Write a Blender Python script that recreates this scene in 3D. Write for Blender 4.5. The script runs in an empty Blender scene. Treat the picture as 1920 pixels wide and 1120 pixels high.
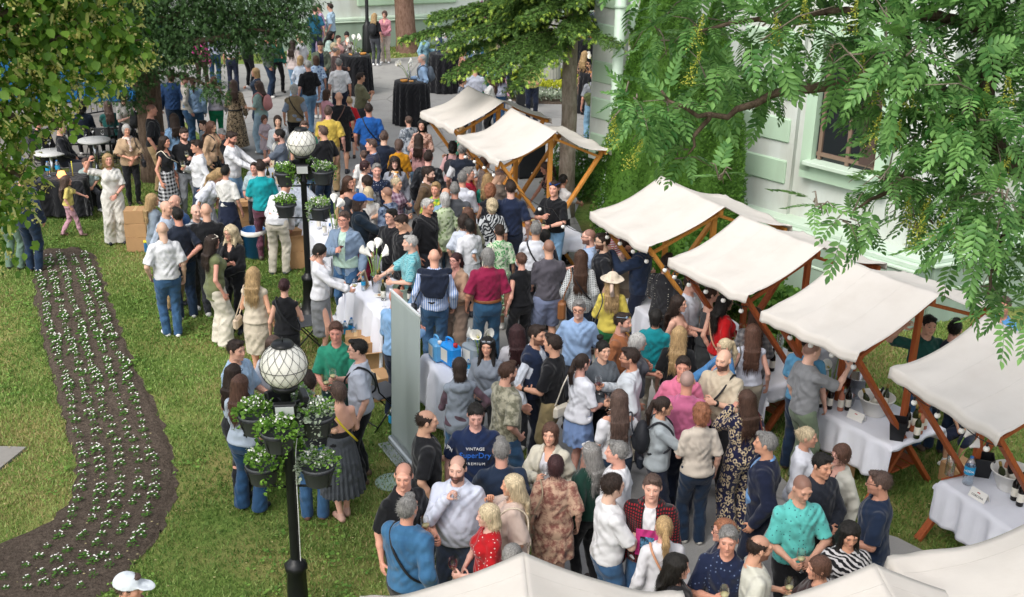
import bpy, math, random
import numpy as np
from math import sin, cos, pi, radians
from mathutils import Vector, Matrix
R_ = random.Random(7)
sc = bpy.context.scene
COL = sc.collection
# ---------------------------------------------------------------- camera
FPX, PITCH, CAMH, ROLL = 2200.0, radians(21.83), 7.129, radians(-1.054)
cd = bpy.data.cameras.new("camera"); cam = bpy.data.objects.new("camera", cd); COL.objects.link(cam)
cd.sensor_width = 36; cd.lens = 36 * FPX / 1920; cd.clip_end = 2000; cd.clip_start = 0.05
_F = np.array([0, cos(PITCH), -sin(PITCH)]); _R = np.array([1., 0, 0]); _D = np.array([0, -sin(PITCH), -cos(PITCH)])
_IR = cos(ROLL) * _R + sin(ROLL) * _D; _ID = -sin(ROLL) * _R + cos(ROLL) * _D
m = Matrix.Identity(4)
for i in range(3):
    m[i][0] = _IR[i]; m[i][1] = -_ID[i]; m[i][2] = -_F[i]
m[2][3] = CAMH
cam.matrix_world = m
sc.camera = cam
cd.dof.use_dof = True; cd.dof.focus_distance = 13.0; cd.dof.aperture_fstop = 8.0
# ---------------------------------------------------------------- sky, sun, exposure
SUN_EL, SUN_AZ = radians(50), radians(235)     # azimuth of the sun, counter-clockwise from +X
w = bpy.data.worlds.new("World"); sc.world = w; w.use_nodes = True
nt = w.node_tree; bg = nt.nodes["Background"]
sky = nt.nodes.new("ShaderNodeTexSky"); sky.sky_type = 'NISHITA'; sky.sun_disc = False
sky.sun_elevation = SUN_EL; sky.sun_rotation = pi / 2 - SUN_AZ
sky.dust_density = 3.0; sky.air_density = 1.0; sky.ozone_density = 0.6
hs = nt.nodes.new("ShaderNodeHueSaturation"); hs.inputs["Saturation"].default_value = 0.35
nt.links.new(sky.outputs[0], hs.inputs["Color"]); nt.links.new(hs.outputs[0], bg.inputs[0])
bg.inputs[1].default_value = 0.15
ld = bpy.data.lights.new("sun", 'SUN'); ld.energy = 0.75; ld.angle = radians(34); ld.color = (1, 0.95, 0.88)
sun = bpy.data.objects.new("sun", ld); COL.objects.link(sun)
sv = Vector((cos(SUN_EL) * cos(SUN_AZ), cos(SUN_EL) * sin(SUN_AZ), sin(SUN_EL)))
sun.rotation_euler = sv.to_track_quat('Z', 'Y').to_euler(); sun.location = (0, 0, 30)
sc.view_settings.view_transform = 'Standard'; sc.view_settings.look = 'None'
sc.view_settings.exposure = 0.86; sc.view_settings.gamma = 1
sc.render.engine = 'CYCLES'
sc.cycles.max_bounces = 6; sc.cycles.diffuse_bounces = 3; sc.cycles.transmission_bounces = 6; sc.cycles.transparent_max_bounces = 8
sc.cycles.use_denoising = True
# ---------------------------------------------------------------- helpers
def ray(px, py):
    d = _F + _IR * ((px - 960) / FPX) + _ID * ((py - 560) / FPX)
    return d
def at(px, py, z=0.0):
    """point of the world at height z seen along a sight line of the survey photograph"""
    d = ray(px, py); t = (z - CAMH) / d[2]
    return Vector((d[0] * t, d[1] * t, z))
def srgb(h):
    if not isinstance(h, str): return h
    v = [int(h[i:i + 2], 16) / 255 for i in (0, 2, 4)]
    return tuple((c / 12.92 if c <= .04045 else ((c + .055) / 1.055) ** 2.4) for c in v)
def tag(o, label=None, cat=None, group=None, kind=None):
    if label: o['label'] = label
    if cat: o['category'] = cat
    if group: o['group'] = group
    if kind: o['kind'] = kind
    return o
def empty(name, loc, rz=0.0, label=None, cat=None, group=None):
    o = bpy.data.objects.new(name, None); COL.objects.link(o); o.empty_display_size = .1
    o.location = loc; o.rotation_euler = (0, 0, rz); return tag(o, label, cat, group)
def link(name, me, mat=None, parent=None, loc=None, rz=0.0):
    o = bpy.data.objects.new(name, me); COL.objects.link(o)
    if mat is not None:
        for mm in (mat if isinstance(mat, (list, tuple)) else [mat]): me.materials.append(mm)
    if parent is not None: o.parent = parent
    if loc is not None: o.location = loc
    if rz: o.rotation_euler = (0, 0, rz)
    return o
def copy_tree(o, parent=None):
    c = o.copy(); COL.objects.link(c); c.parent = parent
    for ch in list(o.children): copy_tree(ch, c)
    return c
def np_mesh(name, V, Fq, smooth=True, col=None, mi=None):
    """mesh from numpy: V (n,3), Fq (m,3|4)"""
    me = bpy.data.meshes.new(name); V = np.asarray(V, np.float32); Fq = np.asarray(Fq, np.int32)
    n, k = Fq.shape
    me.vertices.add(len(V)); me.vertices.foreach_set('co', V.ravel())
    me.loops.add(n * k); me.loops.foreach_set('vertex_index', Fq.ravel())
    me.polygons.add(n); me.polygons.foreach_set('loop_start', np.arange(0, n * k, k, dtype=np.int32))
    me.polygons.foreach_set('loop_total', np.full(n, k, np.int32))
    if smooth: me.polygons.foreach_set('use_smooth', np.ones(n, bool))
    if mi is not None: me.polygons.foreach_set('material_index', np.asarray(mi, np.int32))
    if col is not None:
        a = me.color_attributes.new('Col', 'FLOAT_COLOR', 'POINT')
        c4 = np.ones((len(V), 4), np.float32); c4[:, :3] = col; a.data.foreach_set('color', c4.ravel())
    me.update(calc_edges=True); me.validate()
    return me
class MB:
    """collects boxes, bars, tubes, lathes and sheets into one mesh"""
    def __init__(s): s.v = []; s.f = []; s.m = []; s.sm = []
    def add(s, vs, fs, m=0, smooth=False):
        o = len(s.v); s.v += [tuple(p) for p in vs]; s.f += [tuple(i + o for i in f) for f in fs]
        s.m += [m] * len(fs); s.sm += [smooth] * len(fs); return s
    def box(s, c, d, rz=0, m=0, R=None, bev=0.0):
        x, y, z = [k / 2 for k in d]; c = Vector(c)
        if R is None: R = Matrix.Rotation(rz, 3, 'Z')
        if bev <= 0:
            P = [Vector((i * x, j * y, k * z)) for k in (-1, 1) for j in (-1, 1) for i in (-1, 1)]
            F = [(0, 2, 3, 1), (4, 5, 7, 6), (0, 1, 5, 4), (2, 6, 7, 3), (0, 4, 6, 2), (1, 3, 7, 5)]
        else:
            b = min(bev, x * .9, y * .9, z * .9); P = []; idx = {}
            for k in (-1, 1):
                for j in (-1, 1):
                    for i in (-1, 1):
                        for a in range(3):
                            q = [i * (x - b), j * (y - b), k * (z - b)]; q[a] = (i, j, k)[a] * (x, y, z)[a]
                            idx[(i, j, k, a)] = len(P); P.append(Vector(q))
            F = []
            for a in range(3):
                u, v = (a + 1) % 3, (a + 2) % 3
                for sg in (-1, 1):
                    q = []
                    for su, sv_ in ((-1, -1), (1, -1), (1, 1), (-1, 1)):
                        t = [0, 0, 0]; t[a] = sg; t[u] = su; t[v] = sv_; q.append(idx[(*t, a)])
                    F.append(tuple(q if sg > 0 else q[::-1]))
            for a in range(3):          # edges along axis a
                u, v = (a + 1) % 3, (a + 2) % 3
                for su in (-1, 1):
                    for sv_ in (-1, 1):
                        t0 = [0, 0, 0]; t0[u] = su; t0[v] = sv_; t1 = t0[:]; t0[a] = -1; t1[a] = 1
                        q = [idx[(*t0, u)], idx[(*t1, u)], idx[(*t1, v)], idx[(*t0, v)]]
                        F.append(tuple(q[::-1] if su * sv_ > 0 else q))
            for k in (-1, 1):
                for j in (-1, 1):
                    for i in (-1, 1):
                        q = [idx[(i, j, k, a)] for a in range(3)]
                        F.append(tuple(q if i * j * k > 0 else q[::-1]))
        return s.add([c + R @ p for p in P], F, m)
    def bar(s, a, b, w, t, m=0, up=(0, 0, 1), bev=0.0):
        a, b = Vector(a), Vector(b); d = (b - a); L = d.length; d.normalize(); up = Vector(up)
        if abs(d.dot(up)) > .98: up = Vector((1, 0, 0))
        x = d.cross(up).normalized(); y = x.cross(d).normalized()
        Rm = Matrix((x, y, d)).transposed()
        return s.box((a + b) / 2, (w, t, L), R=Rm, m=m, bev=bev)
    def tube(s, pts, r, n=8, m=0, cap=True):
        pts = [Vector(p) for p in pts]; N = len(pts); rs = r if isinstance(r, (list, tuple)) else [r] * N
        vs = []; fs = []; prev = None
        for i, p in enumerate(pts):
            d = (pts[min(i + 1, N - 1)] - pts[max(i - 1, 0)]).normalized()
            if prev is None:
                prev = d.cross(Vector((0, 0, 1)));
                if prev.length < .05: prev = d.cross(Vector((1, 0, 0)))
            x = (prev - d * prev.dot(d)).normalized(); prev = x; y = d.cross(x)
            for k in range(n):
                a = 2 * pi * k / n; vs.append(p + (x * cos(a) + y * sin(a)) * rs[i])
        for i in range(N - 1):
            for k in range(n):
                k2 = (k + 1) % n; fs.append((i * n + k, i * n + k2, (i + 1) * n + k2, (i + 1) * n + k))
        if cap: fs.append(tuple(range(n))[::-1]); fs.append(tuple((N - 1) * n + k for k in range(n)))
        return s.add(vs, fs, m, True)
    def lathe(s, prof, n=20, c=(0, 0, 0), m=0, fun=None, cap=False):
        vs = []; fs = []; c = Vector(c); N = len(prof)
        for i, (r, z) in enumerate(prof):
            for k in range(n):
                a = 2 * pi * k / n; rr = fun(r, z, a) if fun else r
                vs.append(c + Vector((rr * cos(a), rr * sin(a), z)))
        for i in range(N - 1):
            for k in range(n):
                k2 = (k + 1) % n; fs.append((i * n + k, i * n + k2, (i + 1) * n + k2, (i + 1) * n + k))
        if cap: fs.append(tuple(range(n))[::-1]); fs.append(tuple((N - 1) * n + k for k in range(n)))
        return s.add(vs, fs, m, True)
    def grid(s, fn, nu, nv, m=0, smooth=True):
        vs = [fn(i / nu, j / nv) for j in range(nv + 1) for i in range(nu + 1)]
        fs = [(j * (nu + 1) + i, j * (nu + 1) + i + 1, (j + 1) * (nu + 1) + i + 1, (j + 1) * (nu + 1) + i) for j in range(nv) for i in range(nu)]
        return s.add(vs, fs, m, smooth)
    def mesh(s, name):
        me = bpy.data.meshes.new(name); me.from_pydata([tuple(v) for v in s.v], [], s.f)
        me.polygons.foreach_set('use_smooth', s.sm); me.polygons.foreach_set('material_index', s.m); me.update()
        return me
    def build(s, name, mat, parent=None, loc=None, rz=0.0):
        return link(name, s.mesh(name), mat, parent, loc, rz)
# ---------------------------------------------------------------- materials
_MC = {}
class NT:
    def __init__(s, name):
        s.m = bpy.data.materials.new(name); s.m.use_nodes = True; s.t = s.m.node_tree; s.b = s.t.nodes['Principled BSDF']
        s.tc = None
    def n(s, typ, **kw):
        x = s.t.nodes.new('ShaderNode' + typ)
        for k, v in kw.items(): setattr(x, k, v)
        return x
    def l(s, a, b): s.t.links.new(a, b)
    def co(s, scale=(1, 1, 1), kind='Object', rot=(0, 0, 0), loc=(0, 0, 0)):
        if s.tc is None: s.tc = s.n('TexCoord')
        mp = s.n('Mapping'); mp.inputs['Scale'].default_value = scale; mp.inputs['Rotation'].default_value = rot
        mp.inputs['Location'].default_value = loc
        s.l(s.tc.outputs[kind], mp.inputs[0]); return mp.outputs[0]
    def noise(s, vec, scale, detail=3, rough=.55):
        x = s.n('TexNoise'); x.inputs['Scale'].default_value = scale; x.inputs['Detail'].default_value = detail
        x.inputs['Roughness'].default_value = rough; s.l(vec, x.inputs['Vector']); return x.outputs[0]
    def ramp(s, fac, stops, interp='LINEAR'):
        x = s.n('ValToRGB'); x.color_ramp.interpolation = interp; e = x.color_ramp.elements
        while len(e) < len(stops): e.new(.5)
        for q, (p, c) in zip(e, stops): q.position = p; q.color = (*srgb(c), 1) if not isinstance(c, float) else (c, c, c, 1)
        s.l(fac, x.inputs[0]); return x.outputs[0]
    def mix(s, fac, a, b, blend='MIX'):
        x = s.n('Mix', data_type='RGBA', blend_type=blend)
        for i, v in ((0, fac), (6, a), (7, b)):
            if hasattr(v, 'links'): s.l(v, x.inputs[i])
            else: x.inputs[i].default_value = v if i == 0 else (*srgb(v), 1)
        return x.outputs[2]
    def math(s, op, a, b=0.0, c=0.0):
        x = s.n('Math', operation=op)
        for i, v in enumerate((a, b, c)):
            if hasattr(v, 'links'): s.l(v, x.inputs[i])
            else: x.inputs[i].default_value = v
        return x.outputs[0]
    def bump(s, h, dist=.01, strength=.6):
        x = s.n('Bump'); x.inputs['Distance'].default_value = dist; x.inputs['Strength'].default_value = strength
        s.l(h, x.inputs['Height']); s.l(x.outputs[0], s.b.inputs['Normal']); return x
    def base(s, c, rough=.8, spec=.3):
        if hasattr(c, 'links'): s.l(c, s.b.inputs['Base Color'])
        else: s.b.inputs['Base Color'].default_value = (*srgb(c), 1)
        s.b.inputs['Roughness'].default_value = rough; s.b.inputs['Specular IOR Level'].default_value = spec; return s.m
def cached(fn):
    def g(*a, **k):
        key = (fn.__name__, a, tuple(sorted(k.items())))
        if key not in _MC: _MC[key] = fn(*a, **k)
        return _MC[key]
    return g
@cached
def plain(name, c, rough=.6, metal=0.0, var=.12, scale=6.0, spec=.4, bump=0.0):
    t = NT(name); b = srgb(c); v = t.noise(t.co(), scale, 4)
    t.base(t.mix(v, tuple(x * (1 - var) for x in b), tuple(min(1, x * (1 + var)) for x in b)), rough, spec); t.b.inputs['Metallic'].default_value = metal
    if bump: t.bump(t.noise(t.co(), scale * 8, 4), bump)
    return t.m
@cached
def fabric(c, pat='', c2='ffffff', rough=.85):
    t = NT('cloth_' + (pat or 'plain')); lim = lambda q: tuple(x * (.80 if max(srgb(q)) > .6 else .9) for x in srgb(q)); c, c2 = lim(c), lim(c2); b = c
    k = .88; base = None
    co = t.co()
    nz = t.noise(co, 9, 3)
    def vary(col):
        return t.mix(nz, tuple(x * .9 for x in srgb(col)), tuple(min(1, x * 1.08) for x in srgb(col)))
    if pat == '': base = vary(c)
    elif pat in ('vs', 'hs'):
        wv = t.n('TexWave', wave_type='BANDS', bands_direction='X' if pat == 'vs' else 'Z'); wv.inputs['Scale'].default_value = 11 if pat == 'vs' else 9
        wv.inputs['Distortion'].default_value = .6; t.l(co, wv.inputs[0]); base = t.mix(t.ramp(wv.outputs[1], [(.45, 0.0), (.6, 1.0)]), c, c2)
    elif pat in ('pl', 'ck', 'ht'):
        sc_ = {'pl': 4.5, 'ck': 13, 'ht': 8}[pat]
        ws = []
        for d in 'XZ':
            wv = t.n('TexWave', wave_type='BANDS', bands_direction=d); wv.inputs['Scale'].default_value = sc_; wv.inputs['Distortion'].default_value = .3
            t.l(t.co(rot=(0, 0, .5)) if pat == 'pl' else co, wv.inputs[0]); ws.append(t.ramp(wv.outputs[1], [(.5, 0.0), (.58, 1.0)]))
        if pat == 'pl': base = t.mix(t.math('MULTIPLY', t.math('ADD', ws[0], ws[1]), .5), c, c2)
        else: base = t.mix(t.math('MAXIMUM', t.math('MULTIPLY', ws[0], 1.0 if pat == 'ck' else .6), ws[1]), c, c2)
    elif pat == 'leo':
        vo = t.n('TexVoronoi'); vo.inputs['Scale'].default_value = 24; t.l(t.co((1, 1, .75)), vo.inputs['Vector'])
        ringm = t.ramp(vo.outputs['Distance'], [(0.0, 0.0), (.22, 0.0), (.3, 1.0), (.5, 1.0), (.56, 0.0)])
        n2 = t.ramp(t.noise(co, 35, 2), [(.42, 0.0), (.48, 1.0)])
        base = t.mix(t.math('MULTIPLY', ringm, n2), c, c2)
    elif pat == 'flo':
        vo = t.n('TexVoronoi'); vo.inputs['Scale'].default_value = 15; t.l(t.co(), vo.inputs['Vector'])
        n2 = t.math('ADD', vo.outputs['Distance'], t.math('MULTIPLY', t.noise(co, 40, 2), .35))
        base = t.mix(t.ramp(n2, [(.48, 1.0), (.56, 0.0)]), c, c2)
    elif pat == 'dot':
        vo = t.n('TexVoronoi'); vo.inputs['Scale'].default_value = 26; vo.inputs['Randomness'].default_value = .35; t.l(t.co(), vo.inputs['Vector'])
        base = t.mix(t.ramp(vo.outputs['Distance'], [(.14, 1.0), (.2, 0.0)]), c, c2)
    elif pat == 'zeb':
        wv = t.n('TexWave', wave_type='BANDS', bands_direction='DIAGONAL'); wv.inputs['Scale'].default_value = 9; wv.inputs['Distortion'].default_value = 7
        wv.inputs['Detail Scale'].default_value = 1.2; t.l(co, wv.inputs[0]); base = t.mix(t.ramp(wv.outputs[1], [(.42, 0.0), (.52, 1.0)]), c, c2)
    elif pat == 'mot':      # soft mottled print
        base = t.mix(t.ramp(t.noise(co, 14, 5, .7), [(.42, 0.0), (.58, 1.0)]), c, c2)
    elif pat == 'den':
        g = t.ramp(t.noise(t.co((1, 1, .35)), 7, 4), [(.35, 0.0), (.7, 1.0)]); base = t.mix(g, c, c2)
    t.base(base, rough, .2)
    t.b.inputs['Sheen Weight'].default_value = .15
    fo = []
    for k_, (ry, sc_f) in enumerate(((.65, 3.6), (-.5, 4.4), (1.35, 2.8))):
        wf = t.n('TexWave', wave_type='BANDS', bands_direction='X', wave_profile='SIN'); wf.inputs['Scale'].default_value = sc_f; wf.inputs['Distortion'].default_value = 5; wf.inputs['Detail'].default_value = 1.5; wf.inputs['Detail Scale'].default_value = .7
        t.l(t.co(rot=(0, ry, .4 * k_)), wf.inputs[0]); mk = t.ramp(t.noise(t.co(loc=(3.1 * k_, 1.7, 0)), 4.2, 1), [(.44, 0.0), (.62, 1.0)]); fo.append(t.math('MULTIPLY', wf.outputs[1], mk))
    mu = t.math('ADD', fo[0], t.math('ADD', fo[1], fo[2]))
    h = t.math('ADD', t.math('MULTIPLY', mu, .55), t.math('MULTIPLY', t.noise(t.co((1, 1, .5)), 8, 3, .5), .9))
    t.bump(h, .035, .6)
    return t.m
@cached
def hairmat(c):
    t = NT('hair'); b = srgb(c); v = t.noise(t.co((1, 1, .08)), 95, 3, .75); v2 = t.noise(t.co(), 6, 2)
    f = t.ramp(t.math('ADD', t.math('MULTIPLY', v, .8), t.math('MULTIPLY', v2, .25)), [(.35, 0.0), (.68, 1.0)])
    t.base(t.mix(f, tuple(x * .42 for x in b), tuple(min(1, x * 1.55 + .008) for x in b)), .55, .3); t.bump(v, .012, .7)
    return t.m
def skinmat():
    t = NT('skin'); a = t.n('VertexColor', layer_name='Col'); v = t.noise(t.co(), 30, 3)
    t.base(t.mix(v, a.outputs[0], t.mix(.25, a.outputs[0], (.45, .16, .12))), .5, .35)
    t.b.inputs['Subsurface Weight'].default_value = .0
    t.bump(t.noise(t.co(), 140, 2), .002, .4); return t.m
SKIN = skinmat()
def glassmat(name, tint=(.95, .97, .97), rough=.02):
    t = NT(name); t.base(tint, rough, .5); t.b.inputs['Transmission Weight'].default_value = 1.0; t.b.inputs['IOR'].default_value = 1.2; return t.m
# ================================================================ people engine
class G:
    def __init__(s, lo, hi, h):
        s.lo = np.array(lo, float); s.h = h; s.n = np.ceil((np.array(hi) - s.lo) / h).astype(int) + 1
        s.ax = [(s.lo[i] + h * np.arange(s.n[i])).astype(np.float32) for i in range(3)]
        s.d = np.full(s.n, .3, np.float32)
    def blk(s, lo, hi, pad):
        a = np.clip(np.floor((np.array(lo) - pad - s.lo) / s.h).astype(int), 0, s.n); b = np.clip(np.ceil((np.array(hi) + pad - s.lo) / s.h).astype(int) + 1, 0, s.n)
        sl = tuple(slice(int(p), int(q)) for p, q in zip(a, b))
        X = s.ax[0][sl[0]][:, None, None]; Y = s.ax[1][sl[1]][None, :, None]; Z = s.ax[2][sl[2]][None, None, :]
        return sl, X, Y, Z
    def put(s, sl, e, k, sub=False):
        d = s.d[sl]
        if d.size == 0: return
        if sub:
            e = -e
            if k <= 0: s.d[sl] = np.maximum(d, e)
            else:
                hh = np.clip(.5 - .5 * (d - e) / k, 0, 1); s.d[sl] = d * (1 - hh) + e * hh + k * hh * (1 - hh)
        elif k <= 0: s.d[sl] = np.minimum(d, e)
        else:
            hh = np.clip(.5 + .5 * (d - e) / k, 0, 1); s.d[sl] = d * (1 - hh) + e * hh - k * hh * (1 - hh)
    def cone(s, a, b, ra, rb, k=.02, sub=False, sx=1., sy=1.):
        a = np.array(a, float); b = np.array(b, float); r = max(ra, rb); sl, X, Y, Z = s.blk(np.minimum(a, b) - r / min(sx, sy, 1), np.maximum(a, b) + r / min(sx, sy, 1), k + 2 * s.h + .01)
        ba = b - a; L = float(ba @ ba) or 1e-9
        x, y, z = X - a[0], Y - a[1], Z - a[2]; t = np.clip((x * ba[0] + y * ba[1] + z * ba[2]) / L, 0, 1)
        s.put(sl, np.sqrt(((x - t * ba[0]) * sx) ** 2 + ((y - t * ba[1]) * sy) ** 2 + (z - t * ba[2]) ** 2) - (ra + (rb - ra) * t), k, sub)
    def ell(s, c, r, k=.02, sub=False, rx=0.0):
        c = np.array(c, float); R = np.array(r, float); mr = R.max() if rx else R; sl, X, Y, Z = s.blk(c - mr, c + mr, k + 2 * s.h + .01)
        x, y, z = X - c[0], Y - c[1], Z - c[2]
        if rx: cx, sx_ = cos(rx), sin(rx); y, z = y * cx + z * sx_, -y * sx_ + z * cx
        k0 = np.sqrt((x / R[0]) ** 2 + (y / R[1]) ** 2 + (z / R[2]) ** 2); k1 = np.sqrt((x / R[0] ** 2) ** 2 + (y / R[1] ** 2) ** 2 + (z / R[2] ** 2) ** 2)
        s.put(sl, k0 * (k0 - 1) / np.maximum(k1, 1e-4), k, sub)
    def prof(s, zs, aa, bb, yy, k=.02, z0=None, z1=None, pleat=0, npl=20, ph=0., xx=None):
        z0 = zs[0] if z0 is None else z0; z1 = zs[-1] if z1 is None else z1
        A = max(aa); B = max(bb) + max(abs(min(yy)), abs(max(yy)))
        sl, X, Y, Z = s.blk((-A - .05, -B - .05, z0), (A + .05, B + .05, z1), k + 2 * s.h + .01)
        a = np.interp(Z, zs, aa); b = np.interp(Z, zs, bb); yc = np.interp(Z, zs, yy)
        xc = np.interp(Z, zs, xx) if xx is not None else 0
        x = (X - xc) / a; y = (Y - yc) / b; e = (np.sqrt(x * x + y * y) - 1) * np.minimum(a, b)
        if pleat:
            th = np.arctan2(y, x); f = np.clip((z1 - Z) / max(z1 - z0, .01), 0, 1)
            e = e + pleat * f * np.sin(th * npl + 3 * np.sin(th * 2 + ph) + ph)
        e = np.maximum(e, np.maximum(z0 - Z, Z - z1)); s.put(sl, e, k)
    def cut(s, n, d0, k=0.0):
        """keep the side where n.p < d0"""
        X = s.ax[0][:, None, None]; Y = s.ax[1][None, :, None]; Z = s.ax[2][None, None, :]
        s.d = np.maximum(s.d, (X * n[0] + Y * n[1] + Z * n[2] - d0).astype(np.float32))
    def wrinkle(s, amp, seed, fx=22., fz=14.):
        q = np.random.RandomState(seed); X = s.ax[0][:, None, None]; Y = s.ax[1][None, :, None]; Z = s.ax[2][None, None, :]
        e = 0
        for i in range(4):
            a = q.uniform(-1, 1, 3) * (fx, fx, fz) * (1 + i * .5); e = e + np.sin(a[0] * X + a[1] * Y + a[2] * Z + q.uniform(0, 6)) / (1 + .4 * i)
        s.d = s.d + (amp * e / 2).astype(np.float32)
    def mesh(s):
        d = s.d; d[0] = d[-1] = .1; d[:, 0] = d[:, -1] = .1; d[:, :, 0] = d[:, :, -1] = .1
        sg = d < 0
        c = [sg[i:i - 1 or None, j:j - 1 or None, k:k - 1 or None] for i in (0, 1) for j in (0, 1) for k in (0, 1)]
        al = c[0] & c[1] & c[2] & c[3] & c[4] & c[5] & c[6] & c[7]; an = c[0] | c[1] | c[2] | c[3] | c[4] | c[5] | c[6] | c[7]
        idx = np.argwhere(an & ~al)
        if len(idx) == 0: return np.zeros((0, 3)), np.zeros((0, 4), int)
        vid = np.full(np.array(d.shape) - 1, -1, np.int32); vid[tuple(idx.T)] = np.arange(len(idx))
        off = np.array([(i, j, k) for i in (0, 1) for j in (0, 1) for k in (0, 1)])
        val = np.stack([d[tuple((idx + o).T)] for o in off], 1)
        acc = np.zeros((len(idx), 3)); cnt = np.zeros(len(idx))
        for a in range(8):
            for b in range(a + 1, 8):
                if np.abs(off[a] - off[b]).sum() != 1: continue
                va, vb = val[:, a], val[:, b]; mk = (va < 0) != (vb < 0); t = np.where(mk, va / np.where(mk, va - vb, 1), 0)
                acc += mk[:, None] * (off[a] + t[:, None] * (off[b] - off[a])); cnt += mk
        V = s.lo + s.h * (idx + acc / cnt[:, None])
        Q = []
        for ax in range(3):
            u, v = [(1, 2), (2, 0), (0, 1)][ax]
            sa = [slice(None)] * 3; sb = [slice(None)] * 3; sa[ax] = slice(0, -1); sb[ax] = slice(1, None)
            A = sg[tuple(sa)]; B = sg[tuple(sb)]; e = np.argwhere(A != B)
            e = e[(e[:, u] > 0) & (e[:, v] > 0) & (e[:, u] < d.shape[u] - 1) & (e[:, v] < d.shape[v] - 1)]
            if len(e) == 0: continue
            ins = A[tuple(e.T)]; du = np.zeros(3, int); du[u] = 1; dv = np.zeros(3, int); dv[v] = 1
            q = np.stack([vid[tuple((e - du - dv).T)], vid[tuple((e - dv).T)], vid[tuple(e.T)], vid[tuple((e - du).T)]], 1)
            q[~ins] = q[~ins][:, ::-1]; Q.append(q)
        return V, np.concatenate(Q)
def smoothstep(a, b, x):
    t = np.clip((x - a) / (b - a), 0, 1); return t * t * (3 - 2 * t)
_T = {}
def head_t(sex, h):
    key = ('head', sex, h)
    if key in _T: return _T[key]
    g = G((-.105, -.15, -.2), (.105, .13, .14), h); mm = sex == 'm'
    g.ell((0, .012, .022), (.075, .096, .092), .01); g.ell((0, -.02, -.03), (.063, .074, .084), .03)
    g.ell((0, -.036, -.078), (.05 if mm else .042, .05, .036), .03)
    for q in (-1, 1):
        g.ell((q * .034, -.06, -.022), (.026, .026, .03), .02); g.ell((q * .079, .008, -.004), (.011, .019, .031), .008)
    g.cone((-.04, -.079, .033), (.04, -.079, .033), .013, .013, .016)
    for q in (-1, 1): g.ell((q * .031, -.103, .012), (.019, .017, .012), .014, True)
    g.cone((0, -.09, .018), (0, -.109, -.022), .009, .0125, .012)
    for q in (-1, 1): g.ell((q * .012, -.1, -.029), (.01, .01, .008), .008); g.ell((q * .031, -.077, .011), (.0145, .0145, .0135), .002)
    g.ell((0, -.09, -.057), (.024, .0125, .0105), .007); g.ell((0, -.08, -.1), (.021, .018, .017), .02)
    g.cone((0, .02, -.075), (0, .04, -.2), .056 if mm else .046, .062 if mm else .05, .03)
    _T[key] = g.mesh(); return _T[key]
def hand_t(pose, h):
    """left hand, wrist at 0, fingers to -Z, palm facing -X, thumb to -Y"""
    key = ('hand', pose, h)
    if key in _T: return _T[key]
    g = G((-.09, -.075, -.21), (.045, .06, .05), h)
    g.cone((0, 0, .04), (0, 0, -.012), .026, .024, .01, sx=1.15)
    g.ell((0, .002, -.05), (.0155, .04, .052), .014)
    curl = {'rest': .38, 'grip': 1.15, 'flat': .08, 'half': .7}[pose]
    for i, (y, L, r) in enumerate(((-.032, .070, .0082), (-.0105, .079, .0085), (.0115, .073, .008), (.032, .057, .0072))):
        p = np.array((0, y * .95, -.085 - (.006 if i in (1, 2) else 0))); a = 0
        for j, f in enumerate((.44, .31, .25)):
            a += curl * (1 + .12 * i * (pose == 'rest')) * (1, .9, .6)[j]; dr = np.array((-sin(a), y * .45 * (j < 2), -cos(a))); q = p + dr / np.linalg.norm(dr) * L * f
            g.cone(p, q, r - .0006 * j, r - .0006 * (j + 1), .003); p = q
    t0 = np.array((-.004, -.028, -.028)); tc = (.5 if pose in ('grip', 'half') else .15)
    t1 = t0 + np.array((-.02 - .02 * tc, -.03, -.03)); t2 = t1 + np.array((-.018 - .03 * tc, -.006 + .02 * tc, -.03))
    g.cone(t0, t1, .0135, .0105, .01); g.cone(t1, t2, .0105, .008, .004)
    _T[key] = g.mesh(); return _T[key]
def ik(S, T, l1, l2, pole):
    S, T, pole = map(lambda q: np.array(q, float), (S, T, pole)); v = T - S; d = np.linalg.norm(v); dm = (l1 + l2) * .995
    if d > dm: T = S + v / d * dm; v = T - S; d = dm
    if d < abs(l1 - l2) + .02: d = abs(l1 - l2) + .02
    u = v / np.linalg.norm(v); a = (l1 * l1 - l2 * l2 + d * d) / (2 * d); hh = math.sqrt(max(l1 * l1 - a * a, 0)); p = pole - u * (pole @ u); p /= np.linalg.norm(p)
    return S + u * a + p * hh, T
#            wrist x(out)  y     z    pole            hand
ARMS = {'d': (.255, -.03, .89, (.35, .9, 0), 'rest'), 'D': (.05, .165, 1.0, (.8, .5, 0), 'rest'), 'f': (.15, -.29, 1.10, (.45, .5, -1), 'grip'),
        'g': (.05, -.27, 1.24, (.8, .1, -1), 'grip'), 'u': (.06, -.20, 1.44, (.7, -.1, -1), 'grip'), 'U': (.20, -.03, 1.58, (1, -.5, .2), 'half'),
        'h': (.205, -.05, 1.03, (1, .6, 0), 'half'), 'c': (-.07, -.2, 1.15, (.9, .1, -.7), 'half'), 'p': (.21, -.05, .95, (.7, 1, 0), 'rest'),
        'r': (.10, -.46, 1.10, (.5, .3, -1), 'half'), 'R': (.12, -.40, 1.42, (.6, .2, -1), 'half'), 'o': (.43, -.18, 1.22, (0, .5, -1), 'half'),
        'l': (.045, -.22, 1.0, (.9, .5, 0), 'half'), 'k': (.33, .0, .95, (.2, .9, 0), 'rest'), 'w': (.03, -.25, 1.08, (.9, .3, -.4), 'half'),
        's': (.13, -.30, .98, (.7, .3, -.5), 'half'), 'H': (.36, -.08, 1.66, (1, .2, .1), 'half')}
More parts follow.
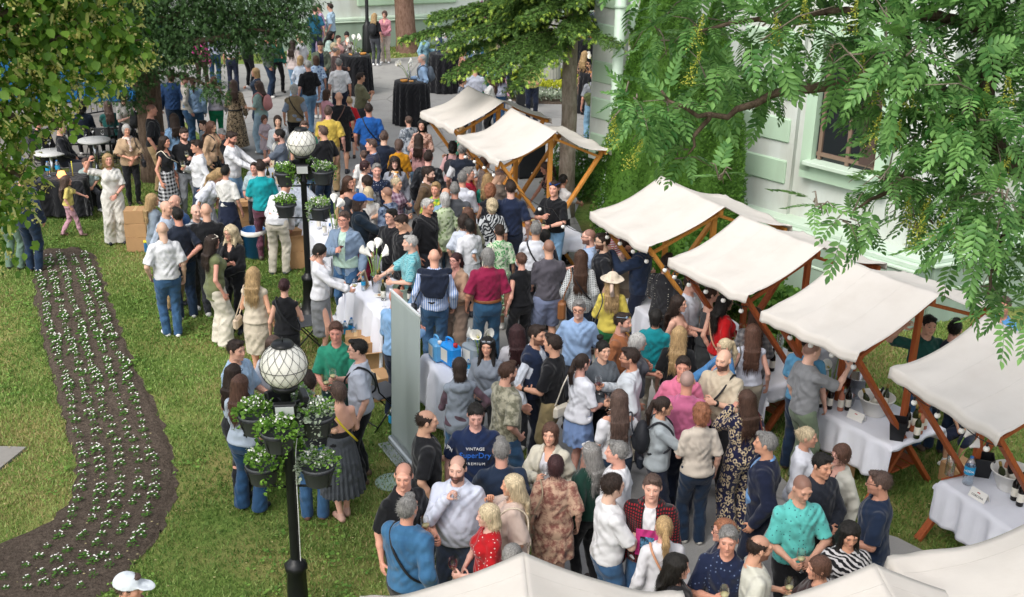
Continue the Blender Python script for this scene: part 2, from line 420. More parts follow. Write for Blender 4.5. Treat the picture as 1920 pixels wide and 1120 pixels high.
#       sleeve hem   ease  collar neck
TOPS = {'tee': (.55, .93, .017, 0, 'crew'), 'polo': (.55, .92, .016, 1, 'crew'), 'ss': (.6, .90, .02, 1, 'crew'), 'shirt': (1.02, .90, .02, 1, 'crew'),
        'roll': (.85, .91, .018, 1, 'crew'), 'tank': (0, .93, .014, 0, 'tank'), 'sless': (0.12, .93, .014, 0, 'v'), 'blouse': (1.0, .91, .024, 0, 'v'),
        'swe': (1.02, .92, .02, 0, 'crew'), 'jac': (1.03, .90, .034, 1, 'open'), 'blazer': (1.03, .80, .032, 1, 'open'), 'leather': (1.03, .92, .034, 1, 'open'),
        'vest': (.1, .90, .036, 0, 'open'), 'cardi': (1.03, .80, .03, 0, 'open'), 'crop': (.5, 1.03, .014, 0, 'crew'), 'top': (.3, .96, .014, 0, 'v'),
        'tunic': (.6, .72, .028, 0, 'crew'), 'cape': (.62, .88, .034, 0, 'v'), 'back': (0, 1.02, .012, 0, 'back'), 'off': (.6, .95, .026, 0, 'off'), 'long': (.12, .76, .03, 0, 'v'), 'hood': (0.1, .8, .03, 0, 'crew')}
def person(P):
    """P: dict with pos, h, sex, face, hair, haircol, tops, bottom, arms, ... in metres; returns root, hand data"""
    seed = P['seed']; q = np.random.RandomState(seed); rr = lambda a, b: float(q.uniform(a, b))
    H = P['h']; S = H / 1.75; f = P['sex'] == 'f'; kid = H < 1.45; near = P['near']
    hb = .015 if near else .022; hg = .0125 if near else .019; hh = .0052 if near else .0085; hr = .0085 if near else .013
    W = (1 + (P.get('w', 1.0) - 1) * .75) * rr(.93, 1.0); hs_ = .965 if not kid else 1.0 + (1.45 - H) * .75
    root = empty('person', P['pos'], P['rz'], P['label'], 'person', P.get('group'))
    # ---- skeleton (scale 1.75 m)
    zh = 1.75 - .116 * hs_; hc = np.array((0, -.012, zh))
    belly = P.get('belly', 0.0)
    zs = [.80, .88, .95, 1.02, 1.09, 1.18, 1.27, 1.35, 1.41, 1.455, 1.49]
    if f: a = [.14, .168, .176, .158, .134, .135, .148, .152, .138, .088, .056]; b = [.09, .115, .122, .108, .096, .1, .118, .112, .088, .066, .05]; yy = [.01, .02, .018, .004, -.004, -.004, -.014, -.008, .004, .014, .018]
    else: a = [.135, .16, .163, .158, .152, .16, .172, .176, .155, .1, .06]; b = [.09, .11, .115, .11, .108, .113, .122, .118, .096, .072, .055]; yy = [.01, .015, .012, .002, -.004, -.004, -.002, .0, .006, .014, .02]
    a = np.array(a) * W * .965; b = np.array(b) * (1 + (W - 1) * 1.3); yy = np.array(yy); bl = np.array([0, .2, .7, 1, 1, .7, .3, 0, 0, 0, 0]) * belly; b = b + bl * .5; yy = yy - bl * .5; a = a + bl * .3
    if kid: a = a * .94
    shx = (.145 if f else .164) * W * (.93 if kid else 1); SH = [np.array((sx * shx, .008, 1.385)) for sx in (-1, 1)]    # index 0: x<0 is the person's right
    arms = P['arms'] if len(P['arms']) == 2 else P['arms'] * 2
    AR = []
    for i, sx in enumerate((-1, 1)):
        tx, ty, tz, pole, hp = ARMS[arms[i]]
        T = np.array((sx * (tx * (.95 if f else 1.02) + rr(-.012, .012)), ty * (1 + belly) + rr(-.02, .02), tz + rr(-.015, .015)))
        if arms[i] in 'dk' and W > 1.05: T[0] += sx * .02
        E_, T = ik(SH[i], T, .285, .255, (pole[0] * sx, pole[1], pole[2])); AR.append((SH[i], E_, T, hp))
    # ---- legs
    LG = []; pose = P.get('legs', 's'); gap = rr(.07, .12) if P['bottom'][0] not in ('skirt', 'pleat', 'maxi', 'dress', 'pencil', 'jskirt', 'minid') else .055
    for i, sx in enumerate((-1, 1)):
        hip = np.array((sx * .085, .012, .90)); fd = rr(-.05, .06)
        if pose == 's': an = np.array((sx * gap, fd, .085)); kp = (sx * .15, -1, 0)
        elif pose == 'w': an = np.array((sx * .07, (-.24 if i == 0 else .26), .09 if i == 0 else .13)); kp = (0, -1, 0)
        elif pose == 'x': an = np.array((sx * .16, sx * .05, .085)); kp = (sx * .3, -1, 0)
        elif pose == 't': hip = np.array((sx * .085, .012, .52)); an = np.array((sx * .12, -.40, .09)); kp = (sx * .2, -1, 1)
        kn, an = ik(hip, an, .43, .41, kp); LG.append((hip, kn, an, sx * .22 + rr(-.1, .1)))
    dz = -.38 if pose == 't' else 0.0
    lean = P.get('lean', 0.0); yaw = P.get('yaw', rr(-.12, .12)); nod = P.get('nod', rr(-.02, .12))
    Rh = Matrix.Rotation(yaw, 3, 'Z') @ Matrix.Rotation(nod, 3, 'X'); Rh = np.array(Rh)
    def headtf(V): return (V * hs_ * (1 if not f else .97)) @ Rh.T + hc
    def fin(V, up=True):
        V = np.array(V, float)
        if up and dz: V[:, 2] += dz
        if up and lean:
            z0 = .95 + dz; w_ = smoothstep(z0 - .1, z0 + .12, V[:, 2]) * lean; y = V[:, 1] - .0; z = V[:, 2] - z0; c, s_ = np.cos(w_), np.sin(w_)
            V = np.stack([V[:, 0], y * c - z * s_, y * s_ + z * c + z0], 1)
        return V * S
    lo_, hi_ = (-.62, -.75, .0), (.62, .5, 1.8)
    skin = np.array(srgb(P.get('skin', 'd9a184'))); skin = skin * np.array((rr(.92, 1.06), rr(.9, 1.02), rr(.88, 1.02)))
    # ---- body
    def bbox(pts, pad):
        pts = np.array(pts); return pts.min(0) - pad, pts.max(0) + pad
    armp = [p for A in AR for p in A[:3]]; legp = [p for L in LG for p in L[:3]]
    l1, h1 = bbox(armp + [(-.2, -.2, .8), (.2, .2, 1.5)], .09); g = G(l1, h1, hb)
    tk = -.012; cv = .88 if P['bottom'][0] in ('slim', 'jeans', 'chino', 'wide', 'flare') else 1.0
    g.prof(zs, a + tk, b + tk, yy, .02)
    if f: [g.ell((sx * .068 * W, -.085 * W, 1.30), (.056, .055, .056), .03) for sx in (-1, 1)]
    g.cone((0, .02, 1.44), (0, .005, 1.54), .052, .048, .03)
    for A in AR: g.cone((0, .025, 1.455), A[0] * .85 + (0, .003, .012), .045, .042, .03)
    am = (.92 if not f else .8) * W ** .5
    for A in AR:
        g.ell(A[0], (.052 * am, .05 * am, .056 * am), .03); g.cone(A[0], A[1], .05 * am, .04 * am, .03); g.cone(A[1], A[1] * .6 + A[2] * .4, .041 * am, .038 * am, .02); g.cone(A[1] * .6 + A[2] * .4, A[2], .038 * am, .026 * am, .02)
    V, Fc = g.mesh(); V = fin(V); Vs = [V]; Fs = [Fc]; Cs = [np.tile(skin, (len(V), 1))]
    l2, h2 = bbox(legp + [(-.2, -.2, .3), (.2, .2, 1.0 + dz)], .1); l2[2] = 0.0; g = G(l2, h2, hb)
    lm = W ** .6 * cv
    for L in LG:
        g.cone(L[0], L[1], (.085 if not f else .09) * lm, .054 * lm, .03); cf = L[1] * .68 + L[2] * .32 + np.array((0, .014, 0)); g.cone(L[1], cf, .052 * lm, .053 * lm, .02); g.cone(cf, L[2], .052 * lm, .032, .02)
        fo = np.array((sin(L[3]), -cos(L[3]), 0)); g.cone(L[2] + (0, 0, -.03), L[2] * (1, 1, 0) + fo * .13 + (0, 0, .028), .032, .022, .02)
    zz = [z + dz for z in zs]; g.prof(zz[:5], (a + tk)[:5], (b + tk)[:5], yy[:5], .03)
    V, Fc = g.mesh(); V = fin(V, False); Fs.append(Fc + len(Vs[0])); Vs.append(V); Cs.append(np.tile(skin, (len(V), 1)))
    n0 = sum(map(len, Vs))
    V, Fc = head_t(P['sex'], hh); p = V; hcol = np.array(srgb(P['hc'])); C = np.tile(skin, (len(V), 1))
    def blend(mk, c): C[:] = C * (1 - mk[:, None]) + np.array(c) * mk[:, None]
    ax_ = np.abs(p[:, 0]); front = p[:, 1] < -.05
    blend(.35 * np.exp(-(((ax_ - .04) / .022) ** 2 + ((p[:, 2] + .028) / .022) ** 2)) * front, skin * (1.0, .72, .66))
    if P['sex'] == 'm' and P.get('beard'):
        bd = smoothstep(-.03, -.045, p[:, 2] - .25 * np.maximum(0, p[:, 1] + .05)) * (p[:, 1] < .0) * (p[:, 2] > -.125); bc = np.array(srgb(P['bc'])) if P.get('bc') else hcol; blend(bd * {1: .3, 2: .75, 3: .95}[P['beard']], bc)
    lp = np.exp(-((ax_ / .023) ** 4 + ((p[:, 2] + .057) / .0085) ** 4)) * front; blend(.75 * lp, (.42, .12, .11) if f else (.40, .17, .14))
    blend(.5 * np.exp(-(((ax_ - .032) / .019) ** 4 + ((p[:, 2] - .037 + (ax_ - .032) ** 2 * 12) / .0048) ** 4)) * front, hcol * .6 if hcol.mean() < .3 else hcol * .5)
    ey = np.exp(-(((ax_ - .031) / .0145) ** 4 + ((p[:, 2] - .0105) / .0058) ** 4)) * front; blend(.9 * ey, (.32, .29, .27)); blend(.95 * np.exp(-(((ax_ - .031) / .0065) ** 4 + ((p[:, 2] - .0105) / .0062) ** 4)) * front, (.03, .02, .015))
    blend(.55 * np.exp(-(((ax_ - .031) / .0175) ** 4 + ((p[:, 2] - .0185) / .003) ** 4)) * front, (.05, .03, .025))
    if P['hair'] in ('b', 'z', 'f'):      # close-cropped stubble, hair colour blended into the scalp
        sh = smoothstep(.035, .06, p[:, 2] + .55 * p[:, 1] + .03) * (p[:, 2] > -.07) * (p[:, 1] > -.06) * (ax_ < .078)
        blend(sh * (.75 if P['hair'] == 'z' else .3 if P['hair'] == 'f' else .1), hcol)
    Fs.append(Fc + n0); V = fin(headtf(V)); Vs.append(V); Cs.append(C); n0 += len(V)
    hands = []
    for i, sx in enumerate((-1, 1)):
        Sx, E_, T, hp = AR[i]
        V, Fc = hand_t(hp, .0052 if near else .009); V = V * (.92 if f else 1.0) * (1 if not kid else .85)
        dr = (T - E_) / np.linalg.norm(T - E_); n_ = np.array((-sx, 0, 0.)) if arms[i] not in 'D' else np.array((0, 1., 0))
        if abs(dr @ n_) > .8: n_ = np.array((0, 1., 0)) if arms[i] in 'cwlgh' else np.array((0, 0, -1.))
        if arms[i] in 'wlc': n_ = np.array((0, 1., -.3))
        n_ = n_ - dr * (dr @ n_); n_ /= np.linalg.norm(n_)
        # columns: local -Z -> dr, local -X -> n_
        zc = -dr; xc = -n_; yc = np.cross(zc, xc)
        if sx < 0: yc = -yc; Fc = Fc[:, ::-1]      # mirror for the right hand
        # thumb (-Y) should point forward/up
        M = np.stack([xc, yc, zc], 1)
        th = -yc
        if th @ np.array((0, -1, 1.2)) < 0 and arms[i] not in 'D': M[:, 1] = yc * -1; Fc = Fc[:, ::-1]
        Vh = V @ M.T + T; Vh = fin(Vh); hd = fin(np.array([T + M @ np.array((-.045, -.005, -.085)), T + M @ np.array((-.03, -.03, -.08))])); hands.append((hd, M))
        Fs.append(Fc + n0); Vs.append(Vh); Cs.append(np.tile(skin * (.98, .93, .92), (len(V), 1))); n0 += len(V)
    body = link('body', np_mesh('body', np.concatenate(Vs), np.concatenate(Fs), col=np.concatenate(Cs)), SKIN, root)
    lm = W ** .6
    # ---- bottom
    bt = P['bottom']; bk = bt[0]; bmat = fabric(*bt[1:]); top0 = TOPS[P['tops'][0][0]] if P['tops'] else None
    tuck = P.get('tuck', False) or bk in ('skirt', 'pleat', 'maxi'); top_z = 1.07 if tuck else 1.0
    if bk in ('slim', 'jeans', 'chino', 'wide', 'shorts', 'flare', 'cap'):
        g = G(l2 - (.05, .05, 0), h2 + (.05, .05, .05), hg)
        ea = {'slim': .012, 'jeans': .02, 'chino': .024, 'wide': .035, 'shorts': .035, 'flare': .014, 'cap': .02}[bk]
        kb, ab = {'slim': (.062, .045), 'jeans': (.073, .066), 'chino': (.078, .068), 'wide': (.105, .125), 'shorts': (.1, .1), 'flare': (.068, .092), 'cap': (.075, .06)}[bk]
        g.prof([z for z in zz[:5]], a[:5] + ea * .7, b[:5] + ea * .7, yy[:5], .03, z0=zz[0], z1=top_z + dz)
        for L in LG:
            g.cone(L[0], L[1], (.09 + ea) * lm, kb * lm, .03)
            if bk != 'shorts':
                an = L[2] + (0, 0, -.03 if bk != 'cap' else .1); mid = L[1] * .45 + an * .55 + (0, .012, 0); rm_ = max((kb * .55 + ab * .45), .061) * lm; g.cone(L[1], mid, max(kb, .064) * lm, rm_, .02); g.cone(mid, an, rm_, ab, .02)
        if bk == 'shorts' and dz == 0: g.cut((0, 0, -1), -.47)
        g.cut((0, 0, -1), -.03); g.wrinkle(.0055, seed, 14, 30); V, Fc = g.mesh()
        link('shorts' if bk == 'shorts' else 'trousers', np_mesh('trousers', fin(V, False), Fc), bmat, root)
    elif bk in ('skirt', 'pleat', 'maxi', 'dress', 'minid', 'pencil', 'jskirt'):
        hem = {'skirt': .50, 'pleat': .36, 'maxi': .12, 'dress': .48, 'minid': .58, 'pencil': .46, 'jskirt': .6}[bk]; wd = {'skirt': .24, 'pleat': .27, 'maxi': .30, 'dress': .24, 'minid': .22, 'pencil': .175, 'jskirt': .21}[bk]
        hem = P.get('hem', hem); wd *= W
        g = G((-wd - .08, -wd - .08, 0), (wd + .08, wd + .1, 1.15), hg)
        zt = [hem, .80, .92, 1.02, 1.10]; A0 = np.interp([.92, 1.02, 1.10], zs, a) + .02; B0 = np.interp([.92, 1.02, 1.10], zs, b) + .02
        fq = (.88 - .8) / (.9 - hem); g.prof(zt, [wd, A0[0] * (1 - fq) + wd * fq + .012, *A0], [wd * .85, B0[0] * (1 - fq) + wd * .85 * fq + .012, *B0], [.01, .015, .012, 0, 0], 0, pleat=.016 if bk == 'pleat' else (.011 if bk != 'pencil' else .003), npl=24 if bk == 'pleat' else 9, ph=rr(0, 6))
        g.wrinkle(.004, seed + 3, 16, 8); V, Fc = g.mesh(); link('skirt', np_mesh('skirt', fin(V, False), Fc), bmat, root)
    # ---- tops (inner first)
    for ti, tp in enumerate(P['tops']):
        slv, hem, ez, colr, neck = TOPS[tp[0]]; mat = fabric(*tp[1:]) if tp[0] != 'leather' else fabric(*tp[1:], rough=.4) if len(tp) > 3 else fabric(tp[1], rough=.38)
        if tuck and ti == 0 and hem > .85: hem = 1.0
        if len(P['tops']) == 2 and ti == 0: hem = max(hem, .93); ez = .008; slv = min(slv, TOPS[P['tops'][1][0]][0] - .05) if TOPS[P['tops'][1][0]][0] > .5 else slv
        ez = ez + .003
        g = G(l1 - (.06, .06, .12), h1 + (.06, .06, .08), hg)
        zt = [.6] + zs; aa = np.concatenate([[a[1] + .03], a]) + ez; bb = np.concatenate([[b[1] + .03], b]) + ez; y2 = np.concatenate([[yy[1]], yy])
        for j, z in enumerate(zt):                # cloth hangs straight from the chest
            if z < 1.27: k_ = .42 if not (tuck and ti == 0) and tp[0] not in ('top', 'tank', 'sless', 'crop', 'back') else .1; aa[j] = max(aa[j], aa[j] * (1 - k_) + (aa[7] - .008) * k_); bb[j] = max(bb[j], bb[j] * (1 - k_) + (bb[7] - .006) * k_)
        if not (tuck and ti == 0) and hem < 1.0:
            for j, z in enumerate(zt):
                if z <= 1.1: aa[j] = max(aa[j], a[max(j - 1, 0)] + .033); bb[j] = max(bb[j], b[max(j - 1, 0)] + .034)
        ztop = {'tank': 1.40, 'back': 1.16, 'off': 1.35}.get(neck, 1.49)
        g.prof(zt, aa, bb, y2, .02, z0=hem, z1=ztop)
        if f and neck != 'back': [g.ell((sx * .068 * W, -.087 * W, 1.30), (.056 + ez, .055 + ez, .058 + ez), .035) for sx in (-1, 1)]
        if slv > 0:
            for A in AR:
                if neck not in ('off', 'back'): g.cone((0, .022, 1.45), A[0] * .85 + (0, .003, .012), .045 + ez * .6, .042 + ez * .7, .03)
                if neck == 'off': g.ell(A[0] * .8 + A[1] * .2, (.08, .08, .08), .02); g.cone(A[0] * .7 + A[1] * .3, A[0] * .2 + A[1] * .8, .075, .06, .02); continue
                r0 = .051 * am + ez * .7; g.ell(A[0], (r0, r0, r0), .025)
                if slv <= .3: continue
                if slv < .9 and slv < .8:
                    t = slv / .62 if slv < .62 else .97; e = A[0] * (1 - min(t, .97)) + A[1] * min(t, .97); g.cone(A[0], e, .049 * am + ez, .055 * am + ez * (1.15 if tp[0] != 'cape' else 1.8), .018)
                else:
                    g.cone(A[0], A[1], .048 * am + ez, .042 * am + ez * .9, .018); t = min(1., (slv - .6) / .42) - .04; w_ = A[1] * (1 - t) + A[2] * t; g.cone(A[1], w_, .045 * am + ez * .9, (.033 if tp[0] != 'blouse' else .045) + ez * .8, .02)
            if slv <= .8 and neck != 'off':
                for i, A in enumerate(AR):     # clean cuff
                    t = min(slv / .62, .97) if slv > .3 else .25; e = A[0] * (1 - t) + A[1] * t; u = (A[1] - A[0]) / np.linalg.norm(A[1] - A[0])
                    X = g.ax[0][:, None, None]; Y = g.ax[1][None, :, None]; Z = g.ax[2][None, None, :]
                    dd = (X - e[0]) * u[0] + (Y - e[1]) * u[1] + (Z - e[2]) * u[2]; rad = np.sqrt(np.maximum((X - e[0]) ** 2 + (Y - e[1]) ** 2 + (Z - e[2]) ** 2 - dd * dd, 0)); mk = (dd > -.02) & (rad < .1) & (dd < .14) & (np.abs(X) > abs(e[0]) - .06)
                    tors = np.sqrt((X / .17) ** 2 + (Y / .13) ** 2) > 1.0
                    g.d = np.where(mk & tors, np.maximum(g.d, dd), g.d).astype(np.float32)
        g.wrinkle(.0065 if tp[0] not in ('top', 'tank') else .003, seed + ti, 15, 22)
        zi = 1.455; hair_ = 0
        if neck == 'crew': g.cone((0, -.005, 1.47), (0, -.03, 1.60), .058, .07, .006, True)
        elif neck == 'v': g.cone((0, -.01, 1.45), (0, -.06, 1.60), .066, .09, .006, True); g.ell((0, -.13, 1.42), (.045, .09, .075), .01, True)
        elif neck == 'tank': g.ell((0, -.1, 1.43), (.085, .1, .085), .01, True); g.ell((0, .09, 1.43), (.08, .06, .05), .01, True)
        elif neck == 'open':
            g.cone((0, -.01, 1.47), (0, -.05, 1.6), .065, .09, .006, True)
            for k_ in range(5):
                z_ = 1.44 - k_ * .13; wv = (.05 if tp[0] in ('blazer', 'leather', 'jac') else .055) * (1.25 - k_ * (.14 if tp[0] == 'blazer' else .0)); g.cone((0, -.16 - belly * .4, z_), (0, -.16 - belly * .5, z_ - .13), wv, wv * .95, .004, True, sy=.4)
        if colr and neck != 'open':
            for k_ in range(14):
                t0, t1 = 2 * pi * k_ / 14, 2 * pi * (k_ + 1) / 14; pt = lambda t: np.array((.068 * sin(t), .014 - .07 * cos(t), 1.474 + .022 * (-cos(t)) - .004 - .02 * max(0, cos(t)) ** 3)); g.cone(pt(t0), pt(t1), .016, .016, .003, sx=.95)
        if tp[0] in ('blazer', 'jac', 'leather'):
            for sx in (-1, 1): g.cone((sx * .06, .03, 1.485), (sx * .075, -.06, 1.45), .016, .018, .01); g.cone((sx * .075, -.07, 1.45), (sx * .055, -.145, 1.25), .016, .008, .006)
        if tp[0] == 'hood': g.ell((0, .1, 1.42), (.13, .07, .07), .02)
        V, Fc = g.mesh(); V = fin(V)
        link({'tee': 't_shirt', 'polo': 'polo_shirt', 'ss': 'shirt', 'shirt': 'shirt', 'roll': 'shirt', 'tank': 'tank_top', 'blazer': 'blazer', 'jac': 'jacket', 'leather': 'jacket', 'vest': 'gilet', 'cardi': 'cardigan', 'swe': 'sweater', 'cape': 'cape'}.get(tp[0], 'top'), np_mesh('top', V, Fc), mat, root)
    if P.get('tied'):    # sweater tied round the shoulders
        g = G((-.3, -.25, 1.0), (.3, .3, 1.6), hg)
        for sx in (-1, 1): g.cone((sx * .2, .02, 1.44), (0, .1, 1.45), .045, .05, .03); g.cone((sx * .17, 0, 1.45), (sx * .04, -.15, 1.28), .04, .035, .02)
        g.prof([1.1, 1.2, 1.43], [.11, .16, .2], [.035, .04, .06], [.17, .175, .12], .03); g.wrinkle(.01, seed, 18, 18); V, Fc = g.mesh(); link('sweater', np_mesh('sweater', fin(V), Fc), fabric(P['tied']), root)
    # ---- shoes
    if not P.get('noshoe'):
        sm_ = plain('shoe_leather', P.get('shoes', '26221f'), .5)
        for L in LG:
            g = G(L[2] * (1, 1, 0) + (-.19, -.19, -.01), L[2] + (.19, .19, .1), .011 if near else .016); fo = np.array((sin(L[3]), -cos(L[3]), 0)); base = L[2] * (1, 1, 0); z0 = L[2][2] - .085
            g.cone(base - fo * .03 + (0, 0, z0 + .035), base + fo * .13 + (0, 0, z0 + .03), .041, .036, .02); g.cone(base + (0, 0, z0 + .05), base + (0, 0, z0 + .085), .042, .04, .02); g.cut((0, 0, -1), -z0 - .004); V, Fc = g.mesh()
            link('shoe', np_mesh('shoe', fin(V, False), Fc), sm_, root)
    # ---- hair
    hk = P['hair']
    if hk not in ('b', 'z'):
        long_ = hk in 'lwLW'; g = G((-.17, -.17, -.62 if long_ else -.26), (.17, .26, .2), hr if not (long_ and not near) else .015)
        t = {'s': .007, 'k': .012, 'm': .019, 'q': .014, 'l': .010, 'L': .010, 'w': .018, 'W': .02, 'p': .006, 'u': .006, 'c': .026, 'o': .014, 'f': .003, 'A': .06}[hk]
        g.ell((0, .014, .024), (.076 + t, .097 + t, .093 + t), 0)
        if hk == 'f': g.ell((0, -.02, .09), (.075, .11, .06), .01, True)
        if hk in 'skf':       # short cut: clear of the face and neck
            g.cut((0, 0, -1), .062); g.ell((0, -.1, -.04), (.078, .078, .118 + rr(-.012, .012)), .012, True); g.cone((-.09, -.004, -.05), (.09, -.004, -.05), .044, .044, .01, True); g.ell((0, -.135, .0), (.12, .062, .075), .01, True); g.cone((-.1, -.075, .01), (.1, -.075, .01), .04, .04, .012, True)
            if hk == 's': g.ell((.01, -.055, .105), (.05, .045, .022), .02)
        else:
            nk = {'m': -.1, 'q': -.09, 'c': -.1, 'p': -.055, 'u': -.06, 'o': -.16, 'A': -.11}.get(hk, -.2)
            if hk in 'oOq' or hk in 'lLwWmcA':
                wd = {'o': .082, 'q': .07, 'm': .078, 'c': .09, 'l': .083, 'L': .085, 'w': .09, 'W': .098, 'A': .12}[hk]; g.cone((0, .034, .02), (0, .055, nk + .05), wd, wd * (.92 if hk in 'mq' else 1.), .03)
            if long_:
                e = P.get('hlen', .36); wv = .09 if hk in 'lL' else .12
                g.prof([-e, -e * .8, -e * .5, -.16, .05], [wv * .62, wv * .98, wv * 1.22, wv * 1.12, .085], [.012, .024, .034, .05, .07], [.15, .15, .145, .10, .03], .05)
                for j in range(7): xx_ = (j - 3) * wv * .3; g.cone((xx_, .15, -e + .06), (xx_ * 1.05 + rr(-.015, .015), .15, -e - rr(0, .07)), .022, .006, .02)
                if hk in 'WL': [g.cone((sx * .075, .0, -.05), (sx * .095, -.075, -.30), .03, .026, .03) for sx in (-1, 1)]
            if hk == 'p': g.ell((0, .11, .045), (.03, .03, .03), .01); g.cone((0, .125, .04), (0, .16, -.1), .026, .036, .02); g.cone((0, .16, -.1), (0, .15, -P.get('hlen', .3)), .034, .012, .02)
            if hk == 'u': g.ell((0, .10, P.get('bunz', .03)), (.045, .04, .042), .01)
            # open the face
            g.ell((rr(-.012, .012), -.115, -.028), (.071 if hk != 'u' and hk != 'p' else .08, .082, .102 + rr(-.008, .01)), .012, True); g.ell((0, -.13, -.12), (.08, .09, .09), .01, True)
            if hk in 'pu': g.ell((0, -.11, -.06), (.12, .1, .09), .01, True); g.cone((-.1, .03, -.11), (.1, .03, -.11), .05, .05, .01, True)
        if hk in 'cAWwmk':
            fr = {'c': 60, 'A': 70, 'W': 38, 'w': 34, 'm': 40, 'k': 40}[hk]; g.wrinkle({'c': .012, 'A': .018, 'W': .01, 'w': .008, 'm': .006, 'k': .004}[hk], seed + 9, fr, fr * .8)
        if hk not in 'cA':
            X = g.ax[0][:, None, None]; Y = g.ax[1][None, :, None]; Z = g.ax[2][None, None, :]; th = np.arctan2(X, -Y + .02)
            g.d = g.d + (.0018 * np.sin(th * 37 + 4 * np.sin(Z * 20)) + .0015 * np.sin(th * 71 + 2 * np.sin(Z * 31))).astype(np.float32)
        V, Fc = g.mesh()
        nst = (650 if near else 260) * (2 if long_ else 1); ii = q.randint(0, len(V), nst); p0 = V[ii]; rad = p0 * (1, 1, .8); rad /= np.linalg.norm(rad, axis=1, keepdims=True) + 1e-6
        if long_ or hk in 'oqpm': dn = q.normal(0, .16, (nst, 3)) + (0, .02, -1); ln = q.uniform(.03, .10 if long_ else .05, nst)
        else: dn = np.cross(rad, q.normal(0, 1, (nst, 3))) + (0, .35, -.25); ln = q.uniform(.012, .028, nst) * (1.6 if hk in 'cAk' else 1)
        dn = dn + rad * .12; dn /= np.linalg.norm(dn, axis=1, keepdims=True); sd = np.cross(dn, rad); sd /= np.linalg.norm(sd, axis=1, keepdims=True) + 1e-6; wd_ = .0022 if near else .004
        b0 = p0 + rad * .001; t0_ = p0 + dn * ln[:, None] + rad * (.004 + .004 * q.rand(nst))[:, None]; SV = np.stack([b0 - sd * wd_, b0 + sd * wd_, t0_ + sd * wd_ * .3, t0_ - sd * wd_ * .3], 1).reshape(-1, 3); Fc = np.concatenate([Fc, np.arange(4 * nst).reshape(-1, 4) + len(V)]); V = np.concatenate([V, SV])
        Vr = headtf(V)
        if long_ or hk == 'p':        # long hair hangs, it does not swing round with the head
            k_ = smoothstep(-.12, -.3, V[:, 2])[:, None]; hang = (V * hs_) @ np.array(Matrix.Rotation(yaw * .4, 3, 'Z')).T + hc; Vr = Vr * (1 - k_) + hang * k_
        link('hair', np_mesh('hair', fin(Vr), Fc), hairmat(P['hc']), root)
    ex = P.get('ex', ())
    def bits(name, mb, mat, head=False, par=root):
        v = np.array([tuple(p) for p in mb.v]); v = fin(headtf(v) if head else v); mb.v = [tuple(p) for p in v]; return mb.build(name, mat, par)
    for e in ex:
        k, *arg = e.split(':'); c = arg[0] if arg else '1c1b1a'
        if k in ('glasses', 'shades', 'headshades'):
            mb = MB(); up = (.075, .035) if k == 'headshades' else (0, 0)
            for sx in (-1, 1):
                cx = sx * .033
                if k == 'glasses': mb.tube([(cx + .024 * cos(t), -.108, .01 + .018 * sin(t)) for t in np.linspace(0, 2 * pi, 13)], .0025, 4, cap=False)
                else: mb.box((cx, -.1 + up[1], .012 + up[0]), (.052, .02, .034), bev=.008)
                mb.tube([(sx * .06, -.105 + up[1], .014 + up[0]), (sx * .083, -.02 + up[1], .012 + up[0]), (sx * .083, .02 + up[1], .008 + up[0])], .003, 4)
            mb.tube([(-.01, -.112 + up[1], .014 + up[0]), (.01, -.112 + up[1], .014 + up[0])], .003, 4)
            bits('sunglasses' if k != 'glasses' else 'eyeglasses', mb, plain('spectacle_frame', c, .15), True)
        elif k == 'cap':
            g = G((-.13, -.24, .0), (.13, .15, .17), .008); g.ell((0, .012, .03), (.1, .122, .112), 0); g.cut((0, 0, -1), -.03); g.ell((0, -.13, .042), (.078, .09, .012), .015, rx=.12); V, Fc = g.mesh(); link('cap', np_mesh('cap', fin(headtf(V)), Fc), fabric(c), root)
        elif k == 'hat':
            g = G((-.24, -.26, .0), (.24, .28, .2), .009); g.ell((0, .012, .06), (.098, .115, .1), 0); g.cut((0, 0, -1), -.045); g.ell((0, .012, .05), (.19, .205, .014), .03); g.wrinkle(.004, 3, 20, 5); V, Fc = g.mesh(); hat = link('hat', np_mesh('hat', fin(headtf(V)), Fc), fabric(c), root)
            mb = MB(); mb.tube([(0, .12, .06), (.01, .2, -.02), (-.01, .21, -.16)], [.03, .028, .035], 8); v = fin(headtf(np.array([tuple(p) for p in mb.v]))); mb.v = [tuple(p) for p in v]; mb.build('hat_ribbon', fabric('e2c7b4'), hat)
        elif k in ('bag', 'bagf', 'bagl', 'tote', 'pack', 'sling'):
            sx = -1 if k == 'bagl' or 'r' in arg[1:] else 1; mt = plain('bag_leather', c, .45, bump=.01)
            if k in ('bag', 'bagl', 'bagf', 'tote'):
                bx = np.array((sx * .27 * W, .06 if k != 'bagf' else -.14, .92)); sz = (.08, .24, .17) if k != 'tote' else (.12, .32, .28)
                if k == 'tote': bx[2] = .85
                mb = MB(); mb.box(bx, sz, bev=.03); b_ = bits('handbag', mb, mt)
                mb = MB(); sh = (-sx * .12, .0, 1.475) if 'x' in arg[1:] else (sx * .15, .01, 1.47)
                yb = -.0; pts = [(bx[0], bx[1] - .1, bx[2] + .09), (bx[0] * .9 + 0, -.14 * (1 + belly), 1.15), (sh[0] * .9, -.13, 1.36), sh, (sh[0] * .9, .14, 1.36), (bx[0] * .85, .15, 1.12), (bx[0], bx[1] + .1, bx[2] + .09)]
                mb.tube(smooth_path(pts), .009, 5); v = fin(np.array([tuple(p) for p in mb.v])); mb.v = [tuple(p) for p in v]; mb.build('strap', plain('strap_leather', c, .5), b_)
            elif k == 'sling':
